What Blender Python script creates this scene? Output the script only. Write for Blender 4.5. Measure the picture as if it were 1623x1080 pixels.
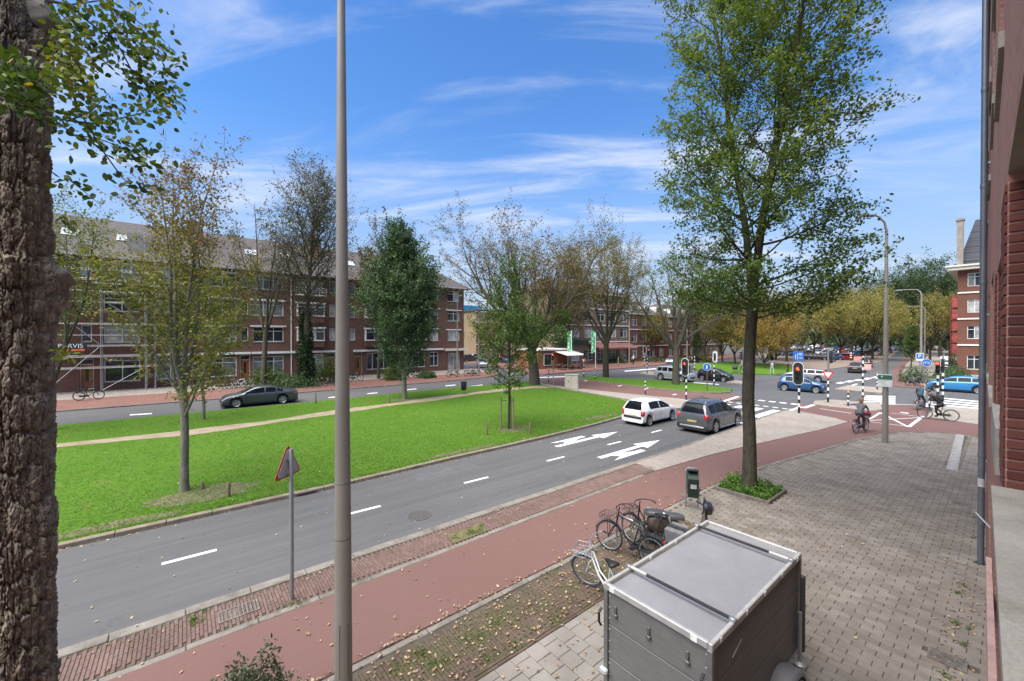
import bpy, bmesh, math, random
import numpy as np
from mathutils import Vector, Matrix, Euler
R = math.radians
for o in list(bpy.data.objects): bpy.data.objects.remove(o)
S = bpy.context.scene
C = S.collection
# ------------------------------------------------------------------ camera
F_PX, CX, HY, CAMH = 640.0, 811.5, 535.0, 5.0          # calibrated from the photograph (1623 px wide)
YAW = math.atan2(1600 - CX, F_PX)                       # camera turned left of the street axis (+Y)
cam = bpy.data.objects.new('camera', bpy.data.cameras.new('camera')); C.objects.link(cam)
cam.data.sensor_width = 36.0; cam.data.lens = F_PX / 1623 * 36
cam.data.clip_start = 0.05; cam.data.clip_end = 5000
cam.location = (0, 0, CAMH)
cam.rotation_euler = (R(90) - math.atan2(5, F_PX), 0, YAW)
S.camera = cam
# ------------------------------------------------------------------ world / sun / exposure
SUN_EL, SUN_AZ = R(63), math.atan2(-0.10, -0.55)        # azimuth: direction towards the sun, (x, y)
w = bpy.data.worlds.new('World'); S.world = w; w.use_nodes = True
nt = w.node_tree; nt.nodes.clear()
def N(t, **k):
    n = nt.nodes.new(t)
    for a, b in k.items(): setattr(n, a, b)
    return n
out = N('ShaderNodeOutputWorld'); bg = N('ShaderNodeBackground'); sky = N('ShaderNodeTexSky')
sky.sky_type = 'NISHITA'; sky.sun_disc = False; sky.sun_elevation = SUN_EL
sky.sun_rotation = SUN_AZ; sky.altitude = 0; sky.air_density = 1.15; sky.dust_density = 0.25; sky.ozone_density = 4.0
bg.inputs[1].default_value = 0.1
tc = N('ShaderNodeTexCoord'); sep = N('ShaderNodeSeparateXYZ'); nt.links.new(tc.outputs['Generated'], sep.inputs[0])
def M(op, a, b=None, c=None):
    n = N('ShaderNodeMath', operation=op)
    for i, v in enumerate((a, b, c)):
        if v is None: continue
        if isinstance(v, (int, float)): n.inputs[i].default_value = v
        else: nt.links.new(v, n.inputs[i])
    return n.outputs[0]
zc = M('ADD', M('MAXIMUM', sep.outputs[2], 0.0), 0.09)
px = M('DIVIDE', sep.outputs[0], zc); py = M('DIVIDE', sep.outputs[1], zc)
comb = N('ShaderNodeCombineXYZ'); nt.links.new(px, comb.inputs[0]); nt.links.new(py, comb.inputs[1])
mp = N('ShaderNodeMapping'); mp0 = N('ShaderNodeMapping'); mp0.inputs['Rotation'].default_value = (0, 0, R(-44)); nt.links.new(comb.outputs[0], mp0.inputs[0])
mp.inputs['Scale'].default_value = (0.55, 1.5, 1); mp.inputs['Location'].default_value = (2.3, 0.9, 0)
nt.links.new(mp0.outputs[0], mp.inputs[0])
n1 = N('ShaderNodeTexNoise'); n1.inputs['Scale'].default_value = 1.25; n1.inputs['Detail'].default_value = 10; n1.inputs['Roughness'].default_value = 0.58; n1.inputs['Distortion'].default_value = 0.9
nt.links.new(mp.outputs[0], n1.inputs['Vector'])
n2 = N('ShaderNodeTexNoise'); n2.inputs['Scale'].default_value = 0.75; n2.inputs['Detail'].default_value = 3
nt.links.new(mp.outputs[0], n2.inputs['Vector'])
def ramp(val, a, b):
    n = N('ShaderNodeMapRange'); n.interpolation_type = 'SMOOTHSTEP'; nt.links.new(val, n.inputs[0])
    n.inputs[1].default_value = a; n.inputs[2].default_value = b
    return n.outputs[0]
mask = M('MULTIPLY', ramp(n1.outputs[0], 0.43, 0.74), ramp(n2.outputs[0], 0.28, 0.50))
low = ramp(sep.outputs[2], 0.46, 0.03)                   # thin veil that thickens towards the horizon all round
veil = N('ShaderNodeMixRGB'); nt.links.new(M('MULTIPLY', low, 0.85), veil.inputs[0]); veil.inputs[2].default_value = (1.7, 2.05, 2.75, 1)
mask = M('MULTIPLY', mask, 0.85)
mix = N('ShaderNodeMixRGB'); nt.links.new(mask, mix.inputs[0]); hs = N('ShaderNodeHueSaturation'); hs.inputs['Saturation'].default_value = 1.24; hs.inputs['Value'].default_value = .87; hs.inputs['Hue'].default_value = .507; nt.links.new(sky.outputs[0], hs.inputs['Color']); nt.links.new(hs.outputs[0], veil.inputs[1]); nt.links.new(veil.outputs[0], mix.inputs[1])
mix.inputs[2].default_value = (3.3, 3.55, 4.1, 1)
nt.links.new(mix.outputs[0], bg.inputs[0]); nt.links.new(bg.outputs[0], out.inputs[0])
sun = bpy.data.objects.new('sun', bpy.data.lights.new('sun', 'SUN')); C.objects.link(sun)
sun.data.energy = 3.5; sun.data.angle = R(62); sun.data.color = (1.0, 0.95, 0.87)
sd = Vector((math.cos(SUN_EL) * 0.02, math.cos(SUN_EL) * -1.0, math.sin(SUN_EL)))
sun.rotation_euler = (-sd).to_track_quat('-Z', 'Y').to_euler(); sun.location = (0, 0, 60)
sky.sun_rotation = math.atan2(sd.x, sd.y)
S.view_settings.view_transform = 'Standard'; S.view_settings.look = 'None'
S.view_settings.gamma = 1; S.view_settings.exposure = 1.40; S.view_settings.use_curve_mapping = False
S.render.engine = 'CYCLES'
# ------------------------------------------------------------------ coordinates: u along the street, v to the left of the camera
def W(u, v, z=0.0): return Vector((-v, u, z))
def G(px, py, z=0.0):
    t = (CAMH - z) / (py - HY); X = (px - CX) * t; Z = F_PX * t
    return (X * math.sin(YAW) + Z * math.cos(YAW), -X * math.cos(YAW) + Z * math.sin(YAW))
def GW(px, py, z=0.0):
    u, v = G(px, py, z); return W(u, v, z)
def D(px, py, Z):                                        # point at a given depth
    X = (px - CX) / F_PX * Z
    return W(X * math.sin(YAW) + Z * math.cos(YAW), -X * math.cos(YAW) + Z * math.sin(YAW), CAMH - (py - HY) / F_PX * Z)
# ------------------------------------------------------------------ tagging
def tag(o, label, cat, group=None):
    o['label'] = label; o['category'] = cat
    if group: o['group'] = group
    return o
def thing(name, label, cat, loc=(0, 0, 0), rz=0, group=None):
    o = bpy.data.objects.new(name, None); C.objects.link(o); o.location = loc; o.rotation_euler = (0, 0, rz); o.empty_display_size = 0.2
    return tag(o, label, cat, group)
def link(name, me, parent=None, kind=None, loc=None, rot=None):
    o = bpy.data.objects.new(name, me); C.objects.link(o)
    if parent is not None: o.parent = parent
    if kind: o['kind'] = kind
    if loc is not None: o.location = loc
    if rot is not None: o.rotation_euler = rot
    return o
def copy_tree(o, parent=None):
    c = o.copy(); C.objects.link(c); c.parent = parent
    if parent is not None: c.matrix_parent_inverse = o.matrix_parent_inverse.copy()
    for ch in KIDS.get(o.name, []): copy_tree(ch, c)
    return c
KIDS = {}
def index_kids(root):
    def rec(o):
        KIDS[o.name] = list(o.children)
        for c in o.children: rec(c)
    rec(root)
# ------------------------------------------------------------------ mesh building
class MB:
    def __init__(s): s.v = []; s.f = []; s.m = []; s.cur = 0
    def add(s, vs, fs):
        o = len(s.v); s.v += [tuple(x) for x in vs]; s.f += [tuple(i + o for i in f) for f in fs]; s.m += [s.cur] * len(fs); return s
    def box(s, c, d, rot=None, bev=0.0):
        x, y, z = d[0] / 2, d[1] / 2, d[2] / 2
        if bev > 0:
            b = min(bev, x * .9, y * .9, z * .9); vs = []; idx = {}
            for sx in (-1, 1):
                for sy in (-1, 1):
                    for sz in (-1, 1):
                        for k, q in enumerate(((x, y - b, z - b), (x - b, y, z - b), (x - b, y - b, z))):
                            idx[(sx, sy, sz, k)] = len(vs); vs.append((sx * q[0], sy * q[1], sz * q[2]))
            I = lambda *a: idx[a]; fs = []
            for q in (-1, 1):
                fs.append([I(q, a, b_, 0) for a, b_ in ((-1, -1), (1, -1), (1, 1), (-1, 1))][::q])
                fs.append([I(a, q, b_, 1) for a, b_ in ((-1, -1), (-1, 1), (1, 1), (1, -1))][::q])
                fs.append([I(a, b_, q, 2) for a, b_ in ((-1, -1), (1, -1), (1, 1), (-1, 1))][::q])
            for a in (-1, 1):
                for b_ in (-1, 1):
                    fs.append([I(a, b_, -1, 0), I(a, b_, 1, 0), I(a, b_, 1, 1), I(a, b_, -1, 1)][::a * b_ * -1 if a * b_ else 1])
                    fs.append([I(a, -1, b_, 0), I(a, 1, b_, 0), I(a, 1, b_, 2), I(a, -1, b_, 2)][::a * b_])
                    fs.append([I(-1, a, b_, 1), I(1, a, b_, 1), I(1, a, b_, 2), I(-1, a, b_, 2)][::-a * b_])
                    for c_ in (-1, 1): fs.append([I(a, b_, c_, 0), I(a, b_, c_, 1), I(a, b_, c_, 2)][::a * b_ * c_])
        else:
            vs = [(sx * x, sy * y, sz * z) for sx in (-1, 1) for sy in (-1, 1) for sz in (-1, 1)]
            fs = [(0, 1, 3, 2), (4, 6, 7, 5), (0, 4, 5, 1), (2, 3, 7, 6), (0, 2, 6, 4), (1, 5, 7, 3)]
        if rot is not None:
            m = rot if isinstance(rot, Matrix) else Euler(rot).to_matrix()
            vs = [m @ Vector(p) for p in vs]
        return s.add([(p[0] + c[0], p[1] + c[1], p[2] + c[2]) for p in vs], fs)
    def bb(s, x0, x1, y0, y1, z0, z1, bev=0.0): return s.box(((x0 + x1) / 2, (y0 + y1) / 2, (z0 + z1) / 2), (abs(x1 - x0), abs(y1 - y0), abs(z1 - z0)), None, bev)
    def tube(s, pts, r, n=8, cap=True, closed=False):
        pts = [Vector(p) for p in pts]; k = len(pts)
        rr = r if hasattr(r, '__len__') else [r] * k
        t0 = (pts[1] - pts[0]).normalized(); up = Vector((0, 0, 1)) if abs(t0.z) < .9 else Vector((1, 0, 0))
        a = t0.cross(up).normalized(); vs = []
        for i, p in enumerate(pts):
            if closed: t = (pts[(i + 1) % k] - pts[i - 1])
            else: t = pts[min(i + 1, k - 1)] - pts[max(i - 1, 0)]
            t.normalize(); a = (a - t * a.dot(t))
            a = a.normalized() if a.length > 1e-6 else t.orthogonal().normalized()
            b = t.cross(a)
            for j in range(n):
                q = 2 * math.pi * j / n; vs.append(p + (a * math.cos(q) + b * math.sin(q)) * rr[i])
        fs = []
        for i in range(k if closed else k - 1):
            i2 = (i + 1) % k
            for j in range(n): fs.append((i * n + j, i * n + (j + 1) % n, i2 * n + (j + 1) % n, i2 * n + j))
        if cap and not closed: fs += [tuple(range(n))[::-1], tuple((k - 1) * n + j for j in range(n))]
        return s.add(vs, fs)
    def lathe(s, prof, n=24, axis='z', c=(0, 0, 0), cap=True):
        vs = []
        for r, h in prof:
            for j in range(n):
                q = 2 * math.pi * j / n; x, y = r * math.cos(q), r * math.sin(q)
                p = {'z': (x, y, h), 'y': (x, h, y), 'x': (h, x, y)}[axis]
                vs.append((p[0] + c[0], p[1] + c[1], p[2] + c[2]))
        k = len(prof); fs = []
        for i in range(k - 1):
            for j in range(n): fs.append((i * n + j, i * n + (j + 1) % n, (i + 1) * n + (j + 1) % n, (i + 1) * n + j))
        if cap: fs += [tuple(range(n))[::-1], tuple((k - 1) * n + j for j in range(n))]
        return s.add(vs, fs)
    def prism(s, poly, z0, z1):
        n = len(poly); vs = [(p[0], p[1], z0) for p in poly] + [(p[0], p[1], z1) for p in poly]
        fs = [tuple(range(n))[::-1], tuple(range(n, 2 * n))] + [(i, (i + 1) % n, n + (i + 1) % n, n + i) for i in range(n)]
        return s.add(vs, fs)
    def mesh(s, name, mats, smooth=False, fix=True):
        me = bpy.data.meshes.new(name); me.from_pydata(s.v, [], s.f)
        for m_ in (mats if isinstance(mats, (list, tuple)) else [mats]): me.materials.append(m_)
        if any(s.m): me.polygons.foreach_set('material_index', s.m)
        if fix:
            b = bmesh.new(); b.from_mesh(me); bmesh.ops.recalc_face_normals(b, faces=b.faces); b.to_mesh(me); b.free()
        if smooth:
            me.polygons.foreach_set('use_smooth', [True] * len(me.polygons))
            if smooth != 'all': me.set_sharp_from_angle(angle=R(smooth if smooth is not True else 38))
        return me
    def build(s, name, mats, parent=None, smooth=False, kind=None, loc=None, rot=None, fix=True):
        return link(name, s.mesh(name, mats, smooth, fix), parent, kind, loc, rot)
def quads_mesh(name, V, mat, rnd=None, smooth=False, nper=4):
    """V: (n, nper, 3) array of separate polygons"""
    n = len(V); me = bpy.data.meshes.new(name)
    me.vertices.add(n * nper); me.vertices.foreach_set('co', np.ascontiguousarray(V, np.float32).ravel())
    me.loops.add(n * nper); me.loops.foreach_set('vertex_index', np.arange(n * nper, dtype=np.int32))
    me.polygons.add(n); me.polygons.foreach_set('loop_start', np.arange(0, n * nper, nper, dtype=np.int32)); 
    me.materials.append(mat)
    if rnd is not None:
        a = me.attributes.new('rnd', 'FLOAT', 'FACE'); a.data.foreach_set('value', np.ascontiguousarray(rnd, np.float32))
    me.update(calc_edges=True)
    return me
def indexed_mesh(name, V, F, mat, rnd=None, smooth=False):
    """V (n,3), F (m,4) quads"""
    me = bpy.data.meshes.new(name)
    me.vertices.add(len(V)); me.vertices.foreach_set('co', np.ascontiguousarray(V, np.float32).ravel())
    me.loops.add(F.size); me.loops.foreach_set('vertex_index', np.ascontiguousarray(F, np.int32).ravel())
    k = F.shape[1]
    me.polygons.add(len(F)); me.polygons.foreach_set('loop_start', np.arange(0, F.size, k, dtype=np.int32))
    me.materials.append(mat)
    if rnd is not None:
        a = me.attributes.new('rnd', 'FLOAT', 'FACE'); a.data.foreach_set('value', np.ascontiguousarray(rnd, np.float32))
    if smooth: me.polygons.foreach_set('use_smooth', np.ones(len(F), dtype=bool))
    me.update(calc_edges=True)
    return me
# ------------------------------------------------------------------ materials
MATS = {}
class NT:
    def __init__(s, name):
        s.m = bpy.data.materials.new(name); s.m.use_nodes = True; s.t = s.m.node_tree; s.t.nodes.clear()
        s.o = s.n('ShaderNodeOutputMaterial'); s.b = s.n('ShaderNodeBsdfPrincipled'); s.l(s.b.outputs[0], s.o.inputs[0])
    def n(s, t, **k):
        x = s.t.nodes.new(t)
        for a, b in k.items(): setattr(x, a, b)
        return x
    def l(s, a, b): s.t.links.new(a, b)
    def co(s, kind='Object', scale=(1, 1, 1), rot=(0, 0, 0)):
        if kind == 'World':
            g = s.n('ShaderNodeNewGeometry').outputs['Position']
        else: g = s.n('ShaderNodeTexCoord').outputs[kind]
        m = s.n('ShaderNodeMapping'); m.inputs['Scale'].default_value = scale; m.inputs['Rotation'].default_value = rot; s.l(g, m.inputs[0]); return m.outputs[0]
    def noise(s, vec, scale, detail=4, rough=.55, dist=0):
        x = s.n('ShaderNodeTexNoise'); x.inputs['Scale'].default_value = scale; x.inputs['Detail'].default_value = detail; x.inputs['Roughness'].default_value = rough; x.inputs['Distortion'].default_value = dist
        s.l(vec, x.inputs['Vector']); return x.outputs[0]
    def ramp(s, val, stops):
        x = s.n('ShaderNodeValToRGB'); e = x.color_ramp.elements
        while len(e) < len(stops): e.new(0.5)
        for i, (p, c) in enumerate(stops): e[i].position = p; e[i].color = (*c, 1)
        s.l(val, x.inputs[0]); return x.outputs[0]
    def mix(s, fac, a, b, mode='MIX'):
        x = s.n('ShaderNodeMixRGB', blend_type=mode)
        for i, v in enumerate((fac, a, b)):
            if isinstance(v, (int, float)): x.inputs[i].default_value = v
            elif isinstance(v, tuple): x.inputs[i].default_value = (*v, 1)
            else: s.l(v, x.inputs[i])
        return x.outputs[0]
    def bump(s, h, strength=.3, dist=.01):
        x = s.n('ShaderNodeBump'); x.inputs['Strength'].default_value = strength; x.inputs['Distance'].default_value = dist; s.l(h, x.inputs['Height']); s.l(x.outputs[0], s.b.inputs['Normal'])
    def set(s, color=None, rough=None, metal=None, spec=None, coat=None):
        for k, v in (('Base Color', color), ('Roughness', rough), ('Metallic', metal), ('Specular IOR Level', spec), ('Coat Weight', coat)):
            if v is None: continue
            if isinstance(v, tuple): s.b.inputs[k].default_value = (*v, 1)
            elif isinstance(v, (int, float)): s.b.inputs[k].default_value = v
            else: s.l(v, s.b.inputs[k])
        return s.m
def vary(c, f): return tuple(min(1, max(0, x * f)) for x in c)
def simple(name, c, rough=.6, metal=0, var=.25, scale=3.0, bump=0, coat=None, spec=None, kind='Object'):
    if name in MATS: return MATS[name]
    t = NT(name); v = t.co(kind)
    h = t.noise(v, scale, 6); col = t.ramp(h, [(.3, vary(c, 1 - var)), (.7, vary(c, 1 + var))])
    if bump: t.bump(t.noise(v, scale * 12, 3), bump, .004)
    MATS[name] = t.set(col, rough, metal, spec, coat); return MATS[name]
def pieces(name, cols, rough=.85, objrand=True, moss=None, bump=.35, dirt=.35, fine=60):
    """bricks, pavers: colour varies piece by piece (object random for single pieces, stored value for joined ones)"""
    t = NT(name); v = t.co('World')
    if objrand: rv = t.n('ShaderNodeObjectInfo').outputs['Random']
    else:
        a = t.n('ShaderNodeAttribute'); a.attribute_name = 'rnd'; rv = a.outputs['Fac']
    k = len(cols); col = t.ramp(rv, [(i / max(1, k - 1), c) for i, c in enumerate(cols)])
    g = t.noise(v, 1.3, 5, .6); col = t.mix(t.ramp(g, [(.35, (0, 0, 0)), (.7, (dirt,) * 3)]), col, vary(cols[0], .55))
    f = t.noise(v, fine, 3, .7); col = t.mix(.55, col, t.ramp(f, [(.2, (.35,) * 3), (.8, (.68,) * 3)]), 'OVERLAY')
    if moss:
        mm = t.noise(v, moss[1], 6, .7); col = t.mix(t.ramp(mm, [(moss[2], (0, 0, 0)), (moss[2] + .12, (moss[3],) * 3)]), col, moss[0])
    t.bump(f, bump, .004)
    MATS[name] = t.set(col, rough, 0, .3); return MATS[name]
# ================================================================== ground materials
def m_asphalt():
    t = NT('asphalt'); v = t.co('World')
    f = t.noise(v, 90, 3, .8); g = t.noise(v, .22, 5, .6); s2 = t.noise(t.co('World', (2.2, .06, 1)), 1.2, 5, .65)
    col = t.ramp(f, [(.25, (.060, .060, .061)), (.75, (.128, .127, .126))])
    col = t.mix(t.ramp(g, [(.35, (0, 0, 0)), (.7, (.45,) * 3)]), col, (.125, .123, .121))
    col = t.mix(t.ramp(s2, [(.44, (0, 0, 0)), (.68, (.6,) * 3)]), col, (.072, .070, .069)); st = t.noise(v, 3.2, 6, .75); col = t.mix(t.ramp(st, [(.60, (0, 0, 0)), (.74, (.45,) * 3)]), col, (.045, .044, .044)); s3 = t.noise(t.co('World', (9, .03, 1)), 1.0, 3, .6); col = t.mix(t.ramp(s3, [(.60, (0, 0, 0)), (.66, (.35,) * 3)]), col, (.05, .05, .05))
    t.bump(f, .3, .006); return t.set(col, .85, 0, .25)
def m_redpath():
    t = NT('red_asphalt'); v = t.co('World')
    f = t.noise(v, 110, 3, .8); g = t.noise(v, .35, 6, .65)
    col = t.ramp(f, [(.2, (.110, .060, .052)), (.8, (.195, .113, .098))])
    col = t.mix(t.ramp(g, [(.4, (0, 0, 0)), (.7, (.5,) * 3)]), col, (.135, .075, .064))
    sp = t.noise(v, 240, 1, .5); col = t.mix(t.ramp(sp, [(.72, (0, 0, 0)), (.76, (.6,) * 3)]), col, (.33, .22, .20))
    t.bump(f, .3, .006); return t.set(col, .88, 0, .2)
def m_grass():
    t = NT('lawn_soil'); v = t.co('World')
    a = t.noise(v, .35, 5, .6); b = t.noise(v, 55, 4, .8); c = t.noise(v, 1.6, 5, .65)
    col = t.ramp(b, [(.25, (.036, .088, .009)), (.75, (.092, .185, .017))])
    col = t.mix(t.ramp(a, [(.35, (0, 0, 0)), (.7, (.55,) * 3)]), col, (.085, .165, .018))
    col = t.mix(t.ramp(c, [(.54, (0, 0, 0)), (.74, (.55,) * 3)]), col, (.15, .155, .05))
    t.bump(b, .35, .02); return t.set(col, .9, 0, .1)
def m_plain(name, c1, c2, scale=3, fine=70, rough=.9, bump=.3, patch=None):
    t = NT(name); v = t.co('World'); f = t.noise(v, fine, 3, .75); g = t.noise(v, scale, 6, .6)
    col = t.ramp(g, [(.3, c1), (.7, c2)]); col = t.mix(.6, col, t.ramp(f, [(.2, (.3,) * 3), (.8, (.7,) * 3)]), 'OVERLAY')
    if patch: col = t.mix(t.ramp(t.noise(v, patch[1], 6, .7), [(patch[2], (0, 0, 0)), (patch[2] + .15, (.8,) * 3)]), col, patch[0])
    t.bump(f, bump, .006); MATS[name] = t.set(col, rough, 0, .25); return MATS[name]
def m_pavetex(name, c1, c2, mortar, bw, bh, rot=0, scale=1.0, off=.5):
    t = NT(name); v = t.co('World', (1, 1, 1), (0, 0, rot)); b = t.n('ShaderNodeTexBrick'); t.l(v, b.inputs['Vector'])
    b.offset = off; b.inputs['Scale'].default_value = scale; b.inputs['Brick Width'].default_value = bw; b.inputs['Row Height'].default_value = bh
    b.inputs['Mortar Size'].default_value = .006; b.inputs['Color1'].default_value = (*c1, 1); b.inputs['Color2'].default_value = (*c2, 1); b.inputs['Mortar'].default_value = (*mortar, 1)
    g = t.noise(v, .6, 6, .65); f = t.noise(v, 50, 3, .7)
    col = t.mix(t.ramp(g, [(.4, (0, 0, 0)), (.75, (.6,) * 3)]), b.outputs['Color'], vary(c1, .7))
    col = t.mix(.5, col, t.ramp(f, [(.2, (.35,) * 3), (.8, (.68,) * 3)]), 'OVERLAY')
    t.bump(b.outputs['Fac'], -.4, .006); MATS[name] = t.set(col, .9, 0, .2); return MATS[name]
ASPH = m_asphalt(); RED = m_redpath(); LAWN = m_grass()
JOINT = m_plain('joint_sand', (.060, .050, .040), (.10, .085, .065), 2, 60, patch=((.045, .070, .020), 2.2, .56))
CONC = m_plain('kerb_concrete', (.145, .130, .110), (.235, .212, .182), 2.5, 60, patch=((.10, .088, .068), 1.5, .5))
DIRT = m_plain('trodden_dirt', (.21, .16, .105), (.34, .27, .19), 1.2, 30, patch=((.10, .15, .04), 2.0, .66))
FARPAVE = m_pavetex('far_paving', (.25, .215, .185), (.31, .27, .235), (.13, .11, .09), .3, .3)
APRON = m_pavetex('apron_paving', (.27, .235, .20), (.35, .305, .26), (.15, .13, .10), .21, .10)
FARRED = m_pavetex('far_red_paving', (.175, .088, .070), (.21, .11, .088), (.12, .065, .055), .21, .1)
PARKPAVE = m_pavetex('parking_paving', (.21, .165, .135), (.26, .21, .175), (.12, .1, .08), .21, .1)
t = NT('road_paint'); v = t.co('World')
MATS['paint'] = t.set(t.mix(t.ramp(t.noise(v, 14, 6, .8), [(.52, (0, 0, 0)), (.70, (.8,) * 3)]), (.70, .70, .68), (.20, .20, .20)), .7, 0, .3); PAINT = MATS['paint']
# ================================================================== ground sheets
def sheet(name, uv, z, mat, kind='structure', parent=None):
    b = MB(); b.add([W(u, v, z) for u, v in uv], [tuple(range(len(uv)))]); me = b.mesh(name, mat)
    if me.polygons[0].normal.z < 0: me.flip_normals()
    o = link(name, me, parent)
    if kind and parent is None: o['kind'] = kind
    return o
def slab(name, uv, z, mat, z0=-.2, parent=None, side=None):
    b = MB(); b.prism([W(u, v)[:2] for u, v in uv], z0, z)
    o = b.build(name, [mat], parent)
    if parent is None: o['kind'] = 'structure'
    return o
def pxs(L, z=0): return [G(x, y, z) for x, y in L]
RZ = -.10
sheet('ground', [(-900, -1500), (3500, -1500), (3500, 2500), (-900, 2500)], -.5, m_plain('ground_far', (.07, .09, .04), (.13, .13, .07), .02, 3))
ROAD = sheet('road', [(-60, -60), (400, -60), (400, 140), (-60, 140)], RZ, ASPH)
# near side: soil bed under the paving, with a curved corner to the side street
corner = [(21.4, 5.4), (25.35, 4.86), (28.3, 4.15), (30.2, 3.2), (31.0, 2.1), (31.1, 1.0), (31.1, -6)]
apr_road = [(13.9, 9.45), (17.75, 9.35), (22.3, 9.5), (28, 9.62), (32.6, 9.62)]
slab('pavement_bed', [(-14, -6), (-14, 9.5)] + [(13.9, 9.5), (14.2, 9.0), (17, 6.2)] + corner, -.022, JOINT)
bikepath = slab('bike_path', [(-14, 6.30), (-14, 8.22), (12, 8.28), (13.72, 8.31), (17.65, 7.95), (21.1, 7.39), (26.9, 6.39), (30.6, 5.95), (31.4, 6.7), (32.45, 8.9), (33.2, 9.7), (35.0, 10.0), (36.4, 9.6), (36.3, 8.0), (36.2, 5.9), (37.7, 5.4), (40.9, 6.0), (41.2, 3.6),
     (36.2, 3.3), (35.4, 1.0), (35.4, -6), (31.1, -6), (31.1, 1.0), (31.0, 2.1), (30.2, 3.2), (28.3, 4.15), (25.35, 4.86), (21.4, 5.4), (17.5, 6.05), (14, 6.34)], -.006, RED)
slab('paved_apron', apr_road[:1] + [(17.75, 9.35), (22.3, 9.5), (28, 9.62), (32.6, 9.62), (33.2, 9.72), (32.4, 8.9), (31.35, 6.75), (30.55, 6.0), (26.9, 6.42), (21.1, 7.43), (17.65, 7.99), (13.7, 8.35)], -.002, APRON)
# median lawn
lawn_edge = [(-30, 14.6), (-2.4, 14.55), (4, 14.55), (8.25, 14.75), (14, 14.9), (18.4, 15.2), (21.5, 15.6), (24, 16.3), (26.2, 18), (27.6, 20), (27.95, 23.1), (28.3, 27), (29.2, 31), (30.1, 34.3)]
slab('median_lawn', [(-30, 34.0)] + lawn_edge + [(20, 34.9), (9, 34.2)], 0.0, LAWN)
slab('crossing_paving', [(29.7, 33.4), (28.75, 27), (28.4, 23), (28.0, 19.7), (26.6, 17.6), (24.9, 16.2), (25.9, 14.9), (28.5, 14.6), (31.9, 15.2), (31, 19), (30.3, 24), (29.9, 29.5), (30.6, 33.6)], -.005, APRON)
slab('crossing_bike_path', [(30.6, 33.6), (29.9, 29.5), (30.3, 24), (31, 19), (31.9, 15.2), (34.4, 13.7), (36.4, 13.6), (37.6, 15.7)] + pxs([(1129, 624), (1078, 620), (1024, 614.5), (966, 607), (918, 601.5)]) + [(36.6, 35.5)], -.03, RED)
slab('grass_island', pxs([(918, 601), (966, 606.5), (1024, 613.7), (1078, 619), (1129.5, 623), (1158, 620.5), (1161, 617.5), (1130, 612), (1102, 608), (1030, 602), (964, 599), (939, 596)]), .02, LAWN)
# dirt path over the lawn
rg = random.Random(3); c = [(-12, 28.6), (-6, 27.9), (0.2, 27.1), (4, 27.5), (7.8, 28.4), (12, 29.0), (16.5, 29.5), (21, 30.2), (25, 30.4), (28.6, 29.6)]
cc = []
for i in range(len(c) - 1):
    for k in range(5): q = k / 5; cc.append((c[i][0] * (1 - q) + c[i + 1][0] * q, c[i][1] * (1 - q) + c[i + 1][1] * q))
cc.append(c[-1])
def wid(i): return .62 + .16 * math.sin(i * .7) + rg.uniform(-.06, .06) + (.5 if i > 42 else 0)
sheet('dirt_path', [(u, v - wid(i)) for i, (u, v) in enumerate(cc)] + [(u, v + wid(i)) for i, (u, v) in reversed(list(enumerate(cc)))], .006, DIRT)
# far side
slab('far_bike_path', [(-40, 41.0), (25, 41.0), (31, 42.0), (34.5, 45), (35.5, 47.6), (-40, 47.6)], -.012, FARRED)
slab('far_pavement', [(-40, 47.61), (35.5, 47.61), (36.5, 60), (36.5, 80), (-40, 80)], 0.0, FARPAVE)
slab('far_pavement_shops', pxs([(862, 594), (905, 590), (985, 584), (1075, 575.5), (1135, 571)]) + [(130, 47), (130, 90), (48, 90)], 0.0, FARRED)
slab('park_lawn', pxs([(1096, 583), (1112, 588.5), (1150, 592), (1240, 594.5), (1264, 590), (1250, 579), (1160, 574), (1102, 577)]), .02, LAWN)
slab('parking_ground', pxs([(1270, 591), (1395, 574), (1412, 566), (1425, 556), (1250, 556), (1180, 562), (1200, 571), (1252, 577)]), -.03, PARKPAVE)
slab('traffic_island', pxs([(1289, 641), (1318, 645), (1348, 648), (1382, 652), (1399, 649), (1396, 640), (1320, 634), (1292, 636)]), .02, APRON)
slab('traffic_island', pxs([(1322, 617), (1398, 623), (1400, 615), (1345, 611)]), .02, APRON)
slab('traffic_island', pxs([(1013, 592), (1030, 595), (1058, 594), (1050, 590), (1025, 589)]), .02, APRON)
slab('traffic_island', pxs([(1150, 606), (1178, 609), (1188, 606), (1165, 603)]), .02, APRON)
slab('side_pavement', [(36.2, 3.25), (43.0, 3.4), (43.3, -12), (35.45, -12), (35.45, 1.0)], .0, APRON)
slab('far_side_bike_path', pxs([(1404, 611), (1410, 600), (1413, 590), (1425, 577), (1446, 562), (1454, 563), (1436, 578), (1430, 592), (1444, 604), (1474, 616)]), -.03, RED)
slab('far_side_pavement', pxs([(1474, 616), (1444, 604), (1430, 592), (1436, 578), (1454, 563), (1485, 548), (1520, 545)]) + [(130, -12), (61, -12), (60.5, 2.2)], 0.0, FARPAVE)
slab('far_verge', pxs([(1385, 561), (1425, 550), (1445, 544), (1418, 544), (1385, 553)]), .02, LAWN)
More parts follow.
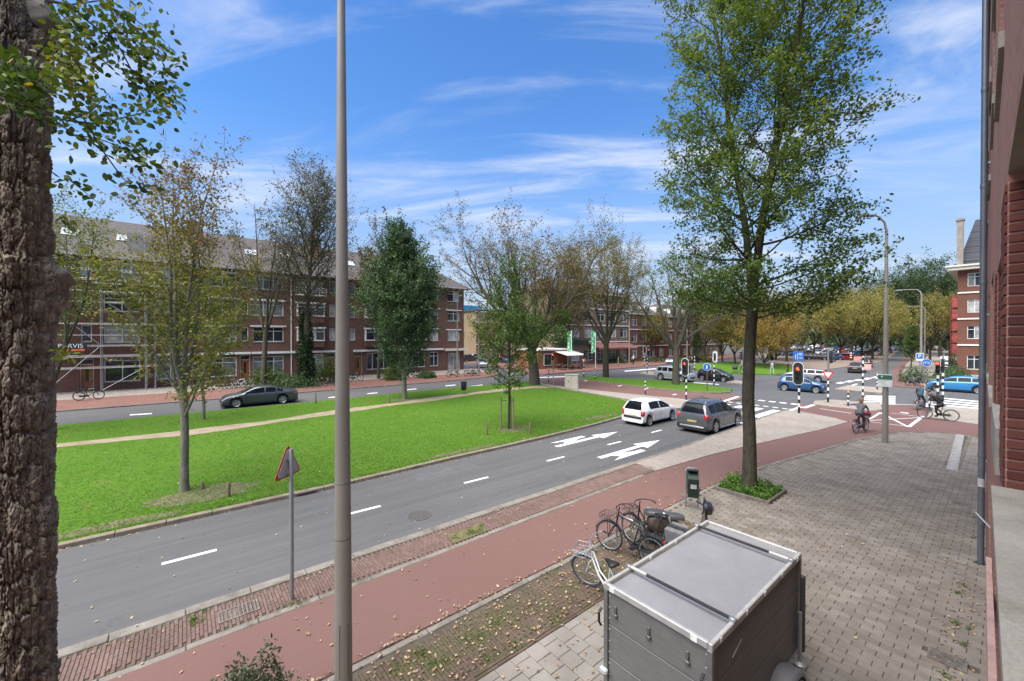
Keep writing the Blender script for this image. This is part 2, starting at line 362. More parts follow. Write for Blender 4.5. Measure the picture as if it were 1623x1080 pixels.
# ---------------------------------------------------------------- road paint
def paint(name, uv, z=RZ + .004, parent=None): return sheet(name, uv, z, PAINT, None, ROAD)
road_h = RZ
for k in range(5):
    u0 = -.42 + 4.0 * k; paint('road_marking', [(u0, 11.93), (u0 + 1.0, 11.9), (u0 + 1.0, 12.02), (u0, 12.05)])
def arrow(u0, v0, turn):
    L = 4.7
    if turn == 0:
        P_ = [(0, -.12), (2.6, -.12), (2.6, -.42), (4.7, 0), (2.6, .42), (2.6, .12), (0, .12)]
        paint('road_arrow', [(u0 + a, v0 - b) for a, b in P_][::-1])
    else:
        P_ = [(0, -.12), (3.0, -.12), (3.0, -.40), (4.7, 0), (3.0, .40), (3.0, .12), (0, .12)]
        paint('road_arrow', [(u0 + a, v0 - b) for a, b in P_][::-1])
        sg = turn
        Q = [(.7, .125), (1.3, .125), (2.0, .34), (2.5, .36), (2.5, .62), (1.15, .62), (.2, .62), (.9, .40)]
        paint('road_arrow', [(u0 + a, v0 - sg * b) for a, b in Q])
arrow(13.6, 10.9, 1); arrow(13.45, 13.3, -1)
for u0, v0, du in ((19.4, 12.05, 1.0), (23.0, 12.0, 2.2)): paint('road_marking', [(u0, v0 - .06), (u0 + du, v0 - .06), (u0 + du, v0 + .06), (u0, v0 + .06)])
paint('stop_line', [(25.6, 9.9), (25.9, 9.9), (25.9, 12.0), (25.6, 12.0)])
for v0 in (10.0, 11.05, 12.2, 13.3): paint('zebra_stripe', [(28.3, v0), (32.2, v0), (32.2, v0 + .5), (28.3, v0 + .5)])
for i in range(9): paint('road_marking', [(33.2, 9.9 + i * .62), (33.45, 9.9 + i * .62), (33.45, 10.25 + i * .62), (33.2, 10.25 + i * .62)])
for i in range(9): paint('road_marking', [(35.9, 10.1 + i * .75), (36.4, 10.1 + i * .75), (36.4, 10.55 + i * .75), (35.9, 10.55 + i * .75)])
def pxpaint(name, L, z=RZ + .004): return sheet(name, [G(x, y, z) for x, y in L], z, PAINT, None, ROAD)
for i in range(5): pxpaint('zebra_stripe', [(1373 + i * .2 - i * 2.6, 627.3 + i * 2.9), (1420, 628.2 + i * 2.9), (1420, 629.8 + i * 2.9), (1371 - i * 2.6, 628.8 + i * 2.9)])
for i in range(5): pxpaint('zebra_stripe', [(1481 - i * 4, 629.5 + i * 3.3), (1590, 639.5 + i * 3.6), (1590, 641.5 + i * 3.6), (1480 - i * 4, 630.9 + i * 3.4)])
for i in range(5): pxpaint('zebra_stripe', [(1324 + i * 14, 607.5 - i * 2.2), (1333 + i * 14, 605.6 - i * 2.2), (1341 + i * 14, 606.6 - i * 2.2), (1333 + i * 14, 608.6 - i * 2.2)])
pxpaint('road_marking', [(1335, 615.5), (1357, 608.5), (1361, 609), (1341, 616)])
for a in ((318, 664, 351, 661), (395, 655.5, 480, 643.5), (205, 657.3, 240, 655.2)): pxpaint('road_marking', [(a[0], a[1]), (a[2], a[3]), (a[2], a[3] + 1.4), (a[0], a[1] + 1.5)])
for i in range(4): pxpaint('road_marking', [(520 + i * 62, 630 - i * 6.2), (536 + i * 62, 628.6 - i * 6.2), (536 + i * 62, 629.7 - i * 6.2), (520 + i * 62, 631.1 - i * 6.2)])
pxpaint('road_marking', [(690, 619), (765, 610), (765, 611.2), (690, 620.4)])
for x0, y0, x1, y1 in ((990, 588, 1040, 584), (1010, 602, 1038, 604), (1100, 606, 1140, 609), (880, 601, 915, 600), (855, 598, 900, 596.5), (1180, 625, 1192, 624), (1165, 630, 1184, 627)): pxpaint('road_marking', [(x0, y0), (x1, y1), (x1, y1 + 1.3), (x0, y0 + 1.3)])
bz = -.006 + .004
def pxline(L, wd, z=bz, name='road_marking'):
    p = [Vector(G(x, y, z)) for x, y in L]
    for a, b in zip(p[:-1], p[1:]):
        d = (b - a).normalized(); n = Vector((-d.y, d.x)) * wd / 2
        sheet(name, [tuple(a - n), tuple(b - n), tuple(b + n), tuple(a + n)], z, PAINT, None, ROAD); z += .0012
pxline([(1380, 664.5), (1396, 654.5), (1440, 677)], .12); pxline([(1441.5, 677), (1464, 660)], .16, bz + .004)
pxline([(1380, 667), (1462, 662)], .08, bz + .002); pxline([(1380, 669), (1438, 676)], .07, bz + .002); pxline([(1412, 655), (1460, 661)], .07, bz + .0065)
pxline([(1411, 641), (1470, 642.5)], .12); pxline([(1274, 647), (1296, 640.2)], .28, bz); pxline([(1300, 648), (1350, 655.5)], .1, bz)
pxline([(1428, 654), (1441, 655.5)], .35, bz); pxline([(1254, 651), (1270, 645)], .25, .003)
for x, y in ((1065, 626), (1021, 616), (978, 612), (925, 604)): pxpaint('road_marking', [(x, y), (x + 6, y - 1.2), (x + 9, y - .9), (x + 3, y + .5)], -.026)
pxline([(1140, 639), (1170, 629)], .3, -.026)
for k, (u0, v0, u1, v1, cc_) in enumerate(((6.2, 13.0, 9.0, 13.9, (.085, .118)), (10.4, 9.9, 11.5, 10.6, (.075, .105)), (2.4, 12.6, 3.3, 13.2, (.075, .11)))):
    pm = m_plain('asphalt_patch_%d' % k, (cc_[0],) * 3, (cc_[1],) * 3, 2, 90); sheet('asphalt_patch', [(u0, v0), (u1, v0 + .05), (u1 - .03, v1), (u0 + .04, v1 - .04)], RZ + .003, pm, None, ROAD)
mh = MB(); mh.lathe([(.33, RZ), (.33, RZ + .008), (.29, RZ + .009), (.28, RZ + .004), (.01, RZ + .006)], 24, 'z', W(5.2, 10.6)); mh.build('manhole_cover', m_plain('manhole_iron', (.05, .047, .044), (.10, .095, .09), 20, 60), ROAD)
WORN = m_plain('worn_soil', (.10, .085, .05), (.19, .16, .095), 3, 40, patch=((.075, .13, .025), 3.2, .47))
rq = random.Random(6)
for cu, cv, ru, rv in ((.5, 16.2, 1.5, .75), (14.0, 17.1, 1.1, .7), (13.8, 30.6, 1.3, .8), (-1.5, 15.0, 1.8, .30), (9.5, 15.15, 2.2, .22), (20.3, 16.2, 1.6, .35)):
    sheet('worn_lawn', [(cu + ru * math.cos(a * .2618) * rq.uniform(.75, 1.15), cv + rv * math.sin(a * .2618) * rq.uniform(.75, 1.15)) for a in range(24)], .005, WORN)
# ---------------------------------------------------------------- kerbs (stones laid one by one)
def along(L, step):
    L = [Vector(p) for p in L]; acc = 0; outp = []; seg = 0; pos = L[0]; d = step
    outp.append(pos.copy())
    for i in range(len(L) - 1):
        a, b = L[i], L[i + 1]; ln = (b - a).length; t = step - acc
        while t <= ln: outp.append(a + (b - a) * (t / ln)); t += step
        acc = ln - (t - step)
    return outp
def kerb(name, line, width, z, z0, mat, step=1.0, side=1, limit=None):
    root = bpy.data.objects.new(name, None); C.objects.link(root); root['kind'] = 'structure'
    p = along(line, step); rr = random.Random(5)
    for a, b in zip(p[:-1], p[1:]):
        d = (b - a); ln = d.length; d.normalize(); n = Vector((-d.y, d.x)) * side
        c = (a + b) / 2 + n * width / 2
        m = MB(); m.box((0, 0, 0), (ln - .012, width, z - z0), None, .012)
        o = m.build('kerb_stone', mat, root); o.location = W(c.x, c.y, (z + z0) / 2 + rr.uniform(-.006, .006))
        o.rotation_euler = (0, 0, math.atan2(d.x, -d.y) + rr.uniform(-.008, .008))
    return root
KERB_L = m_plain('lawn_kerb_stone', (.14, .115, .085), (.25, .205, .155), 2.5, 50, patch=((.07, .075, .035), 1.7, .55))
kerb('lawn_kerb', lawn_edge[1:11], .2, .012, -.16, KERB_L, 1.0, -1)
kerb('road_kerb', [(-4, 9.32), (4, 9.32), (14, 9.30)], .24, .006, -.13, CONC, 1.0, 1)
kerb('apron_kerb', [(14.0, 9.36), (17.75, 9.33), (22.3, 9.48), (28, 9.60), (32.6, 9.60)], .15, .004, -.13, CONC, 1.0, 1)
kerb('island_kerb', [G(*p) for p in ((918, 601.3), (966, 606.8), (1024, 614), (1078, 619.4), (1129.5, 623.3), (1157, 621))], .18, .035, -.13, KERB_L, 1.5, -1)
kerb('bike_path_edging', [(-4, 8.24), (13.6, 8.30)], .14, .004, -.06, CONC, 1.0, 1)
kerb('bike_path_edging', [(-4, 6.15), (14, 6.19), (17.5, 5.92), (21.4, 5.27), (25.3, 4.73), (28.2, 4.0), (30.0, 3.1), (30.85, 2.05), (30.95, 0)], .12, .004, -.06, CONC, .8, 1)
kerb('far_kerb', [(-16, 40.85), (25, 40.85), (31, 41.85)], .15, .0, -.13, CONC, 2.0, 1)
kerb('traffic_island_kerb', [G(*p) for p in ((1289, 641.3), (1318, 645.3), (1348, 648.3), (1382, 652.3), (1400, 649.3))], .14, .03, -.13, KERB_L, 1.0, -1)
kerb('traffic_island_kerb', [G(*p) for p in ((1322, 617.3), (1360, 620.4), (1398, 623.4))], .14, .03, -.13, KERB_L, 1.0, -1)
# dark gutter stones along the road edge
gut = MB(); rr = random.Random(8)
for i in range(86):
    u = -3.6 + i * .205; gut.box(W(u, 9.64 + .0, -.088), (.13, .185, .03), (0, 0, rr.uniform(-.03, .03)), .006)
g_o = gut.build('gutter_stones', m_plain('gutter_stone', (.09, .085, .075), (.19, .175, .15), 3, 60)); g_o['kind'] = 'stuff'; tag(g_o, 'row of small grey gutter stones along the asphalt edge', 'gutter')
# ---------------------------------------------------------------- paving laid piece by piece
def lay(parent_name, base, cells, du, dv, gap, thick, cols, moss, limit=300, jit=.006, fine=60, dirt=.55):
    """cells: (u, v, rot) centres; the pieces that show largest become single objects, the others one joined part"""
    root = bpy.data.objects.new(parent_name, None); C.objects.link(root); root['kind'] = 'structure'
    rr = random.Random(11)
    m1 = pieces(parent_name + '_piece', cols, .88, True, moss, dirt=dirt, fine=fine); m2 = pieces(parent_name + '_rest', cols, .88, False, moss, dirt=dirt, fine=fine)
    proto = MB(); proto.box((0, 0, -thick / 2), (dv - gap, du - gap, thick), None, .007); me = proto.mesh(base, m1)
    pv = np.array([v.co[:] for v in me.vertices]); polys = [list(p.vertices) for p in me.polygons]
    def vis(c):
        p = W(c[0], c[1]); X = p.x * math.cos(YAW) + p.y * math.sin(YAW); Z = -p.x * math.sin(YAW) + p.y * math.cos(YAW)
        if Z < .8: return 0
        x = CX + F_PX * X / Z; y = HY + F_PX * CAMH / Z
        return 1 / Z if (-40 < x < 1640 and y < 1120) else 0
    cells = sorted(cells, key=vis, reverse=True); nsel = limit
    V = []; Fc = []; rn = []; bv = MB()
    for i, (u, v, ro) in enumerate(cells):
        dz = rr.uniform(-jit, jit * .4); tx = rr.uniform(-.012, .012); ty = rr.uniform(-.012, .012); rz = ro + rr.uniform(-.012, .012)
        if i < nsel and vis((u, v)) > 0:
            o = bpy.data.objects.new(base, me); C.objects.link(o); o.parent = root; o.location = W(u, v, dz); o.rotation_euler = (tx, ty, rz)
        else:
            m = Euler((tx, ty, rz)).to_matrix(); q = pv @ np.array(m).T + np.array(W(u, v, dz)); o0 = len(bv.v)
            bv.v += [tuple(a) for a in q]; k = rr.random()
            for p in polys: bv.f.append(tuple(a + o0 for a in p)); rn.append(k)
    if bv.f:
        mm = bpy.data.meshes.new(base + '_field'); mm.from_pydata(bv.v, [], bv.f); mm.materials.append(m2)
        a = mm.attributes.new('rnd', 'FLOAT', 'FACE'); a.data.foreach_set('value', rn)
        link(base + '_field', mm, root, 'stuff')
    return root
def inside(u, v, poly):
    r = False; n = len(poly)
    for i in range(n):
        a, b = poly[i], poly[i - 1]
        if (a[1] > v) != (b[1] > v) and u < (b[0] - a[0]) * (v - a[1]) / (b[1] - a[1]) + a[0]: r = not r
    return r
edge_v = lambda u: 6.13 if u < 14 else (6.17 if u < 14.1 else 0)
cornerpoly = [(6.6, -.2), (6.6, 4.86), (10.6, 4.86), (10.6, 6.12), (14, 6.15), (17.5, 5.88), (21.35, 5.22), (25.2, 4.68), (28.1, 3.95), (29.9, 3.05), (30.7, 2.0), (30.8, -.2)]
cells = []
tree_box = (13.55, 15.1, 4.55, 6.05)
for i in range(int((30.9 - 6.6) / .15)):
    u = 6.68 + i * .15
    for j in range(26):
        v = -.2 + .15 + j * .3 + (.15 if i % 2 else 0)
        if tree_box[0] - .06 < u < tree_box[1] + .06 and tree_box[2] - .1 < v < tree_box[3] + .2: continue
        if not inside(u, v, cornerpoly): continue
        if 9.0 < u < 9.36 and .38 < v < .80: continue
        if 22.5 < u < 31 and 1.15 < v < 1.55: continue
        cells.append((u, v, 0))
PAV = [(.160, .138, .112), (.198, .175, .146), (.218, .192, .162), (.182, .155, .126), (.238, .214, .184)]
MOSS = ((.060, .075, .025), 1.1, .62, .55)
lay('pavement', 'paver', cells, .15, .30, .006, .05, PAV, MOSS, 300, .004)
cells = [(3.0 + .15 + i * .3, 4.71 - j * .3 - (.15 if i % 2 else 0) , 0) for i in range(12) for j in range(10)]
cells += [(3.0 + .15 + i * .3, 4.71 + .075 + .0, 0) for i in range(0)]
lay('tile_pavement', 'paving_tile', cells, .30, .30, .008, .05, [(.215, .195, .165), (.24, .215, .185), (.26, .24, .21)], MOSS, 200, .003)
hb = [(3.0 + .15 + i * .3, 4.785, 0) for i in range(1, 12, 2)]
lay('tile_pavement_edge', 'half_tile', hb, .30, .15, .008, .05, [(.215, .195, .165), (.24, .215, .185), (.26, .24, .21)], MOSS, 200, .003)
BR = [(.090, .060, .044), (.112, .076, .056), (.122, .090, .066), (.104, .080, .059), (.132, .090, .068)]
MOSSB = ((.070, .070, .028), 1.5, .46, .70)
cells = []
for i in range(171):
    u = 1.0 + i * .056
    for j in range(7):
        v = 5.08 + j * .2 + (.1 if i % 2 else 0)
        if v < 6.07: cells.append((u, v, 0))
cells += [(1.0 + k * .2, 4.90 + q * .058, R(90)) for k in range(48) for q in range(2)]
lay('brick_verge', 'brick', cells, .056, .2, .005, .05, BR, MOSSB, 300, .007)
BR2 = [(.130, .082, .066), (.155, .098, .080), (.170, .115, .096), (.142, .098, .082)]
cells = [(-3.6 + i * .056, 8.50 + j * .2 + (.0 if i % 2 else .1), 0) for i in range(314) for j in range(4) if 8.46 < 8.50 + j * .2 + (0 if i % 2 else .1) < 9.28]
lay('brick_strip', 'brick', cells, .056, .2, .005, .05, BR2, ((.08, .075, .03), 1.2, .62, .5), 300, .004)
# tactile strip of ribbed tiles
tp = bpy.data.objects.new('tactile_paving', None); C.objects.link(tp); tp['kind'] = 'structure'
tm = simple('tactile_white', (.30, .285, .262), .85, 0, .15, 6, .2, kind='World'); b = MB(); b.box((0, 0, -.02), (.292, .292, .04), None, .005)
for k in range(5): b.box((-.116 + k * .058, 0, .003), (.022, .29, .008))
tme = b.mesh('ribbed_tile', tm)
for i in range(28):
    link('ribbed_tile', tme, tp, None, W(22.65 + i * .3, 1.35 + .008 * i, .0))
b = MB(); [b.box(W(23.2 + .06 * k, 2.0 + .2 * k, .006), (.30, .10, .01)) for k in range(0)]
# storm drains
def drain(name, u, v, L, Wd, label, rz=0, bars=6):
    t_ = thing(name, label, 'drain', W(u, v, .002), rz)
    b = MB(); fr = .03
    b.bb(-L / 2, L / 2, -Wd / 2, -Wd / 2 + fr, -.03, .012); b.bb(-L / 2, L / 2, Wd / 2 - fr, Wd / 2, -.03, .012); b.bb(-L / 2, -L / 2 + fr, -Wd / 2 + fr, Wd / 2 - fr, -.03, .011); b.bb(L / 2 - fr, L / 2, -Wd / 2 + fr, Wd / 2 - fr, -.03, .011)
    b.build('frame', IRON, t_)
    b = MB(); b.bb(-L / 2 + fr, L / 2 - fr, -Wd / 2 + fr, Wd / 2 - fr, -.03, -.012); b.build('pit', simple('pit_black', (.008, .008, .008), .9), t_)
    for k in range(bars):
        y = -Wd / 2 + fr + (k + .5) * (Wd - 2 * fr) / bars
        b = MB(); b.bb(-L / 2 + fr - .002, L / 2 - fr + .002, y - .011, y + .011, -.011, .009); b.build('bar', IRON, t_)
    return t_
IRON = simple('cast_iron', (.17, .15, .13), .75, .3, .4, 8, .3)
drain('storm_drain', 9.17, .58, .42, .34, 'square iron storm drain sunk in the grey pavers beside the wall', 0, 6)
drain('gully_grate', 18.1, .88, .36, .22, 'narrow rusty gully grate in the pavers by the downpipe wall', 0, 4)
drain('gully_cover', .75, 8.83, .36, .62, 'rusty ribbed gully cover in the red brick strip near the road', 0, 9)
drain('gully_mouth', 3.05, 14.42, .25, .6, 'rusty gully in the lawn kerb at the road edge', 0, 3)
# weedy bare square in the brick strip
sheet('bare_patch', [(5.05, 8.44), (6.15, 8.46), (6.1, 8.95), (5.1, 8.9)], .008, m_plain('weedy_soil', (.09, .075, .04), (.16, .14, .07), 5, 40, patch=((.08, .12, .02), 6, .5)))
# ================================================================== buildings
def m_brick(name, c1, c2, mortar, scale=1.0, bw=.22, bh=.0625, dirt=.3, msize=.006):
    t = NT(name); p = t.n('ShaderNodeNewGeometry').outputs['Position']; sp = t.n('ShaderNodeSeparateXYZ'); t.l(p, sp.inputs[0])
    ad = t.n('ShaderNodeMath', operation='ADD'); t.l(sp.outputs[0], ad.inputs[0]); t.l(sp.outputs[1], ad.inputs[1])
    cb = t.n('ShaderNodeCombineXYZ'); t.l(ad.outputs[0], cb.inputs[0]); t.l(sp.outputs[2], cb.inputs[1])
    b = t.n('ShaderNodeTexBrick'); t.l(cb.outputs[0], b.inputs['Vector']); b.inputs['Scale'].default_value = scale
    b.inputs['Brick Width'].default_value = bw; b.inputs['Row Height'].default_value = bh; b.inputs['Mortar Size'].default_value = msize
    b.inputs['Color1'].default_value = (*c1, 1); b.inputs['Color2'].default_value = (*c2, 1); b.inputs['Mortar'].default_value = (*mortar, 1)
    g = t.noise(p, .35, 6, .6); f = t.noise(p, 9, 5, .7)
    col = t.mix(t.ramp(g, [(.4, (0, 0, 0)), (.7, (dirt,) * 3)]), b.outputs['Color'], vary(c1, .55))
    col = t.mix(.45, col, t.ramp(f, [(.25, (.36,) * 3), (.75, (.64,) * 3)]), 'OVERLAY')
    t.bump(b.outputs['Fac'], -.35, .006); MATS[name] = t.set(col, .9, 0, .2); return MATS[name]
def m_rooftile(name, c1, c2):
    t = NT(name); p = t.n('ShaderNodeNewGeometry').outputs['Position']; sp = t.n('ShaderNodeSeparateXYZ'); t.l(p, sp.inputs[0])
    ad = t.n('ShaderNodeMath', operation='ADD'); t.l(sp.outputs[0], ad.inputs[0]); t.l(sp.outputs[1], ad.inputs[1])
    cb = t.n('ShaderNodeCombineXYZ'); t.l(sp.outputs[1], cb.inputs[0]); t.l(sp.outputs[2], cb.inputs[1])
    b = t.n('ShaderNodeTexBrick'); t.l(cb.outputs[0], b.inputs['Vector']); b.offset = .5; b.inputs['Scale'].default_value = 1; b.inputs['Brick Width'].default_value = .24; b.inputs['Row Height'].default_value = .22
    b.inputs['Mortar Size'].default_value = .03; b.inputs['Mortar Smooth'].default_value = .6
    b.inputs['Color1'].default_value = (*c1, 1); b.inputs['Color2'].default_value = (*c2, 1); b.inputs['Mortar'].default_value = (*vary(c1, .45), 1)
    g = t.noise(p, .5, 6, .6); col = t.mix(t.ramp(g, [(.4, (0, 0, 0)), (.75, (.5,) * 3)]), b.outputs['Color'], vary(c2, .65))
    t.bump(b.outputs['Fac'], -.8, .03); MATS[name] = t.set(col, .8, 0, .3); return MATS[name]
def m_glass(name, tint, rough=.04):
    t = NT(name); p = t.n('ShaderNodeNewGeometry').outputs['Position']
    col = t.ramp(t.noise(p, .8, 4, .6), [(.35, vary(tint, .5)), (.7, vary(tint, 1.5))])
    MATS[name] = t.set(col, rough, 0, .5); return MATS[name]
BRICK = m_brick('brown_brick', (.125, .058, .044), (.175, .084, .062), (.16, .13, .11))
WHITE = simple('white_paint', (.72, .71, .68), .5, 0, .08, 1.5)
CREAM = simple('cream_paint', (.60, .56, .48), .6, 0, .1, 1.5)
ROOF = m_rooftile('roof_tiles', (.095, .083, .080), (.13, .113, .108))
ROOFD = m_rooftile('slate_roof', (.055, .058, .070), (.085, .088, .105))
GLASS = [m_glass('window_glass', (.030, .036, .042)), m_glass('window_glass_pale', (.16, .175, .18), .08), m_glass('window_glass_blinds', (.38, .38, .36), .15)]
WOOD = simple('orange_wood_door', (.24, .085, .022), .45, 0, .3, 2, .1)
DARKWOOD = simple('dark_wood', (.05, .03, .02), .6, 0, .3, 2)
STONE = m_plain('sill_stone', (.22, .198, .168), (.32, .292, .252), 2.0, 80, patch=((.15, .135, .10), 3.0, .55))
CONCB = simple('pale_concrete', (.40, .38, .35), .8, 0, .15, 1, .1, kind='World')
GREYMETAL = simple('galvanised_steel', (.30, .31, .32), .45, .6, .15, 4)
class Frame:
    """facade frame: a runs along the wall, b out of the wall, z up"""
    def __init__(s, org, ang):
        s.o = Vector(org); s.ax = Vector((math.cos(ang), math.sin(ang), 0)); s.bx = Vector((math.sin(ang), -math.cos(ang), 0))
    def p(s, a, b, z): return s.o + s.ax * a + s.bx * b + Vector((0, 0, z))
    def box(s, mb, a0, a1, b0, b1, z0, z1):
        vs = [s.p(a, b, z) for a in (a0, a1) for b in (b0, b1) for z in (z0, z1)]
        mb.add(vs, [(0, 1, 3, 2), (4, 6, 7, 5), (0, 4, 5, 1), (2, 3, 7, 6), (0, 2, 6, 4), (1, 5, 7, 3)])
def wall(fr, a0, a1, z0, z1, holes, depth, mat, parent, name='wall'):
    b = MB(); As = sorted({a0, a1} | {h[0] for h in holes} | {h[1] for h in holes}); Zs = sorted({z0, z1} | {h[2] for h in holes} | {h[3] for h in holes})
    for i in range(len(As) - 1):
        for j in range(len(Zs) - 1):
            ca, cz = (As[i] + As[i + 1]) / 2, (Zs[j] + Zs[j + 1]) / 2
            if any(h[0] < ca < h[1] and h[2] < cz < h[3] for h in holes): continue
            b.add([fr.p(As[i], 0, Zs[j]), fr.p(As[i + 1], 0, Zs[j]), fr.p(As[i + 1], 0, Zs[j + 1]), fr.p(As[i], 0, Zs[j + 1])], [(0, 1, 2, 3)])
    for h in holes:
        q = [(h[0], h[2]), (h[1], h[2]), (h[1], h[3]), (h[0], h[3])]
        for k in range(4):
            (x, z), (x2, z2) = q[k], q[(k + 1) % 4]
            b.add([fr.p(x, 0, z), fr.p(x2, 0, z2), fr.p(x2, -depth, z2), fr.p(x, -depth, z)], [(0, 1, 2, 3)])
    return b.build(name, mat, parent, fix=False)
RW = random.Random(21)
def window(fr, a0, a1, z0, z1, parent, div=2, trans=True, b0=-.12, glass=None, mat=None, sill=True, fw=.07):
    f = MB(); F = lambda x0, x1, y0, y1, dd=.06: fr.box(f, x0, x1, b0 - dd, b0, y0, y1)
    F(a0, a1, z0, z0 + fw); F(a0, a1, z1 - fw, z1); F(a0, a0 + fw, z0 + fw, z1 - fw); F(a1 - fw, a1, z0 + fw, z1 - fw)
    zt = z1 - (z1 - z0) * .28
    for k in range(1, div):
        x = a0 + (a1 - a0) * k / div; F(x - fw * .45, x + fw * .45, z0 + fw, z1 - fw)
    if trans:
        for k in range(div):
            xa = a0 + (a1 - a0) * k / div + fw * (.45 if k else 1); xb = a0 + (a1 - a0) * (k + 1) / div - fw * (.45 if k < div - 1 else 1); F(xa, xb, zt - fw * .4, zt + fw * .4)
    o = f.build('window', mat or WHITE, parent)
    g = MB(); gm = glass if glass is not None else GLASS[RW.choice([0, 0, 1, 1, 2, 2])]
    for k in range(div):
        xa = a0 + (a1 - a0) * k / div; xb = a0 + (a1 - a0) * (k + 1) / div
        g = MB(); j = RW.uniform(-.004, .004); g.add([fr.p(xa, b0 - .035 + j, z0 + .02), fr.p(xb, b0 - .035 - j, z0 + .02), fr.p(xb, b0 - .035 - j, z1 - .02), fr.p(xa, b0 - .035 + j, z1 - .02)], [(0, 1, 2, 3)])
        g.build('pane', gm if RW.random() < .75 else GLASS[0], o, fix=False)
    if sill:
        s_ = MB(); fr.box(s_, a0 - .05, a1 + .05, b0 - .01, .05, z0 - .08, z0 - .004); s_.build('sill', STONE if mat is None else mat, o)
    return o
def strip(fr, name, a0, a1, b0, b1, z0, z1, mat, parent):
    b = MB(); fr.box(b, a0, a1, b0, b1, z0, z1); return b.build(name, mat, parent)
def bay(fr, a0, a1, z0, z1, proud, parent, div=3):
    """shallow projecting window bay: brick apron, white head and frames"""
    root = strip(fr, 'bay', a0, a1, 0.003, proud, z0 - .75, z0, BRICK, parent)
    strip(fr, 'bay_head', a0 - .12, a1 + .12, .004, proud + .12, z1, z1 + .16, WHITE, root)
    strip(fr, 'bay_sill', a0 - .06, a1 + .06, .004, proud + .06, z0, z0 + .07, WHITE, root)
    window(fr, a0, a1, z0 + .07, z1, parent, div, True, proud - .01, None, None, False)
    sd = MB()
    for x in (a0, a1 - .06): fr.box(sd, x, x + .06, .004, proud - .072, z0 + .071, z1 - .001)
    sd.build('bay_cheek', WHITE, root); return root
def door(fr, a0, a1, z1, parent, mat=WOOD, b0=-.25):
    d = MB(); fr.box(d, a0 + .06, a1 - .06, b0 - .05, b0, .06, z1 - .55); o = d.build('door', mat, parent)
    g = MB(); w_ = a1 - a0; fr.box(g, a0 + w_ * .38, a0 + w_ * .62, b0 - .002, b0 + .008, .9, z1 - .8); g.build('door_pane', GLASS[0], o)
    h = MB(); fr.box(h, a1 - .22, a1 - .17, b0, b0 + .06, 1.0, 1.25); h.build('handle', GREYMETAL, o)
    f = MB(); fr.box(f, a0, a0 + .06, b0 - .08, b0 + .03, 0, z1); fr.box(f, a1 - .06, a1, b0 - .08, b0 + .03, 0, z1); fr.box(f, a0 + .06, a1 - .06, b0 - .08, b0 + .03, z1 - .06, z1); fr.box(f, a0 + .06, a1 - .06, b0 - .08, b0 + .03, z1 - .55, z1 - .49)
    f.build('door_frame', DARKWOOD if mat is DARKWOOD else CREAM, o)
    g = MB(); fr.box(g, a0 + .06, a1 - .06, b0 - .05, b0 - .03, z1 - .49, z1 - .06); g.build('fanlight', GLASS[0], o); return o
# ---------------------------------------------------------------- terrace across the street (facade at v = 54)
VF = 54.0
def au(x):                                               # pixel column -> position along that facade
    th = math.atan2(x - CX, F_PX) - YAW; return -VF / math.tan(th) if False else VF / math.tan(-th)
fr = Frame(W(0, VF, 0), R(90))                           # a = u, b = towards the street
EAVE = 12.7
A0, A1 = -24.0, 34.1
bld = thing('apartment_terrace', 'long brown brick four-storey terrace with tiled roof beyond the lawn', 'building', W(5, VF, 0))
def sub(o): o.parent = bld; o.matrix_parent_inverse = Matrix.Translation(-bld.location); return o
class _P:                                                # parts are written in world coordinates
    pass
def world_parent(root):
    bpy.context.view_layer.update()
    inv = Matrix.Translation(-Vector(root.location))
    for o in list(root.children): o.matrix_parent_inverse = inv
F1, F2, F3 = 3.75, 6.75, 9.75                            # floor levels
holes = []; todo = []
def hole(a0, a1, z0, z1, kind='w', div=2): holes.append((a0, a1, z0, z1)); todo.append((a0, a1, z0, z1, kind, div))
WIN = [(-21, -18), (-16.6, -13.6), (-12.0, -9.0), (-5.9, -3.4), (-2.2, 0.0), (2.0, 4.5), (6.05, 9.1), (28.2, 29.6)]
BAYS = [(10.5, 13.5), (18.6, 22.0), (24.2, 27.4)]
for w0, w1 in WIN:
    d_ = 2 if w1 - w0 < 2.6 else 3
    hole(w0, w1, .75, 2.8, 'w', d_)
    for fz in (F1, F2): hole(w0, w1, fz + .75, fz + 2.45, 'w', d_)
    hole(w0, w1, F3 + .75, F3 + 2.3, 'w', 4 if w0 == -5.9 else d_)
for w0, w1 in ((-7.5, -6.6), (.75, 1.65), (4.85, 5.75), (13.8, 14.9), (17.3, 18.3), (22.7, 23.7), (-17.9, -16.95)): hole(w0, w1, 0, 3.0, 'd2' if w0 == .75 else 'd')
for w0, w1 in ((14.2, 14.9), (16.7, 17.4), (-7.4, -6.7), (4.9, 5.6)):
    for fz in (F1, F2, F3): hole(w0, w1, fz + .85, fz + 2.4, 'w', 1)
for w0, w1 in BAYS: hole(w0 + .3, w1, .7, 2.9, 'shop' if w0 == 18.6 else 'w', 3); hole(w0 + .1, w1 - .1, F3 + .75, F3 + 2.3, 'w', 3)
hole(31.2, 33.4, 0, 2.6, 'garage', 1)
for fz in (F1, F2, F3): hole(31.2, 33.3, fz + .75, fz + 2.35, 'w', 2)
wall(fr, A0, A1, -.05, EAVE, holes, .3, BRICK, bld)
for a0, a1, z0, z1, k, d in todo:
    if k == 'w': window(fr, a0, a1, z0, z1, bld, d, d != 1)
    elif k == 'shop': window(fr, a0, a1, z0, z1, bld, 4, False, -.12, GLASS[0])
    elif k == 'd': door(fr, a0, a1, z1, bld)
    elif k == 'd2': door(fr, a0, a1, z1, bld, DARKWOOD)
    elif k == 'garage': window(fr, a0, a1, z0 + .02, z1, bld, 2, False, -.15, GLASS[2], None, False)
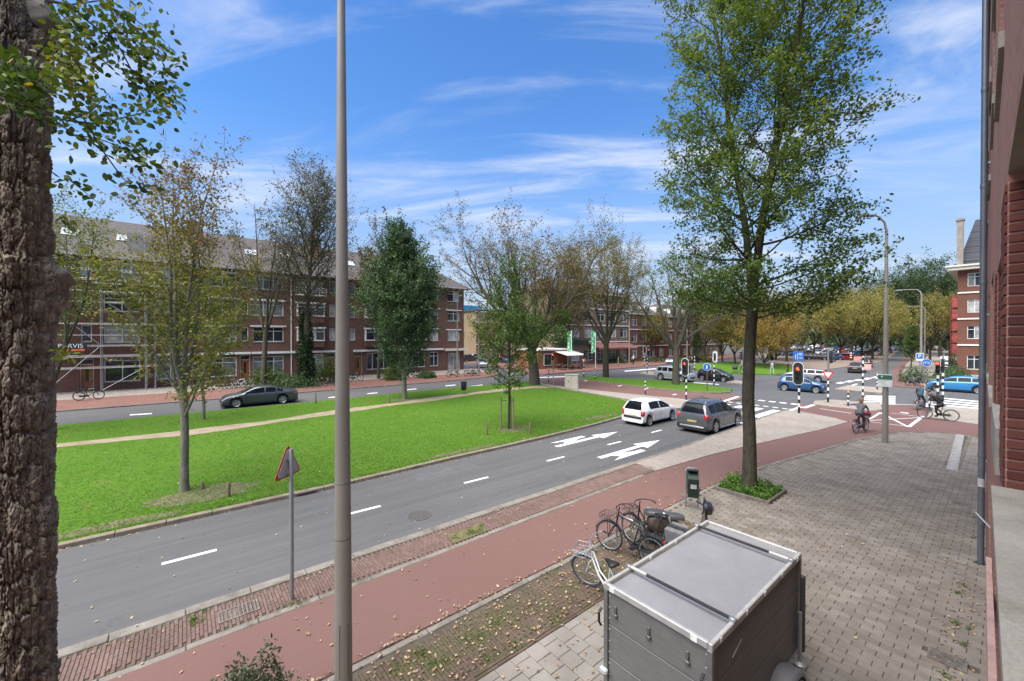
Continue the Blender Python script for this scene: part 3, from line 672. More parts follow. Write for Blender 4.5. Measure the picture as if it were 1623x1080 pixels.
for w0, w1 in WIN:
    for fz in (F1, F2, F3): strip(fr, 'lintel', w0 - .25, w1 + .25, .003, .14, fz + (2.46 if fz < 9 else 2.31), fz + (2.62 if fz < 9 else 2.44), WHITE, bld)
strip(fr, 'balcony_slab', -6.6, .6, .003, .45, F3 + .28, F3 + .42, WHITE, bld)
for w0, w1 in BAYS:
    for fz in (F1, F2): bay(fr, w0, w1, fz + .8, fz + 2.35, .55, bld, 3)
    strip(fr, 'balcony_slab', w0 - .2, w1 + .3, .003, .7, F3 + .3, F3 + .45, WHITE, bld)
    rail = MB()
    if w0 < 12:
        for zz in (.75, 1.0, 1.25): fr.box(rail, w0 - .15, w1 + .25, .62, .66, F3 + zz - .02, F3 + zz + .02)
        for k in range(5): x = w0 - .15 + k * (w1 - w0 + .36) / 4; fr.box(rail, x, x + .04, .615, .665, F3 + .45, F3 + 1.28)
        rail.build('balcony_railing', WHITE, bld)
for a_, b_ in ((-9.0, -2.6), (-2.3, 5.8), (5.9, 15.1), (17.1, 22.4), (22.6, 30.4)): strip(fr, 'ledge', a_, b_, .003, .24, 3.12, 3.36, WHITE, bld)
for a_ in (9.9, -2.9, -12.6): 
    dp = MB(); dp.tube([fr.p(a_, .09, .1), fr.p(a_, .09, EAVE - .4)], .055, 8); dp.build('downpipe', WHITE, bld, True)
for fz in (F1, F2): strip(fr, 'lintel', 30.9, 33.6, .003, .14, fz + 2.36, fz + 2.5, WHITE, bld)
strip(fr, 'ledge', 30.7, 34.3, .003, .7, 2.95, 3.3, CREAM, bld)
side_fr = Frame(W(A1, VF, 0), R(180))                    # gable end facing the cross street
wall(side_fr, 0, 11.0, -.05, EAVE, [], .2, BRICK, bld, 'end_wall')
rb = MB(); rb.add([W(A0, VF - .75, EAVE - .05), W(A1 + .75, VF - .75, EAVE - .05), W(A1 - 6.0, VF + 5.6, EAVE + 4.6), W(A0, VF + 5.6, EAVE + 4.6), W(A1 + .75, VF + 12, EAVE - .05), W(A0, VF + 12, EAVE - .05)],
   [(0, 1, 2, 3), (1, 4, 2), (3, 2, 4, 5), (0, 3, 5)])
roof = rb.build('roof', ROOF, bld)
gt = MB(); fr.box(gt, A0, A1 + .8, .0, .72, EAVE - .32, EAVE - .12); gt.build('eave', simple('eave_dark', (.09, .05, .04), .7), bld)
gt = MB(); fr.box(gt, A0, A1 + .85, .725, .86, EAVE - .26, EAVE - .06); gt.build('gutter', simple('pale_gutter', (.42, .40, .37), .6), bld)
for k in range(48): strip(fr, 'eave_bracket', A0 + 10 + k, A0 + 10.12 + k, .1, .7, EAVE - .45, EAVE - .33, WHITE, bld)
def roofp(a, t): return W(a, VF - .75 + 6.35 * t, EAVE - .05 + 4.65 * t)
nrm = Vector((-1 * -1, 0, 0))
for a in (-9.0, -5.2, 5.5, 9.2, 19.6, 21.9, 16.8):
    t0 = .42; p0, p1 = roofp(a, t0), roofp(a + 1.25, t0 + .16); sk = MB(); n_ = Vector((4.65, 0, 6.35)).normalized()
    q = [roofp(a, t0), roofp(a + 1.25, t0), roofp(a + 1.25, t0 + .17), roofp(a, t0 + .17)]
    sk.add([x - n_ * .02 for x in q] + [x + n_ * .09 for x in q], [(0, 1, 2, 3), (4, 5, 6, 7), (0, 1, 5, 4), (1, 2, 6, 5), (2, 3, 7, 6), (3, 0, 4, 7)])
    so = sk.build('skylight', GREYMETAL, roof); gq = [roofp(a + .08, t0 + .012), roofp(a + 1.17, t0 + .012), roofp(a + 1.17, t0 + .158), roofp(a + .08, t0 + .158)]
for o in [x for x in roof.children if x.name.startswith('skylight')]: pass
SKYL = m_glass('skylight_glass', (.55, .58, .62), .03)
for a in (-9.0, -5.2, 5.5, 9.2, 19.6, 21.9, 16.8):
    n_ = Vector((4.65, 0, 6.35)).normalized(); gq = [roofp(a + .08, .432), roofp(a + 1.17, .432), roofp(a + 1.17, .578), roofp(a + .08, .578)]
    sk = MB(); sk.add([x + n_ * .096 for x in gq], [(0, 1, 2, 3)]); sk.build('skylight_pane', SKYL, roof)
CHB = m_brick('chimney_brick', (.22, .12, .07), (.28, .16, .10), (.2, .17, .13))
for a in (1.0, 13.2, 24.2, -11): 
    ch = MB(); p = roofp(a, .62); ch.bb(p.x - .55, p.x + .55, p.y - .7, p.y + .7, p.z - 1.0, p.z + 2.1); ch.bb(p.x - .65, p.x + .65, p.y - .8, p.y + .8, p.z + 2.1, p.z + 2.3)
    co = ch.build('chimney', CHB, roof)
# dormer with brick cheek beside the scaffold
dm = MB(); p = roofp(-3.4, .25); dm.bb(p.x - 1.6, p.x + .3, p.y - .9, p.y + .9, p.z - .4, p.z + 1.5); dm.build('dormer', simple('dormer_grey', (.26, .25, .24), .7), roof)
world_parent(bld)
for o in bld.children:
    for c_ in o.children: c_.matrix_parent_inverse = Matrix.Identity(4)
# ---------------------------------------------------------------- generic block building with windows on its street side
def block(name, label, org, ang, width, depth, eave, floors, bays, wallmat, roofmat, roof_h, frame=None, ground_h=3.2, lint=True, flat=False, winmat=None, win_w=1.9, dorm=0, side=False):
    root = thing(name, label, 'building', org); f = Frame(org, ang); hs = []; fh = (eave - ground_h) / max(1, floors - 1)
    for i in range(bays):
        c_ = (i + .5) * width / bays
        for k in range(floors):
            z0 = (.7 if k == 0 else ground_h + (k - 1) * fh + .8); z1 = z0 + (1.9 if k == 0 else min(1.75, fh - 1.1)); hs.append((c_ - win_w / 2, c_ + win_w / 2, z0, z1, k, i))
    wall(f, 0, width, -.05, eave, [h[:4] for h in hs], .25, wallmat, root)
    for h in hs:
        if h[4] == 0 and h[5] % 3 == 1 and floors < 5: door(f, h[0] + .2, h[0] + 1.2, h[3], root) if False else window(f, *h[:4], root, 2, True, -.1, None, winmat, False)
        else: window(f, *h[:4], root, 2, True, -.1, None, winmat, False)
    if lint:
        for k in range(floors):
            z = ground_h + k * fh - .12
            if k < floors - 1: strip(f, 'string_course', 0, width, .003, .12, z, z + .18, WHITE, root)
    sb = MB(); 
    P4 = [f.p(0, 0, 0), f.p(width, 0, 0), f.p(width, -depth, 0), f.p(0, -depth, 0)]
    for a_, b_ in ((1, 2), (2, 3), (3, 0)):
        sb.add([P4[a_] + Vector((0, 0, -.05)), P4[b_] + Vector((0, 0, -.05)), P4[b_] + Vector((0, 0, eave)), P4[a_] + Vector((0, 0, eave))], [(0, 1, 2, 3)])
    sb.build('side_wall', wallmat, root, fix=False)
    rb = MB(); ov = .35; e = eave
    c4 = [f.p(-ov, ov, e), f.p(width + ov, ov, e), f.p(width + ov, -depth - ov, e), f.p(-ov, -depth - ov, e)]
    if flat or roof_h < .3:
        rb.add(c4 + [x + Vector((0, 0, .35)) for x in c4], [(0, 1, 2, 3), (4, 5, 6, 7), (0, 1, 5, 4), (1, 2, 6, 5), (2, 3, 7, 6), (3, 0, 4, 7)])
    else:
        ins = min(depth * .4, roof_h * .9); r = [f.p(ins, -depth * .45, e + roof_h), f.p(width - ins, -depth * .45, e + roof_h)]
        rb.add(c4 + r, [(0, 1, 5, 4), (1, 2, 5), (2, 3, 4, 5), (3, 0, 4), (0, 3, 2, 1)])
    ro = rb.build('roof', roofmat, root)
    strip(f, 'cornice', -.3, width + .3, .004, .3, eave - .3, eave - .02, WHITE, root)
    for k in range(dorm):
        a = (k + .5) * width / dorm; b_ = MB(); f.box(b_, a - 1.1, a + 1.1, -2.6, -.35, eave + .05, eave + 1.75); do = b_.build('dormer', WHITE, root)
        g = MB(); f.box(g, a - .9, a + .9, -.349, -.33, eave + .5, eave + 1.5); g.build('dormer_pane', GLASS[1], do)
    world_parent(root); return root, f
BR_G = m_brick('taupe_brick', (.165, .115, .075), (.20, .145, .10), (.19, .16, .12))
BR_R = m_brick('red_brown_brick', (.15, .055, .036), (.19, .075, .05), (.17, .13, .1))
BR_Y = m_brick('ochre_brick', (.25, .18, .10), (.30, .22, .13), (.26, .22, .16))
AN = R(90)
shop, shf = block('shop_building', 'taupe brick corner block with shop awnings behind the flags', W(50, 50, 0), AN, 22, 12, 13.6, 4, 6, BR_G, ROOF, 2.5, ground_h=4.2, win_w=2.3)
hs1, hf = block('terraced_house', 'three-storey brick house with white windows beside the awning shop', W(72.2, 50, 0), AN, 14, 10, 10.2, 3, 4, BR_R, ROOF, 3.0, dorm=3)
hs2, _ = block('terraced_house', 'dark red brick house with white dormers, middle of the far terrace', W(86.4, 50, 0), AN, 14, 10, 10.0, 3, 4, BR_R, ROOF, 3.2, dorm=2)
hs3, _ = block('terraced_house', 'brick house with white string courses at the park end of the far terrace', W(100.6, 50, 0), AN, 16, 10, 10.2, 3, 5, BR_G, ROOF, 3.2, dorm=3)
oc, _ = block('apartment_block', 'pale ochre brick apartment block across the parking, white upper windows', W(58.0, 86, 0), R(90), 26, 10, 11.8, 4, 8, BR_Y, ROOFD, .2, flat=True)
TURQ = simple('turquoise_mesh_wrap', (.02, .24, .42), .7, 0, .35, 1.2, .3, kind='World')
tq = thing('wrapped_building', 'building wrapped in turquoise scaffold netting at the end of the parking', 'building', W(72, 112, 0))
b = MB(); p = W(72, 122); b.bb(p.x, p.x + 10, p.y - 14, p.y + 6, -.4, 15.5); o = b.build('netting', TURQ, tq)
b = MB()
for k in range(6): b.tube([(p.x + 10.25, p.y - 13 + k * 3.4, -.1), (p.x + 10.25, p.y - 13 + k * 3.4, 16)], .06, 6)
for k in range(6): b.tube([(p.x + 10.25, p.y - 13.2, 1 + k * 2.7), (p.x + 10.25, p.y + 5.2, 1 + k * 2.7)], .05, 6)
b.build('scaffold_frame', GREYMETAL, tq, True)
w_ = MB(); w_.bb(p.x + 10.02, p.x + 10.2, p.y - 3, p.y - 1.4, 2.2, 3.8); w_.build('window', WHITE, tq); world_parent(tq)
# shop front: awnings, sign band, low pavilion
AWN = simple('faded_maroon_awning', (.20, .085, .075), .85, 0, .2, 2); AWN2 = simple('pale_striped_awning', (.50, .46, .42), .85, 0, .2, 2)
def awning(a0, a1, z, dep, mat, label, fr_=shf):
    b = MB(); q = [fr_.p(a0, .05, z), fr_.p(a1, .05, z), fr_.p(a1, dep, z - .95), fr_.p(a0, dep, z - .95)]
    b.add(q + [x - Vector((0, 0, .05)) for x in q], [(0, 1, 2, 3), (4, 5, 6, 7), (0, 1, 5, 4), (1, 2, 6, 5), (2, 3, 7, 6), (3, 0, 4, 7)])
    c_ = (q[0] + q[1]) / 2; t_ = thing('awning', label, 'awning', (c_.x, c_.y, c_.z)); o = b.build('canopy', mat, t_)
    v_ = MB(); fr_.box(v_, a0, a1, dep - .02, dep + .015, z - 1.25, z - .96); v_.build('valance', mat, t_)
    r_ = MB()
    for a in (a0 + .2, a1 - .2): r_.tube([fr_.p(a, .05, z - 1.1), fr_.p(a, dep - .05, z - 1.02)], .025, 6)
    r_.build('support_arm', GREYMETAL, t_); world_parent(t_)
awning(9.0, 17.8, 4.0, 2.6, AWN, 'faded maroon shop awning right of the tree trunk by the crossing'); awning(18.3, 21.8, 3.9, 2.4, AWN, 'short faded maroon awning at the far end of the shop block')
sb = MB(); shf.box(sb, 1, 9, .004, .18, 3.7, 4.5); sgn = sb.build('shop_fascia', simple('dark_green_fascia', (.02, .05, .045), .5), None); tag(sgn, 'dark green fascia board above the corner shop window', 'sign')
pv = thing('cafe_pavilion', 'low brick pavilion with pale flat roof and canopy by the shops', 'building', W(46, 48.5, 0))
b = MB(); c0 = W(44.1, 46.6); b.bb(c0.x - 5, c0.x, c0.y - 1, c0.y + 5.6, -.05, 2.9); b.build('wall', m_brick('orange_brick', (.26, .085, .04), (.32, .12, .06), (.25, .2, .15)), pv)
b = MB(); b.bb(c0.x - 5.2, c0.x + .3, c0.y - 1.2, c0.y + 5.8, 2.902, 3.15); b.build('roof', WHITE, pv)
b = MB(); b.bb(c0.x + .004, c0.x + .06, c0.y + .2, c0.y + 2.0, .5, 2.4); b.build('window', WHITE, pv)
b = MB(); b.bb(c0.x + .062, c0.x + .07, c0.y + .3, c0.y + 1.9, .6, 2.3); b.build('pane', GLASS[0], pv)
b = MB(); q = [(c0.x + .05, c0.y + 2.5, 2.75), (c0.x + .05, c0.y + 7, 2.75), (c0.x + 3.0, c0.y + 7, 2.15), (c0.x + 3.0, c0.y + 2.5, 2.15)]; b.add(q + [(x, y, z - .05) for x, y, z in q], [(0, 1, 2, 3), (4, 5, 6, 7), (0, 1, 5, 4), (1, 2, 6, 5), (2, 3, 7, 6), (3, 0, 4, 7)]); b.build('canopy', AWN2, pv)
b = MB()
for y in (2.7, 4.8, 6.8): b.tube([(c0.x + 2.9, c0.y + y, 0), (c0.x + 2.9, c0.y + y, 2.15)], .04, 6)
b.build('canopy_post', GREYMETAL, pv); world_parent(pv)
# corner block on the right beyond the side street
cb_, cf = block('corner_mansion', 'tall red brick corner block with slate mansard roof and white cornice', W(82.0, 4.5, 0), 0, 18.5, 30, 14.6, 4, 6, BR_R, ROOFD, .1, ground_h=4.0, win_w=1.3)
f2 = Frame(W(112, 4.5, 0), R(-90)); ms = MB()
q = [W(82, 4.5), W(82, -14), W(112, -14), W(112, 4.5)]; ctr = W(97, -4.75)
lo = [Vector((p.x, p.y, 14.98)) for p in q]; hi = [Vector((p.x + (ctr.x - p.x) * .16, p.y + (ctr.y - p.y) * .12, 21.0)) for p in q]
ms.add(lo + hi, [(0, 1, 5, 4), (1, 2, 6, 5), (2, 3, 7, 6), (3, 0, 4, 7), (4, 5, 6, 7)]); mo = ms.build('mansard', ROOFD, cb_); mo.matrix_parent_inverse = Matrix.Translation(-cb_.location)
cn = MB(); cn.bb(-4.5 - .9, 14.6, 81.0, 112.5, 14.1, 14.5); cn.bb(-4.5 - 1.1, 14.8, 80.8, 112.5, 14.52, 14.75); co = cn.build('cornice', CREAM, cb_); co.matrix_parent_inverse = Matrix.Translation(-cb_.location)
dr = MB(); dr.bb(-4.6, -4.0, 81.6, 82.6, 14.8, 20.8); dr.bb(-4.7, -3.9, 81.5, 82.7, 20.81, 21.1); do = dr.build('gable_pier', STONE, cb_); do.matrix_parent_inverse = Matrix.Translation(-cb_.location)
for z0, z1 in ((4.5, 6.6), (8.0, 10.0), (11.2, 13.2)):
    for k in range(5):
        y = 84.5 + k * 5; b = MB(); b.bb(-4.56, -4.502, y, y + 1.3, z0, z1); o = b.build('window', WHITE, cb_); o.matrix_parent_inverse = Matrix.Translation(-cb_.location)
        b = MB(); b.bb(-4.575, -4.562, y + .1, y + 1.2, z0 + .1, z1 - .1); g = b.build('pane', GLASS[0], o); g.matrix_parent_inverse = Matrix.Identity(4)
rdb, _ = block('street_block', 'grey slate-roofed brick block farther along the right pavement', W(114, 3.2, 0), 0, 15, 60, 12.0, 4, 4, BR_R, ROOFD, 4.0)
RSC = simple('red_debris_netting', (.42, .10, .085), .85, 0, .35, 1.5, .2, kind='World')
sc = thing('scaffold_tower', 'scaffold wrapped in red debris netting against the far right block', 'scaffold', W(112.0, 5.2, 0))
b = MB(); pp = W(112.0, 5.2)
for k in range(5): b.bb(pp.x - 1.6, pp.x + 1.1, pp.y - 1.4, pp.y + 8, 2.0 + k * 2.15, 3.75 + k * 2.15)
b.build('netting', RSC, sc); b = MB()
for x in (-1.7, 1.15):
    for y in (-1.5, 3, 8.1): b.tube([(pp.x + x, pp.y + y, 0), (pp.x + x, pp.y + y, 13.4)], .07, 6)
for k in range(6): b.tube([(pp.x - 1.7, pp.y - 1.5, 1.9 + k * 2.15), (pp.x + 1.15, pp.y - 1.5, 1.9 + k * 2.15)], .06, 6)
b.build('frame', simple('rusty_tube', (.22, .06, .04), .7), sc); world_parent(sc)
# ---------------------------------------------------------------- our own facade on the right
KW = math.tan(YAW - math.atan2(1556 - CX, F_PX)); wa = R(90) - math.atan(-KW)
own_org = W(0, -.098, 0)
# a runs along +u (turned slightly left), b points to the street (-x)
ow = Frame(own_org, math.atan2(1.0, -KW)); ow.bx = Vector((-math.sin(math.atan2(1.0, -KW)), math.cos(math.atan2(1.0, -KW)), 0))
OWNB = m_brick('own_red_brick', (.27, .115, .088), (.33, .150, .118), (.30, .24, .20), dirt=.35)
own = thing('own_house', 'red brick house front with stone sills and downpipe beside the pavement', 'building', own_org)
oh = [(-1.6, 3.9, 4.07, 6.0), (4.75, 6.3, 4.33, 5.66), (8.4, 10.4, 4.2, 5.9), (12.4, 14.2, 4.2, 5.9), (1.2, 3.2, 1.2, 3.0), (5.0, 6.6, .9, 2.8), (8.4, 10.2, .9, 2.8), (17, 19, 4.2, 5.9), (17, 19, .9, 2.8),
      (1.0, 3.0, 7.3, 8.8), (4.9, 6.3, 7.3, 8.8), (8.4, 10.2, 8.2, 10), (12.4, 14.0, 8.2, 10), (17, 19, 8.2, 10)]
wl = wall(ow, 7.6, 22.5, -.3, 13.5, [h for h in oh if h[0] > 7.6], .55, OWNB, own); wl = wall(ow, -6, 7.6, -.3, 9.2, [h for h in oh if h[0] < 7.6], .55, OWNB, own)  # unseen top of near part kept low to let sky light onto trunk, trailer
b = MB(); b.add([ow.p(7.6, 0, 9.2), ow.p(7.6, -9, 9.2), ow.p(7.6, -9, 13.5), ow.p(7.6, 0, 13.5)], [(0, 1, 2, 3)]); b.build('added_step_wall', OWNB, own, fix=False)  # wall added to close the step above the lowered part
b = MB(); ow.box(b, -6.2, 7.59, -9, .03, 9.202, 9.45); b.build('lowered_roof', ROOFD, own); b = MB(); ow.box(b, 7.62, 22.7, -9, .03, 13.502, 13.8); b.build('upper_roof', ROOFD, own)
b = MB(); b.add([ow.p(22.5, 0, -.3), ow.p(22.5, -9, -.3), ow.p(22.5, -9, 13.5), ow.p(22.5, 0, 13.5)], [(0, 1, 2, 3)]); b.build('end_wall', OWNB, own, fix=False)
for h in oh[1:]: window(ow, h[0] + .02, h[1] - .02, h[2] + .02, h[3] - .02, own, 2, True, -.32, None, None, False)
b = MB(); ow.box(b, -1.6, 3.9, -2.2, -2.1, 3.0, 6.2); b.build('balcony_back_wall', OWNB, own)
b = MB(); ow.box(b, -1.59, 3.885, -.50, .055, 4.01, 4.085); b.build('parapet_cap', STONE, own)
b = MB(); ow.box(b, -6, 7.6, .004, .05, 2.15, 2.32); b.build('string_course', simple('pink_stone', (.34, .22, .19), .85, 0, .2, 6, .2, kind='World'), own)
for h in oh[1:]:
    b = MB(); ow.box(b, h[0] - .12, h[1] + .1, -.30, .03, h[2] - (.34 if h[0] == 4.75 else .12), h[2] + .003); b.build('sill', STONE, own)
for h in oh[9:]:
    b = MB(); ow.box(b, h[0] - .12, h[1] + .1, .004, .025, h[3], h[3] + .3); b.build('lintel', STONE, own)
# single bricks on the reveals and piers close to the window
BRM = pieces('own_brick_piece', [(.095, .028, .022), (.125, .038, .028), (.15, .050, .038), (.115, .040, .034), (.078, .026, .022)], .85, True, None, fine=90, dirt=.25)
bm_ = MB(); bm_.box((0, 0, 0), (.205, .03, .052), None, .004); bme = bm_.mesh('brick', BRM)
def brick_at(a, b_, z, face, sx=1.0):
    ang = math.atan2(1.0, -KW); o = link('brick', bme, wl); o.location = ow.p(a, b_, z); o.rotation_euler = (RW.uniform(-.01, .01), RW.uniform(-.01, .01), ang + (R(90) if face == 'r' else 0)); o.scale = (sx, 1, 1)
cnt = 0
for (ae, zb, zt, nb) in ((3.9, 4.07, 6.0, 2), (6.3, 4.33, 5.66, 2)):
    n_ = int((zt - zb) / .0625)
    for k in range(n_):
        z = zb + .031 + k * .0625
        for j in range(nb): brick_at(ae + .006, -.108 - j * .2125 - (.106 if k % 2 else 0), z, 'r')
        if k % 2: brick_at(ae + .006, -.056, z, 'r', .48); brick_at(ae + .012 + .056, -.004, z, 'f', .48)
        for j in range(3 if ae < 4 else 2):
            if ae + .11 + j * .2125 + (.1 if k % 2 else 0) < ae + .78: brick_at(ae + .108 + .012 + j * .2125 + (.106 if k % 2 else 0), -.004, z, 'f')
world_parent(own)
for o in own.children:
    for c_ in o.children: c_.matrix_parent_inverse = Matrix.Identity(4)
# downpipe with brackets
dp = thing('downpipe', 'grey zinc downpipe standing off the red brick wall', 'pipe', ow.p(13.6, .085, 0))
b = MB(); p = ow.p(13.6, .085, 0); b.tube([(p.x, p.y, 0), (p.x, p.y, 13.2)], .054, 14); PIPE = simple('zinc_pipe', (.155, .165, .19), .45, .5, .12, 3, kind='World'); b.build('pipe', PIPE, dp, True)
for z in (.9, 2.4, 4.1, 6.2, 8.3, 10.4): b = MB(); b.lathe([(.057, z - .05), (.062, z), (.057, z + .05)], 14, 'z', (p.x, p.y, 0)); b.build('collar', PIPE, dp, True)
b = MB(); b.lathe([(.0565, 1.72), (.0565, 1.9)], 14, 'z', (p.x, p.y, 0)); b.build('pale_band', simple('pipe_band', (.5, .5, .5), .6), dp, True)
b = MB()
for z in (2.3, 5.5, 8.8): b.bb(p.x, p.x + .2, p.y - .012, p.y + .012, z - .02, z + .02)
b.build('bracket', GREYMETAL, dp); world_parent(dp)
lt = thing('wall_bracket', 'grey metal bar bracket sticking out of the wall near the downpipe', 'bracket', ow.p(9.2, .05, 2.2))
b = MB(); a_ = ow.p(9.2, .0, 2.2); c_ = ow.p(9.3, .15, 2.36); b.tube([a_, c_], .013, 6); b.build('arm', GREYMETAL, lt); b = MB(); b.box(c_, (.045, .03, .03)); b.build('tip', simple('bracket_tip', (.2, .19, .18), .6), lt); world_parent(lt)

# ---------------------------------------------------------------- scaffold with banner in front of the terrace
sf = thing('scaffold', 'tube scaffold with planks standing in front of the brick terrace', 'scaffold', W(-5, 53, 0))
TUBE = simple('scaffold_tube', (.38, .38, .37), .4, .5, .15, 3, kind='World'); PLANK = simple('scaffold_plank', (.42, .36, .28), .8, 0, .3, 2, .2, kind='World')
ups = (-9.6, -5.9, -2.9, -2.2)
for a in ups:
    for v_ in (52.1, 53.1):
        b = MB(); b.tube([W(a, v_, 0), W(a, v_, 15.0 if a > -9 and v_ < 53 else 12.4)], .034, 8); b.build('upright', TUBE, sf, True)
for z in (2.2, 4.2, 5.2, 6.2, 8.2, 9.2, 10.3, 11.2):
    for v_ in (52.05, 53.15):
        if v_ > 53 and z in (5.2, 9.2): continue
        b = MB(); b.tube([W(-10.2, v_, z), W(-1.8, v_, z)], .026, 6); b.build('ledger', TUBE, sf, True)
for z in (2.3, 4.3, 6.3, 8.3, 10.4):
    for k in range(3):
        b = MB(); b.box(W(-5.9, 52.28 + k * .3, z), (.24, 8.2, .045)); b.build('plank', PLANK, sf)
for (a, z, a2, z2) in ((-9.4, .2, -6.0, 4.1), (-6.0, 4.4, -9.4, 8.1), (-5.8, 8.4, -3.0, 6.3), (-3.0, 10.3, -5.8, 12.3), (-5.8, .2, -3.0, 2.1)):
    b = MB(); b.tube([W(a, 52.0, z), W(a2, 52.0, z2)], .028, 6); b.build('brace', TUBE, sf, True)
world_parent(sf)
bn = thing('scaffold_banner', 'black banner with white lettering over an orange line, hung on the scaffold', 'banner', W(-7.75, 51.95, 4.1))
b = MB(); b.box((0, 0, 0), (.03, 2.0, .8)); b.build('panel', simple('banner_black', (.02, .02, .022), .6), bn)
b = MB(); b.box((.018, .0, -.22), (.008, 1.7, .20)); b.build('orange_line', simple('banner_orange', (.62, .16, .05), .6), bn)
def text(body, size, mat, parent, loc, rot, name='lettering', ext=.004):
    cu = bpy.data.curves.new(name, 'FONT'); cu.body = body; cu.size = size; cu.extrude = ext; cu.align_x = 'CENTER'; cu.align_y = 'CENTER'
    to = bpy.data.objects.new(name, cu); C.objects.link(to); bpy.context.view_layer.update()
    me = bpy.data.meshes.new_from_object(to.evaluated_get(bpy.context.evaluated_depsgraph_get())); bpy.data.objects.remove(to); bpy.data.curves.remove(cu)
    me.materials.clear(); me.materials.append(mat); return link(name, me, parent, None, loc, rot)
TXTW = simple('lettering_white', (.8, .8, .78), .6)
text('PARVIS', .5, TXTW, bn, (.022, 0, .14), (R(90), 0, R(90)))
# ================================================================== vegetation
def m_leaf(name, cols, trans=.35, attr='rnd', rough=.55):
    t = NT(name); a = t.n('ShaderNodeAttribute'); a.attribute_name = attr; p = t.n('ShaderNodeNewGeometry').outputs['Position']
    k = len(cols); col = t.ramp(a.outputs['Fac'], [(i / max(1, k - 1), c) for i, c in enumerate(cols)])
    col = t.mix(.5, col, t.ramp(t.noise(p, .9, 3), [(.3, (.40,) * 3), (.7, (.62,) * 3)]), 'OVERLAY')
    t.set(col, rough, 0, .3); tr = t.n('ShaderNodeBsdfTranslucent'); t.l(t.mix(1, col, (1.25, 1.35, .6), 'MULTIPLY'), tr.inputs[0])
    mx = t.n('ShaderNodeMixShader'); mx.inputs[0].default_value = trans; t.l(t.b.outputs[0], mx.inputs[1]); t.l(tr.outputs[0], mx.inputs[2]); t.l(mx.outputs[0], t.o.inputs[0])
    MATS[name] = t.m; return t.m
def m_bark(name, c1, c2, moss=None, sc=(9, 9, 1.6), bump=.9, dist=.03):
    t = NT(name); v = t.co('World', sc); h = t.noise(v, 1.6, 7, .68, .6); g = t.noise(t.co('World'), 2.2, 5, .6)
    col = t.ramp(h, [(.32, c1), (.68, c2)])
    if moss: col = t.mix(t.ramp(g, [(.45, (0, 0, 0)), (.65, (.65,) * 3)]), col, moss)
    t.bump(h, bump, dist); MATS[name] = t.set(col, .92, 0, .15); return t.m
BARK = m_bark('bark_grey', (.045, .038, .030), (.13, .115, .092), (.085, .090, .045))
BARK_D = m_bark('bark_dark', (.030, .027, .021), (.085, .075, .058), (.060, .068, .030))
BARK_P = m_bark('bark_pale', (.12, .108, .085), (.25, .23, .19), (.13, .14, .08))
def norm(a): return a / (np.linalg.norm(a, axis=-1, keepdims=True) + 1e-9)
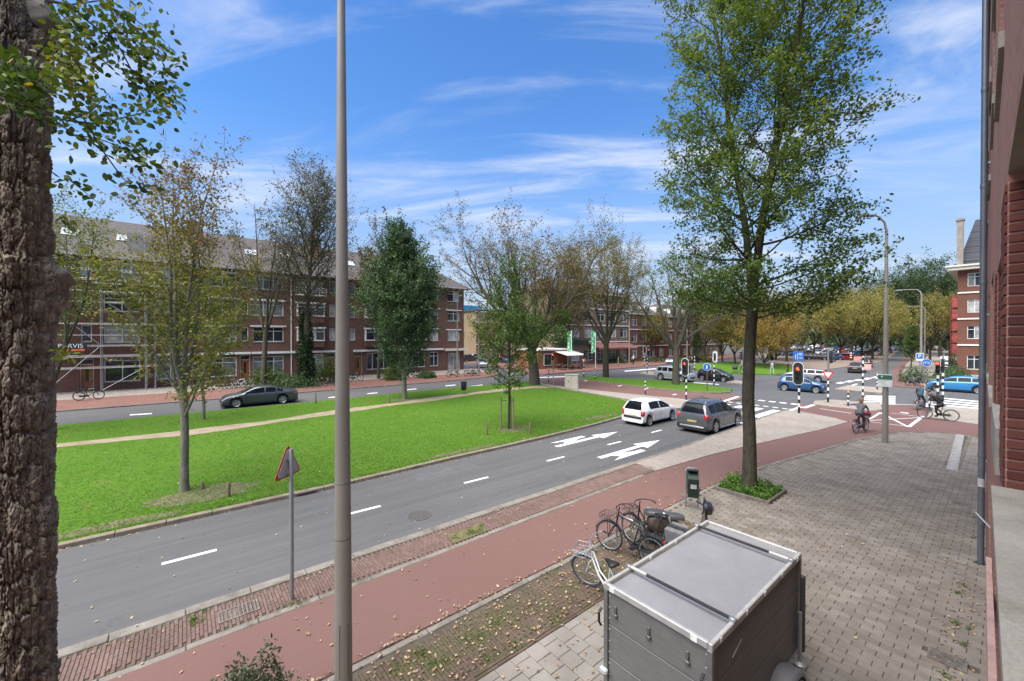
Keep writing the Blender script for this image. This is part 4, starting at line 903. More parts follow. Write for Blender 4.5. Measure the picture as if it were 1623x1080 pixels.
class Tree:
    def __init__(s, seed): s.r = np.random.default_rng(seed); s.br = []; s.tips = []
    def branch(s, start, d, L, r0, lev, up=.1, wob=.12, n=6, r1=None, leaf=True):
        r = s.r; p = np.array(start, float); d = norm(np.array(d, float)); P = [p.copy()]; st = L / n
        for i in range(n):
            d = norm(d + np.array([0, 0, up]) + r.normal(0, wob, 3)); p = p + d * st; P.append(p.copy())
        P = np.array(P); rad = np.linspace(r0, r1 if r1 is not None else max(.004, r0 * .25), n + 1)
        s.br.append((P, rad, lev, leaf)); return P, rad
    def at(s, P, rad, f):
        x = f * (len(P) - 1); i = min(int(x), len(P) - 2); q = x - i
        return P[i] * (1 - q) + P[i + 1] * q, rad[i] * (1 - q) + rad[i + 1] * q, norm(P[i + 1] - P[i])
    def kids(s, P, rad, n, L, ang, lev, f0=.25, f1=1.0, up=.08, wob=.15, seg=5, ratio=.6, lfun=None, leaf=True, az0=None):
        out_ = []
        for k in range(n):
            f = f0 + (f1 - f0) * (k + s.r.random() * .9) / n; f = min(f, .985); p, rr, d = s.at(P, rad, f)
            az = (k * 2.4 + s.r.random() * 1.2) if az0 is None else az0 + k * 2.4
            a = norm(np.cross(d, [0, 0, 1]) if abs(d[2]) < .95 else np.array([1., 0, 0])); b = np.cross(d, a); A = ang if not callable(ang) else ang(f)
            A = A * s.r.uniform(.8, 1.2); dd = d * math.cos(A) + (a * math.cos(az) + b * math.sin(az)) * math.sin(A)
            ln = (L if lfun is None else L * lfun(f)) * s.r.uniform(.75, 1.2)
            out_.append(s.branch(p, dd, ln, max(.005, rr * ratio * min(1, .5 + ln / 4)), lev, up, wob, seg, None, leaf))
        return out_
    def wood(s, name, mat, parent=None, sides=(10, 7, 5, 4, 3), maxlev=9):
        Vs = []; Fs = []; off = 0
        for P, rad, lev, lf in s.br:
            if lev > maxlev: continue
            n = sides[min(lev, len(sides) - 1)]; k = len(P); T = np.gradient(P, axis=0); T = norm(T)
            ref = np.array([.31, .2, .93]) if abs(T[0][2]) < .8 else np.array([1., .1, 0]); A = norm(np.cross(T, ref)); B = np.cross(T, A)
            q = np.arange(n) * 2 * math.pi / n
            ring = P[:, None, :] + rad[:, None, None] * (A[:, None, :] * np.cos(q)[None, :, None] + B[:, None, :] * np.sin(q)[None, :, None])
            Vs.append(ring.reshape(-1, 3)); i = np.arange(k - 1)[:, None]; j = np.arange(n)[None, :]
            Fs.append(np.stack([off + i * n + j, off + i * n + (j + 1) % n, off + (i + 1) * n + (j + 1) % n, off + (i + 1) * n + j], -1).reshape(-1, 4)); off += k * n
        me = indexed_mesh(name, np.concatenate(Vs), np.concatenate(Fs), mat, None, True); return link(name, me, parent)
    def leafpos(s, per_m, lev0, f0=.25, jit=.12, maxn=80000):
        out_ = []
        for P, rad, lev, lf in s.br:
            if lev < lev0 or not lf: continue
            L = np.linalg.norm(np.diff(P, axis=0), axis=1).sum(); n = s.r.poisson(4.2 * per_m * L * (1 - f0))
            if n == 0: continue
            f = s.r.uniform(f0, 1, n) * (len(P) - 1); i = np.minimum(f.astype(int), len(P) - 2); q = (f - i)[:, None]
            out_.append(P[i] * (1 - q) + P[i + 1] * q + s.r.normal(0, jit, (n, 3)))
        A = np.concatenate(out_) if out_ else np.zeros((0, 3)); return A[s.r.permutation(len(A))[:maxn]]
def leaf_quads(rng, C_, size, flat=.6, aspect=.55, droop=.25):
    n = len(C_); N_ = norm(rng.normal(0, 1, (n, 3)) * (1 - flat) + np.array([0, 0, flat]) + rng.normal(0, .25, (n, 3)))
    d = norm(np.cross(N_, rng.normal(0, 1, (n, 3)))); d[:, 2] -= droop * rng.random(n); d = norm(d); b = norm(np.cross(N_, d)); s_ = size * rng.uniform(.6, 1.25, n)[:, None]
    mid = C_ + d * s_ * .42
    return np.stack([C_ - d * s_ * .1, mid + b * s_ * aspect * .5, C_ + d * s_ * .95, mid - b * s_ * aspect * .5], 1)
def crown(tr, name, per_m, lev0, size, mat, parent=None, f0=.25, jit=.12, flat=.55, maxn=80000, bias=None, keep=None, aspect=.6):
    P = tr.leafpos(per_m, lev0, f0, jit, maxn)
    if keep is not None: P = P[keep(P, tr.r)]
    V = leaf_quads(tr.r, P, size, flat, aspect); rnd = tr.r.random(len(P))
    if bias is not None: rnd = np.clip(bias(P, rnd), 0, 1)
    me = quads_mesh(name, V, mat, rnd); return link(name, me, parent)
def put(tr, name, label, loc, bark, per_m, lev0, size, lmat, group=None, cat='tree', rz=0, **k):
    root = thing(name, label, cat, loc, rz, group); tr.wood('trunk', bark, root); crown(tr, 'crown', per_m, lev0, size, lmat, root, **k); return root
# --- builders
def profile_tree(seed, H, r0, clear, Rmax, prof, nb, a_low, a_top, sub=6, up=.06, wob=.10, sub2=0, lean=.02, trunk_seg=14, subang=.7, sublen=.42):
    t_ = Tree(seed); P, rad = t_.branch((0, 0, -.1), (t_.r.normal(0, lean), t_.r.normal(0, lean), 1), H, r0, 0, .12, .03, trunk_seg, .015, False)
    for k in range(nb):
        f = clear / H + (1 - clear / H) * ((k + t_.r.random() * .8) / nb) ** .95; f = min(f, .985); p, rr, d = t_.at(P, rad, f); q = (f * H - clear) / (H - clear)
        L = max(.35, Rmax * prof(q)) * t_.r.uniform(.8, 1.15); el = a_low + (a_top - a_low) * q + t_.r.normal(0, .08); az = k * 2.399 + t_.r.normal(0, .35)
        dd = (math.cos(az) * math.cos(el), math.sin(az) * math.cos(el), math.sin(el))
        L = L / max(.35, math.cos(el) + .1); B = t_.branch(p, dd, L, max(.008, min(rr * .55, .012 * L + .012)), 1, up, wob, 7)
        ns = max(2, int(sub * L / 2.5)); K = t_.kids(B[0], B[1], ns, L * sublen, subang, 2, .15, 1, .06, .16, 4)
        if sub2:
            for c_ in K: t_.kids(c_[0], c_[1], sub2, L * sublen * .5, .7, 3, .2, 1, .05, .2, 3)
    return t_
def vase_tree(seed, H, r0, fork, nl, spread, nsub=7, lsub=.42, sub2=4, sub3=0, up=.10, wob=.07, droop=.02, lean=(0, 0), limb_r=.55):
    t_ = Tree(seed); P, rad = t_.branch((0, 0, -.1), (lean[0], lean[1], 1), fork, r0, 0, .05, .03, 6, r0 * .72, False)
    base = P[-1]; L = (H - fork)
    for k in range(nl):
        az = k * 2 * math.pi / nl + t_.r.normal(0, .3); sp = spread * t_.r.uniform(.55, 1.2) * (.35 if k == nl - 1 and nl > 4 else 1); el = math.pi / 2 - sp
        dd = (math.cos(az) * math.cos(el), math.sin(az) * math.cos(el), math.sin(el)); Lk = L * t_.r.uniform(.85, 1.1) / max(.55, math.sin(el + .15))
        f = t_.r.uniform(.75, .99); st, rr, _d = t_.at(P, rad, f)
        B = t_.branch(st, dd, Lk, r0 * limb_r * t_.r.uniform(.75, 1.1), 1, up, wob, 10, .02, False)
        K = t_.kids(B[0], B[1], nsub, Lk * lsub, .62, 2, .25, 1, up * .8, .12, 6, .55, lambda f_: 1.15 - .75 * f_)
        for c_ in K:
            K2 = t_.kids(c_[0], c_[1], sub2, Lk * lsub * .42, .6, 3, .2, 1, .04, .17, 4, .6)
            if sub3:
                for e in K2: t_.kids(e[0], e[1], sub3, Lk * lsub * .2, .6, 4, .2, 1, .0, .2, 3, .6)
    return t_
GR = lambda *c: list(c)
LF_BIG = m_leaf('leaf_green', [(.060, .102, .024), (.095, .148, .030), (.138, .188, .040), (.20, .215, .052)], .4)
LF_YG = m_leaf('leaf_yellow_green', [(.075, .095, .018), (.12, .14, .022), (.19, .18, .03), (.21, .15, .035), (.16, .085, .03)], .4)
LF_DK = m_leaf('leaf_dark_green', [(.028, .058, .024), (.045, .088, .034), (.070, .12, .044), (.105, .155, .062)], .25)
LF_MID = m_leaf('leaf_mid_green', [(.035, .07, .016), (.06, .105, .022), (.095, .145, .035), (.13, .17, .04)], .35)
LF_BR = m_leaf('leaf_rusty', [(.10, .055, .022), (.14, .09, .03), (.13, .115, .035), (.18, .12, .05)], .35)
LF_OC = m_leaf('leaf_ochre', [(.11, .095, .028), (.16, .135, .035), (.20, .16, .04), (.13, .125, .035)], .35)
LF_AU = m_leaf('leaf_autumn_yellow', [(.24, .21, .07), (.31, .27, .08), (.36, .31, .10), (.20, .21, .07), (.30, .22, .07), (.16, .18, .06)], .4)
LF_OR = m_leaf('leaf_orange', [(.27, .15, .045), (.32, .19, .05), (.22, .17, .05), (.30, .22, .06)], .4)
LF_GY = m_leaf('leaf_greyish', [(.085, .075, .045), (.12, .105, .06), (.10, .10, .05)], .3)
LF_FAR = m_leaf('leaf_far_green', [(.030, .055, .022), (.045, .078, .028), (.07, .10, .035)], .25)
LF_IVY = m_leaf('leaf_ivy', [(.012, .032, .012), (.022, .050, .016), (.04, .075, .022)], .15, rough=.4)
# --- big double-stemmed tree on the pavement
t_ = Tree(41); u0, v0 = 14.25, 5.3
P, rad = t_.branch((0, 0, -.05), (math.cos(YAW) * .035, math.sin(YAW) * .035, 1), 6.4, .20, 0, .03, .028, 10, .155, False)
rad[:3] *= (1.22, 1.08, 1.03)
ax = np.array([math.cos(YAW), math.sin(YAW), 0])         # picture-right direction, to tell the two stems apart
for sgn, L, lean, az0 in ((-1, 14.5, .085, .5), (1, 15.0, .030, 2.1), (-.3, 12, .16, 4.0)):
    st, rr, d = t_.at(P, rad, .97 if abs(sgn) == 1 else .85)
    S_ = t_.branch(st, ax * sgn * lean * 1.5 + np.array([0, 0, 1]) + (np.array([math.sin(YAW), -math.cos(YAW), 0]) * .2 if abs(sgn) < 1 else 0), L, .115 if abs(sgn) == 1 else .08, 1, .05, .035, 14, .02, False)
    nb = 27
    for k in range(nb):
        f = .03 + .95 * (k + t_.r.random() * .8) / nb; p, r_, d = t_.at(S_[0], S_[1], min(f, .98)); az = az0 + k * 2.399
        el = .55 + .55 * f + t_.r.normal(0, .1); el = el if f > .14 else .22 + t_.r.normal(0, .1)
        Lb = (4.3 * (1 - .40 * f) if f > .1 else 3.7) * t_.r.uniform(.75, 1.08); dd = (math.cos(az) * math.cos(el), math.sin(az) * math.cos(el), math.sin(el)); off_ = (p[0] - P[-1][0]) * math.cos(az) + (p[1] - P[-1][1]) * math.sin(az); Lb = min(Lb, max(1.2, (2.75 - off_) / math.cos(el)))
        B = t_.branch(p, dd, Lb, max(.014, r_ * .42), 2, .03, .07, 8)
        K = t_.kids(B[0], B[1], 9, Lb * .42, .62, 3, .22, 1, .02, .12, 5, .5, lambda q: 1.1 - .6 * q)
        for c_ in K: t_.kids(c_[0], c_[1], 4, Lb * .16, .7, 4, .2, 1, 0, .2, 3, .6)
for k in range(8):                                      # leafy sprays at the foot of the crown
    p, r_, d = t_.at(P, rad, .88 + .011 * k); az = k * 2.399 + .4; el = .30 + t_.r.normal(0, .08); Lb = 2.7 * t_.r.uniform(.8, 1.1)
    B = t_.branch(p, (math.cos(az) * math.cos(el), math.sin(az) * math.cos(el), math.sin(el)), Lb, .03, 2, .02, .07, 8); K = t_.kids(B[0], B[1], 10, Lb * .40, .62, 3, .25, 1, .02, .12, 5, .5, lambda q: 1.1 - .6 * q)
    for c_ in K: t_.kids(c_[0], c_[1], 4, Lb * .16, .7, 4, .2, 1, 0, .2, 3, .6)
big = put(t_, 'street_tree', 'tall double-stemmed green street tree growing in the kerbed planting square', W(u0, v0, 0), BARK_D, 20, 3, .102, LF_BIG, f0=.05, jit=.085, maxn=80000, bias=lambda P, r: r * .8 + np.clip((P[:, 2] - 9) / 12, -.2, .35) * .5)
# --- young lawn tree on the left, thin yellow-green crown
t_ = Tree(7); P, rad = t_.branch((0, 0, -.1), (.0, .0, 1), 3.4, .125, 0, .1, .015, 8, .10, False); rad[0] *= 1.2
for k, (az, lean, L, f) in enumerate(((0.2, .06, 8.4, .99), (1.9, .20, 7.2, .97), (3.4, .17, 7.6, .99), (4.9, .24, 6.6, .93), (.9, .50, 4.8, .86), (2.7, .58, 4.2, .8), (5.6, .70, 3.8, .72), (4.0, .50, 4.6, .9))):
    st, rr, d = t_.at(P, rad, f); az += YAW
    S_ = t_.branch(st, (math.cos(az) * math.sin(lean), math.sin(az) * math.sin(lean), math.cos(lean)), L, .075 if L > 6 else .045, 1, .035, .05, 11, .012, False)
    K = t_.kids(S_[0], S_[1], 15, L * .30, .58, 2, .12, 1, .05, .10, 6, .5, lambda q: 1.15 - .8 * q)
    for c_ in K: t_.kids(c_[0], c_[1], 4, L * .13, .6, 3, .2, 1, .03, .15, 3, .6)
put(t_, 'lawn_tree', 'slender lawn tree with thin yellow-green crown browning at the top', W(-.02, 16.9, 0), BARK_P, 16, 2, .105, LF_YG, f0=.15, jit=.10, maxn=14500, bias=lambda P, r: .12 + r * .6 + np.clip((P[:, 2] - 6.5) / 6, 0, .6), keep=lambda P, r: r.random(len(P)) < np.clip(1.25 - np.maximum(0, P[:, 2] - 8.5) * .22, .35, 1))
# --- young staked lawn tree
t_ = profile_tree(12, 9.2, .075, 2.0, 2.1, lambda q: (min(1, .55 + 2.2 * q) if q < .25 else (1 - q) ** .8 * 1.25 + .05), 52, .35, 1.1, 7, .06, .08, 2)
stk = put(t_, 'young_tree', 'young upright dark-leaved tree tied between wooden stakes on the lawn', W(13.76, 17.25, 0), BARK_D, 22, 2, .125, LF_MID, f0=.05, jit=.11, maxn=12500, keep=lambda P, r: r.random(len(P)) < np.clip(1.15 - .5 * (P[:, 2] > 6.5), 0, 1))
for k, (du, dv) in enumerate(((.35, .25), (-.3, .3), (.0, -.42))):
    s_ = thing('tree_stake', 'round wooden stake holding the young lawn tree', 'stake', W(13.76 + du, 17.25 + dv, 0), 0, 'stakes of the young tree'); b = MB(); b.tube([(0, 0, -.1), (0, 0, 1.75)], .04, 8); b.build('post', simple('stake_wood', (.20, .145, .09), .8, 0, .3, 4), s_, True)
    b = MB(); b.tube([(0, 0, 1.55), (W(-du, -dv).x * .8, W(-du, -dv).y * .8, 1.55)], .018, 5); b.build('tie', simple('rubber_tie', (.03, .03, .03), .7), s_)
# --- dense dark hornbeam
t_ = profile_tree(23, 13.2, .20, 1.6, 4.0, lambda q: (.50 + 1.9 * q if q < .22 else .93 * (1 - ((q - .22) / .78)) ** .72 + .05), 92, .55, 1.15, 7, .10, .07, 2, subang=.55)
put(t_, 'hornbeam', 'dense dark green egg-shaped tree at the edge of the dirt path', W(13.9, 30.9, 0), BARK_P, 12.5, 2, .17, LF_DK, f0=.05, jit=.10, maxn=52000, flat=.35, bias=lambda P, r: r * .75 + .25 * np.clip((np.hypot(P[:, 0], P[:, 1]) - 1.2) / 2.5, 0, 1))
# --- rusty tree behind it and tall sparse tree with ivy
t_ = vase_tree(31, 16.6, .2, 4.5, 6, .36, 8, .36, 4, 0, .08, .06)
put(t_, 'street_tree', 'rusty-leaved thin street tree showing above the dark egg-shaped tree', W(18.3, 42.9 + 5.4, 0), BARK, 5.5, 3, .20, LF_BR, f0=.2, jit=.15, maxn=9000)
t_ = profile_tree(33, 21.6, .36, 5.0, 5.2, lambda q: (.55 + 1.2 * q if q < .3 else .95 * (1 - (q - .3) / .7) ** .7 + .06), 46, .62, 1.2, 8, .06, .06, 3)
iv = put(t_, 'street_tree', 'tall thin grey-leaved tree with ivy climbing its trunk by the terrace', W(9.85, 46.4, 0), BARK, 3.4, 2, .19, LF_GY, f0=.15, jit=.16, maxn=15000)
def ivy_cloud(rng, n, rad, h0, h1, taper=.5):
    z = rng.uniform(h0, h1, n); a = rng.uniform(0, 2 * math.pi, n); r = rad * (1 - taper * (z - h0) / (h1 - h0)) * rng.uniform(.7, 1.1, n) * (1 + .25 * np.sin(a * 3 + z * 2)); return np.stack([r * np.cos(a), r * np.sin(a), z], 1)
rng = np.random.default_rng(5)
V = leaf_quads(rng, ivy_cloud(rng, 7000, .85, 0, 7.6), .17, .1, .9); iv_o = link('ivy', quads_mesh('ivy', V, LF_IVY, rng.random(len(V))), iv)
t_ = vase_tree(35, 19.0, .28, 6, 5, .30, 8, .33, 4, 0, .07, .06)
put(t_, 'street_tree', 'half-bare street tree rising over the roof between scaffold and ivy tree', W(6.1, 47.0, 0), BARK, 4.2, 3, .19, LF_GY, f0=.2, jit=.15, maxn=8000)
t_ = vase_tree(36, 11.5, .16, 2.6, 6, .5, 8, .42, 4, 0, .07, .07)
put(t_, 'lawn_tree', 'bushy yellow-green lawn tree in front of the scaffold', W(-5.6, 32.6, 0), BARK, 14, 3, .15, LF_YG, f0=.1, jit=.16, maxn=8500, bias=lambda P, r: r * .45)
t_ = vase_tree(37, 8.6, .10, 2.6, 6, .45, 8, .40, 4, 0, .07, .07)
put(t_, 'lawn_tree', 'yellowing full-crowned tree behind the slender lawn tree', W(.9, 31.0, 0), BARK_P, 12, 3, .15, LF_YG, f0=.1, jit=.16, maxn=5500, bias=lambda P, r: r * .6)
# --- the spreading elm and its neighbours at the crossing
t_ = vase_tree(47, 13.4, .60, 4.4, 10, .90, 11, .45, 5, 3, .09, .05, limb_r=.48)
elm = put(t_, 'elm_tree', 'broad spreading half-bare elm with stout trunk at the lawn corner', W(28.9, 31.8, 0), BARK, 4.2, 3, .17, LF_BR, f0=.25, jit=.16, maxn=26000)
rng = np.random.default_rng(8); blobs = [(2.6, -2.6, 5.6, 1.7), (1.0, -1.2, 6.4, 1.6), (4.3, -1.0, 5.2, 1.3), (-1.5, -2.0, 6.6, 1.3), (3.0, 0.8, 7.0, 1.3), (0.2, -2.4, 4.9, 1.0)]
Pp = np.concatenate([np.array(b_[:3]) + norm(rng.normal(0, 1, (800, 3))) * b_[3] * rng.uniform(.2, 1, (800, 1)) ** .5 * np.array([1, 1, .8]) for b_ in blobs])
link('epicormic_foliage', quads_mesh('epicormic_foliage', leaf_quads(rng, Pp, .21, .4, .7), LF_MID, rng.random(len(Pp))), elm)
t_ = vase_tree(45, 16.2, .42, 5.0, 7, .55, 10, .42, 5, 3, .06, .06, limb_r=.45)
put(t_, 'elm_tree', 'ochre-leaved tree on the grass island near the white flags', W(41.2, 32.0, .02), BARK_D, 5.5, 3, .17, LF_OC, f0=.2, jit=.18, maxn=26000)
t_ = vase_tree(46, 13.6, .40, 4.3, 6, .62, 9, .42, 5, 2, .07, .06, limb_r=.5)
tt = np.array([math.cos(YAW), math.sin(YAW), 0]); B = t_.branch((0, 0, 4.0), tt * .85 + np.array([0, 0, .62]), 10.5, .2, 1, .02, .05, 10, .02, False)
for c_ in t_.kids(B[0], B[1], 10, 3.6, .6, 2, .25, 1, .06, .1, 6, .5): t_.kids(c_[0], c_[1], 5, 1.6, .6, 3, .2, 1, .04, .17, 4, .6)
put(t_, 'elm_tree', 'nearly bare tree with a long leaning limb on the grass island', W(40.5, 22.3, .02), BARK, 2.4, 3, .16, LF_OC, f0=.3, jit=.15, maxn=14000)
# --- shared prototypes for the trees farther off
def proto(t_, bark, lmat, per_m, lev0, size, maxn, jit, keep=None, f0=.15):
    w_ = t_.wood('trunk', bark, None, (8, 5, 4, 3), 3); c_ = crown(t_, 'crown', per_m, lev0, size, lmat, None, f0, jit, .4, maxn); me = (w_.data, c_.data)
    bpy.data.objects.remove(w_); bpy.data.objects.remove(c_); return me
PR = {}
PR['au'] = proto(vase_tree(51, 13, .26, 3.2, 7, .62, 8, .44, 5, 0, .05, .07), BARK_D, LF_AU, 9, 3, .30, 11000, .3)
PR['au2'] = proto(vase_tree(52, 14, .26, 3.6, 7, .52, 8, .44, 5, 0, .05, .07), BARK_D, LF_AU, 6, 3, .30, 8000, .3)
PR['gy'] = proto(vase_tree(53, 16, .28, 4.2, 7, .5, 8, .42, 5, 0, .06, .07), BARK_D, LF_GY, 6, 3, .30, 8000, .3)
PR['dk'] = proto(vase_tree(54, 22, .42, 5.0, 8, .62, 9, .45, 5, 0, .05, .07), BARK_D, LF_FAR, 8, 3, .42, 15000, .45)
PR['or'] = proto(vase_tree(55, 8, .2, 1.4, 8, .85, 8, .5, 5, 0, .05, .08), BARK_D, LF_OR, 12, 2, .24, 11000, .3)
PR['yg'] = proto(vase_tree(56, 12, .24, 2.5, 8, .65, 8, .46, 5, 0, .05, .07), BARK_D, LF_OC, 10, 2, .26, 12000, .3)
PR['sm'] = proto(profile_tree(57, 7, .09, 1.5, 1.9, lambda q: (.6 + 1.6 * q if q < .25 else (1 - q) ** .8 + .1), 40, .4, 1.1, 6, .06, .08, 0), BARK_D, LF_MID, 12, 1, .18, 7000, .14)
def far(kind, px, Z, label, s=1.0, group=None, name='far_tree', rz=None, base=None):
    p = D(px, HY, Z); root = thing(name, label, 'tree', (p.x, p.y, -.05 if base is None else base), 0, group); w_ = link('trunk', PR[kind][0], root); c_ = link('crown', PR[kind][1], root)
    root.rotation_euler = (0, 0, RW.uniform(0, 6.28) if rz is None else rz); root.scale = (s, s, s * RW.uniform(.95, 1.05)); return root
gp = 'trees round the car park'
for px_, Z, kd, s in ((1247, 84, 'au', 1.0), (1222, 96, 'au2', 1.05), (1300, 118, 'gy', 1.05), (1290, 96, 'gy', .8), (1332, 92, 'au', .93), (1350, 88, 'au2', .95), (1366, 98, 'au', 1.05), (1383, 92, 'au2', 1.0), (1398, 108, 'au', 1.0), (1272, 130, 'gy', 1.15), (1335, 140, 'gy', 1.25), (1375, 150, 'gy', 1.3), (1412, 126, 'yg', 1.05), (1200, 110, 'gy', 1.0), (1312, 150, 'gy', 1.3), (1356, 120, 'yg', 1.1)):
    far(kd, px_, Z, {'au': 'full golden-leaved autumn tree standing by the car park', 'au2': 'thin golden-leaved autumn tree standing by the car park', 'gy': 'grey half-bare tree standing behind the car park', 'yg': 'ochre-green rounded tree behind the car park'}[kd], s, gp, 'car_park_tree')
gp = 'dark trees along the far street'
for px_, Z, s in ((1428, 150, 1.0), (1446, 132, .95), (1468, 125, 1.0), (1490, 104, .95), (1507, 112, 1.0), (1438, 190, 1.1), (1475, 160, 1.1), (1502, 150, 1.05)): far('dk', px_, Z, 'large dark green tree along the far street', s, gp, 'avenue_tree')
far('au2', 1474, 82, 'upright golden-green tree beside the far tall lamp post', .85, None, 'street_tree')
far('sm', 1444, 66, 'small green street tree between bike path and parked bicycles', .95, None, 'street_tree')
far('au2', 1521, 118, 'golden tree against the red-netted scaffold', .95, None, 'street_tree')
gp = 'park trees beyond the crossing'
for px_, Z, kd, s in ((1212, 66, 'or', .85), (1224, 74, 'or', .8)): far(kd, px_, Z, 'low orange-leaved tree on the little park lawn', s, gp, 'park_tree')
for px_, Z, s in ((1165, 76, .85), (1187, 72, .8), (1195, 90, 1.05), (1145, 80, .8), (1230, 92, .95)): far('yg', px_, Z, 'ochre-green rounded tree behind the orange park trees', s, gp, 'park_tree')
gp = 'street trees before the far terrace'
for px_, Z, kd, s in ((1098, 84, 'gy', .8), (1118, 92, 'gy', .85), (1030, 88, 'yg', .75), (900, 70, 'gy', .85)): far(kd, px_, Z, {'yg': 'ochre-green street tree before the shops and the far terrace', 'gy': 'half-bare street tree before the shops and the far terrace'}[kd], s, gp, 'street_tree')
far('au2', 752, 108, 'small orange-brown tree before the turquoise netting', .62, None, 'street_tree'); far('yg', 775, 98, 'ochre tree before the pale apartment block, beside the lamp post', .7, None, 'street_tree'); far('sm', 1104, 84, 'small dark conical tree before the far terrace', .9, None, 'street_tree')
far('gy', 1128, 130, 'bare-looking tree rising over the end of the far terrace', 1.0, None, 'far_tree')
# --- distant belt of trees closing the horizon
rng = np.random.default_rng(3); Pb = []
for k in range(520):
    a = rng.uniform(-80, 25); d_ = rng.uniform(240, 330); h_ = rng.uniform(7, 13); c_ = np.array([math.sin(R(a)) * d_, math.cos(R(a)) * d_, h_ * .5]); Pb.append(c_ + norm(rng.normal(0, 1, (60, 3))) * np.array([5, 5, h_ * .55]) * rng.uniform(.5, 1, (60, 1)))
Pb = np.concatenate(Pb); o = link('distant_trees', quads_mesh('distant_trees', leaf_quads(rng, Pb, 1.7, .2, .9), LF_FAR, rng.random(len(Pb)))); o['kind'] = 'stuff'; tag(o, 'distant belt of dark trees closing the view', 'woodland')
# ---------------------------------------------------------------- shrubs and ground plants
def shrub(name, label, loc, rx, h, n, size, mat, group=None, seed=1, cat='shrub', ry=None):
    rng = np.random.default_rng(seed); P = norm(rng.normal(0, 1, (n, 3))) * (rng.uniform(.25, 1, (n, 1)) ** .6); P[:, 2] = np.abs(P[:, 2]); lump = 1 + .28 * np.sin(P[:, :1] * 7 + seed) * np.cos(P[:, 1:2] * 6 + seed); P = P * lump * np.array([rx, ry or rx, h])
    root = thing(name, label, cat, loc, 0, group); link('foliage', quads_mesh('foliage', leaf_quads(rng, P, size, .3, .5), mat, rng.random(n)), root)
    b = MB(); 
    for k in range(5): a = k * 1.26; b.tube([(0, 0, -.05), (math.cos(a) * rx * .3, math.sin(a) * rx * .3, h * .45), (math.cos(a) * rx * .5, math.sin(a) * rx * .5, h * .8)], [.012 * max(1, h), .008 * max(1, h), .003], 4)
    b.build('stem', BARK_D, root); return root
shrub('shrub', 'fine-leaved grey-green shrub rising beside the bike path', W(.55, 5.62, 0), .60, 1.1, 11000, .06, m_leaf('leaf_sage', [(.05, .07, .04), (.08, .10, .055), (.12, .13, .08)], .25), seed=4)
for i, (px_, py_, rx, h, mt, lb) in enumerate(((425, 612, 2.0, 2.2, LF_MID, 'broad green shrub left of the ivy-clad trunk'), (515, 606, 1.7, 3.0, LF_MID, 'tall leafy shrub right of the ivy-clad trunk'), (470, 613, 2.2, 1.3, LF_DK, 'low dark shrub under the ivy-clad trunk'), (625, 602, 1.5, 2.0, LF_MID, 'green shrub behind the dark egg-shaped tree'), (676, 599, 1.2, .8, LF_DK, 'low dark shrub near the leaning board'))):
    shrub('shrub', lb, GW(px_, py_), rx, h, 2400, .2, mt, seed=20 + i)
for i, (px_, py_, rx, h, lb) in enumerate(((1505, 588, 1.2, 2.8, 'clipped dark hedge bush nearest the red netted scaffold'), (1512, 597, 1.6, 1.5, 'low clipped hedge block before the corner mansion'), (1502, 601, 1.8, 1.2, 'rounded hedge by the turquoise car'), (1450, 606, 1.6, 1.9, 'round dark bush beside the parked bicycles'))):
    shrub('hedge', lb, GW(px_, py_), rx, h, 2200, .16, LF_DK, seed=40 + i, cat='hedge')
for i, (px_, py_) in enumerate(((980, 575), (1035, 573), (1085, 574), (1115, 573))): shrub('hedge', 'low green hedge before the far terrace', GW(px_, py_), 2.6, 1.0, 900, .3, LF_MID, 'front garden hedges', 60 + i, 'hedge')
# planting square around the big tree
pl = thing('planting_square', 'square kerbed planting bed full of low green plants round the big tree', 'planter', W(14.32, 5.3, 0))
b = MB(); x0, x1, y0, y1 = -.80, .80, -.78, .78
for (a, c_, d_, e) in ((x0, x1, y0, y0 + .08), (x0, x1, y1 - .08, y1), (x0, x0 + .08, y0 + .081, y1 - .081), (x1 - .08, x1, y0 + .081, y1 - .081)):
    b = MB(); b.bb(a, c_, d_, e, -.05, .09, .008); b.build('edging', simple('grey_edging', (.13, .115, .095), .85, 0, .3, 5, .3), pl)
b = MB(); b.bb(x0 + .08, x1 - .08, y0 + .08, y1 - .08, -.05, .04); b.build('soil', JOINT, pl)
rng = np.random.default_rng(77); P = np.stack([rng.uniform(-.72, .72, 5200), rng.uniform(-.70, .70, 5200), np.zeros(5200)], 1); P[:, 2] = .05 + (.10 + .26 * np.abs(np.sin(P[:, 0] * 4 + 1) * np.cos(P[:, 1] * 3.5))) * rng.random(5200); P = P[np.hypot(P[:, 0], P[:, 1]) > .26]
link('plants', quads_mesh('plants', leaf_quads(rng, P, .075, .35, .55), m_leaf('leaf_herb', [(.06, .12, .02), (.10, .19, .03), (.14, .23, .05)], .35), rng.random(len(P))), pl)['kind'] = 'stuff'
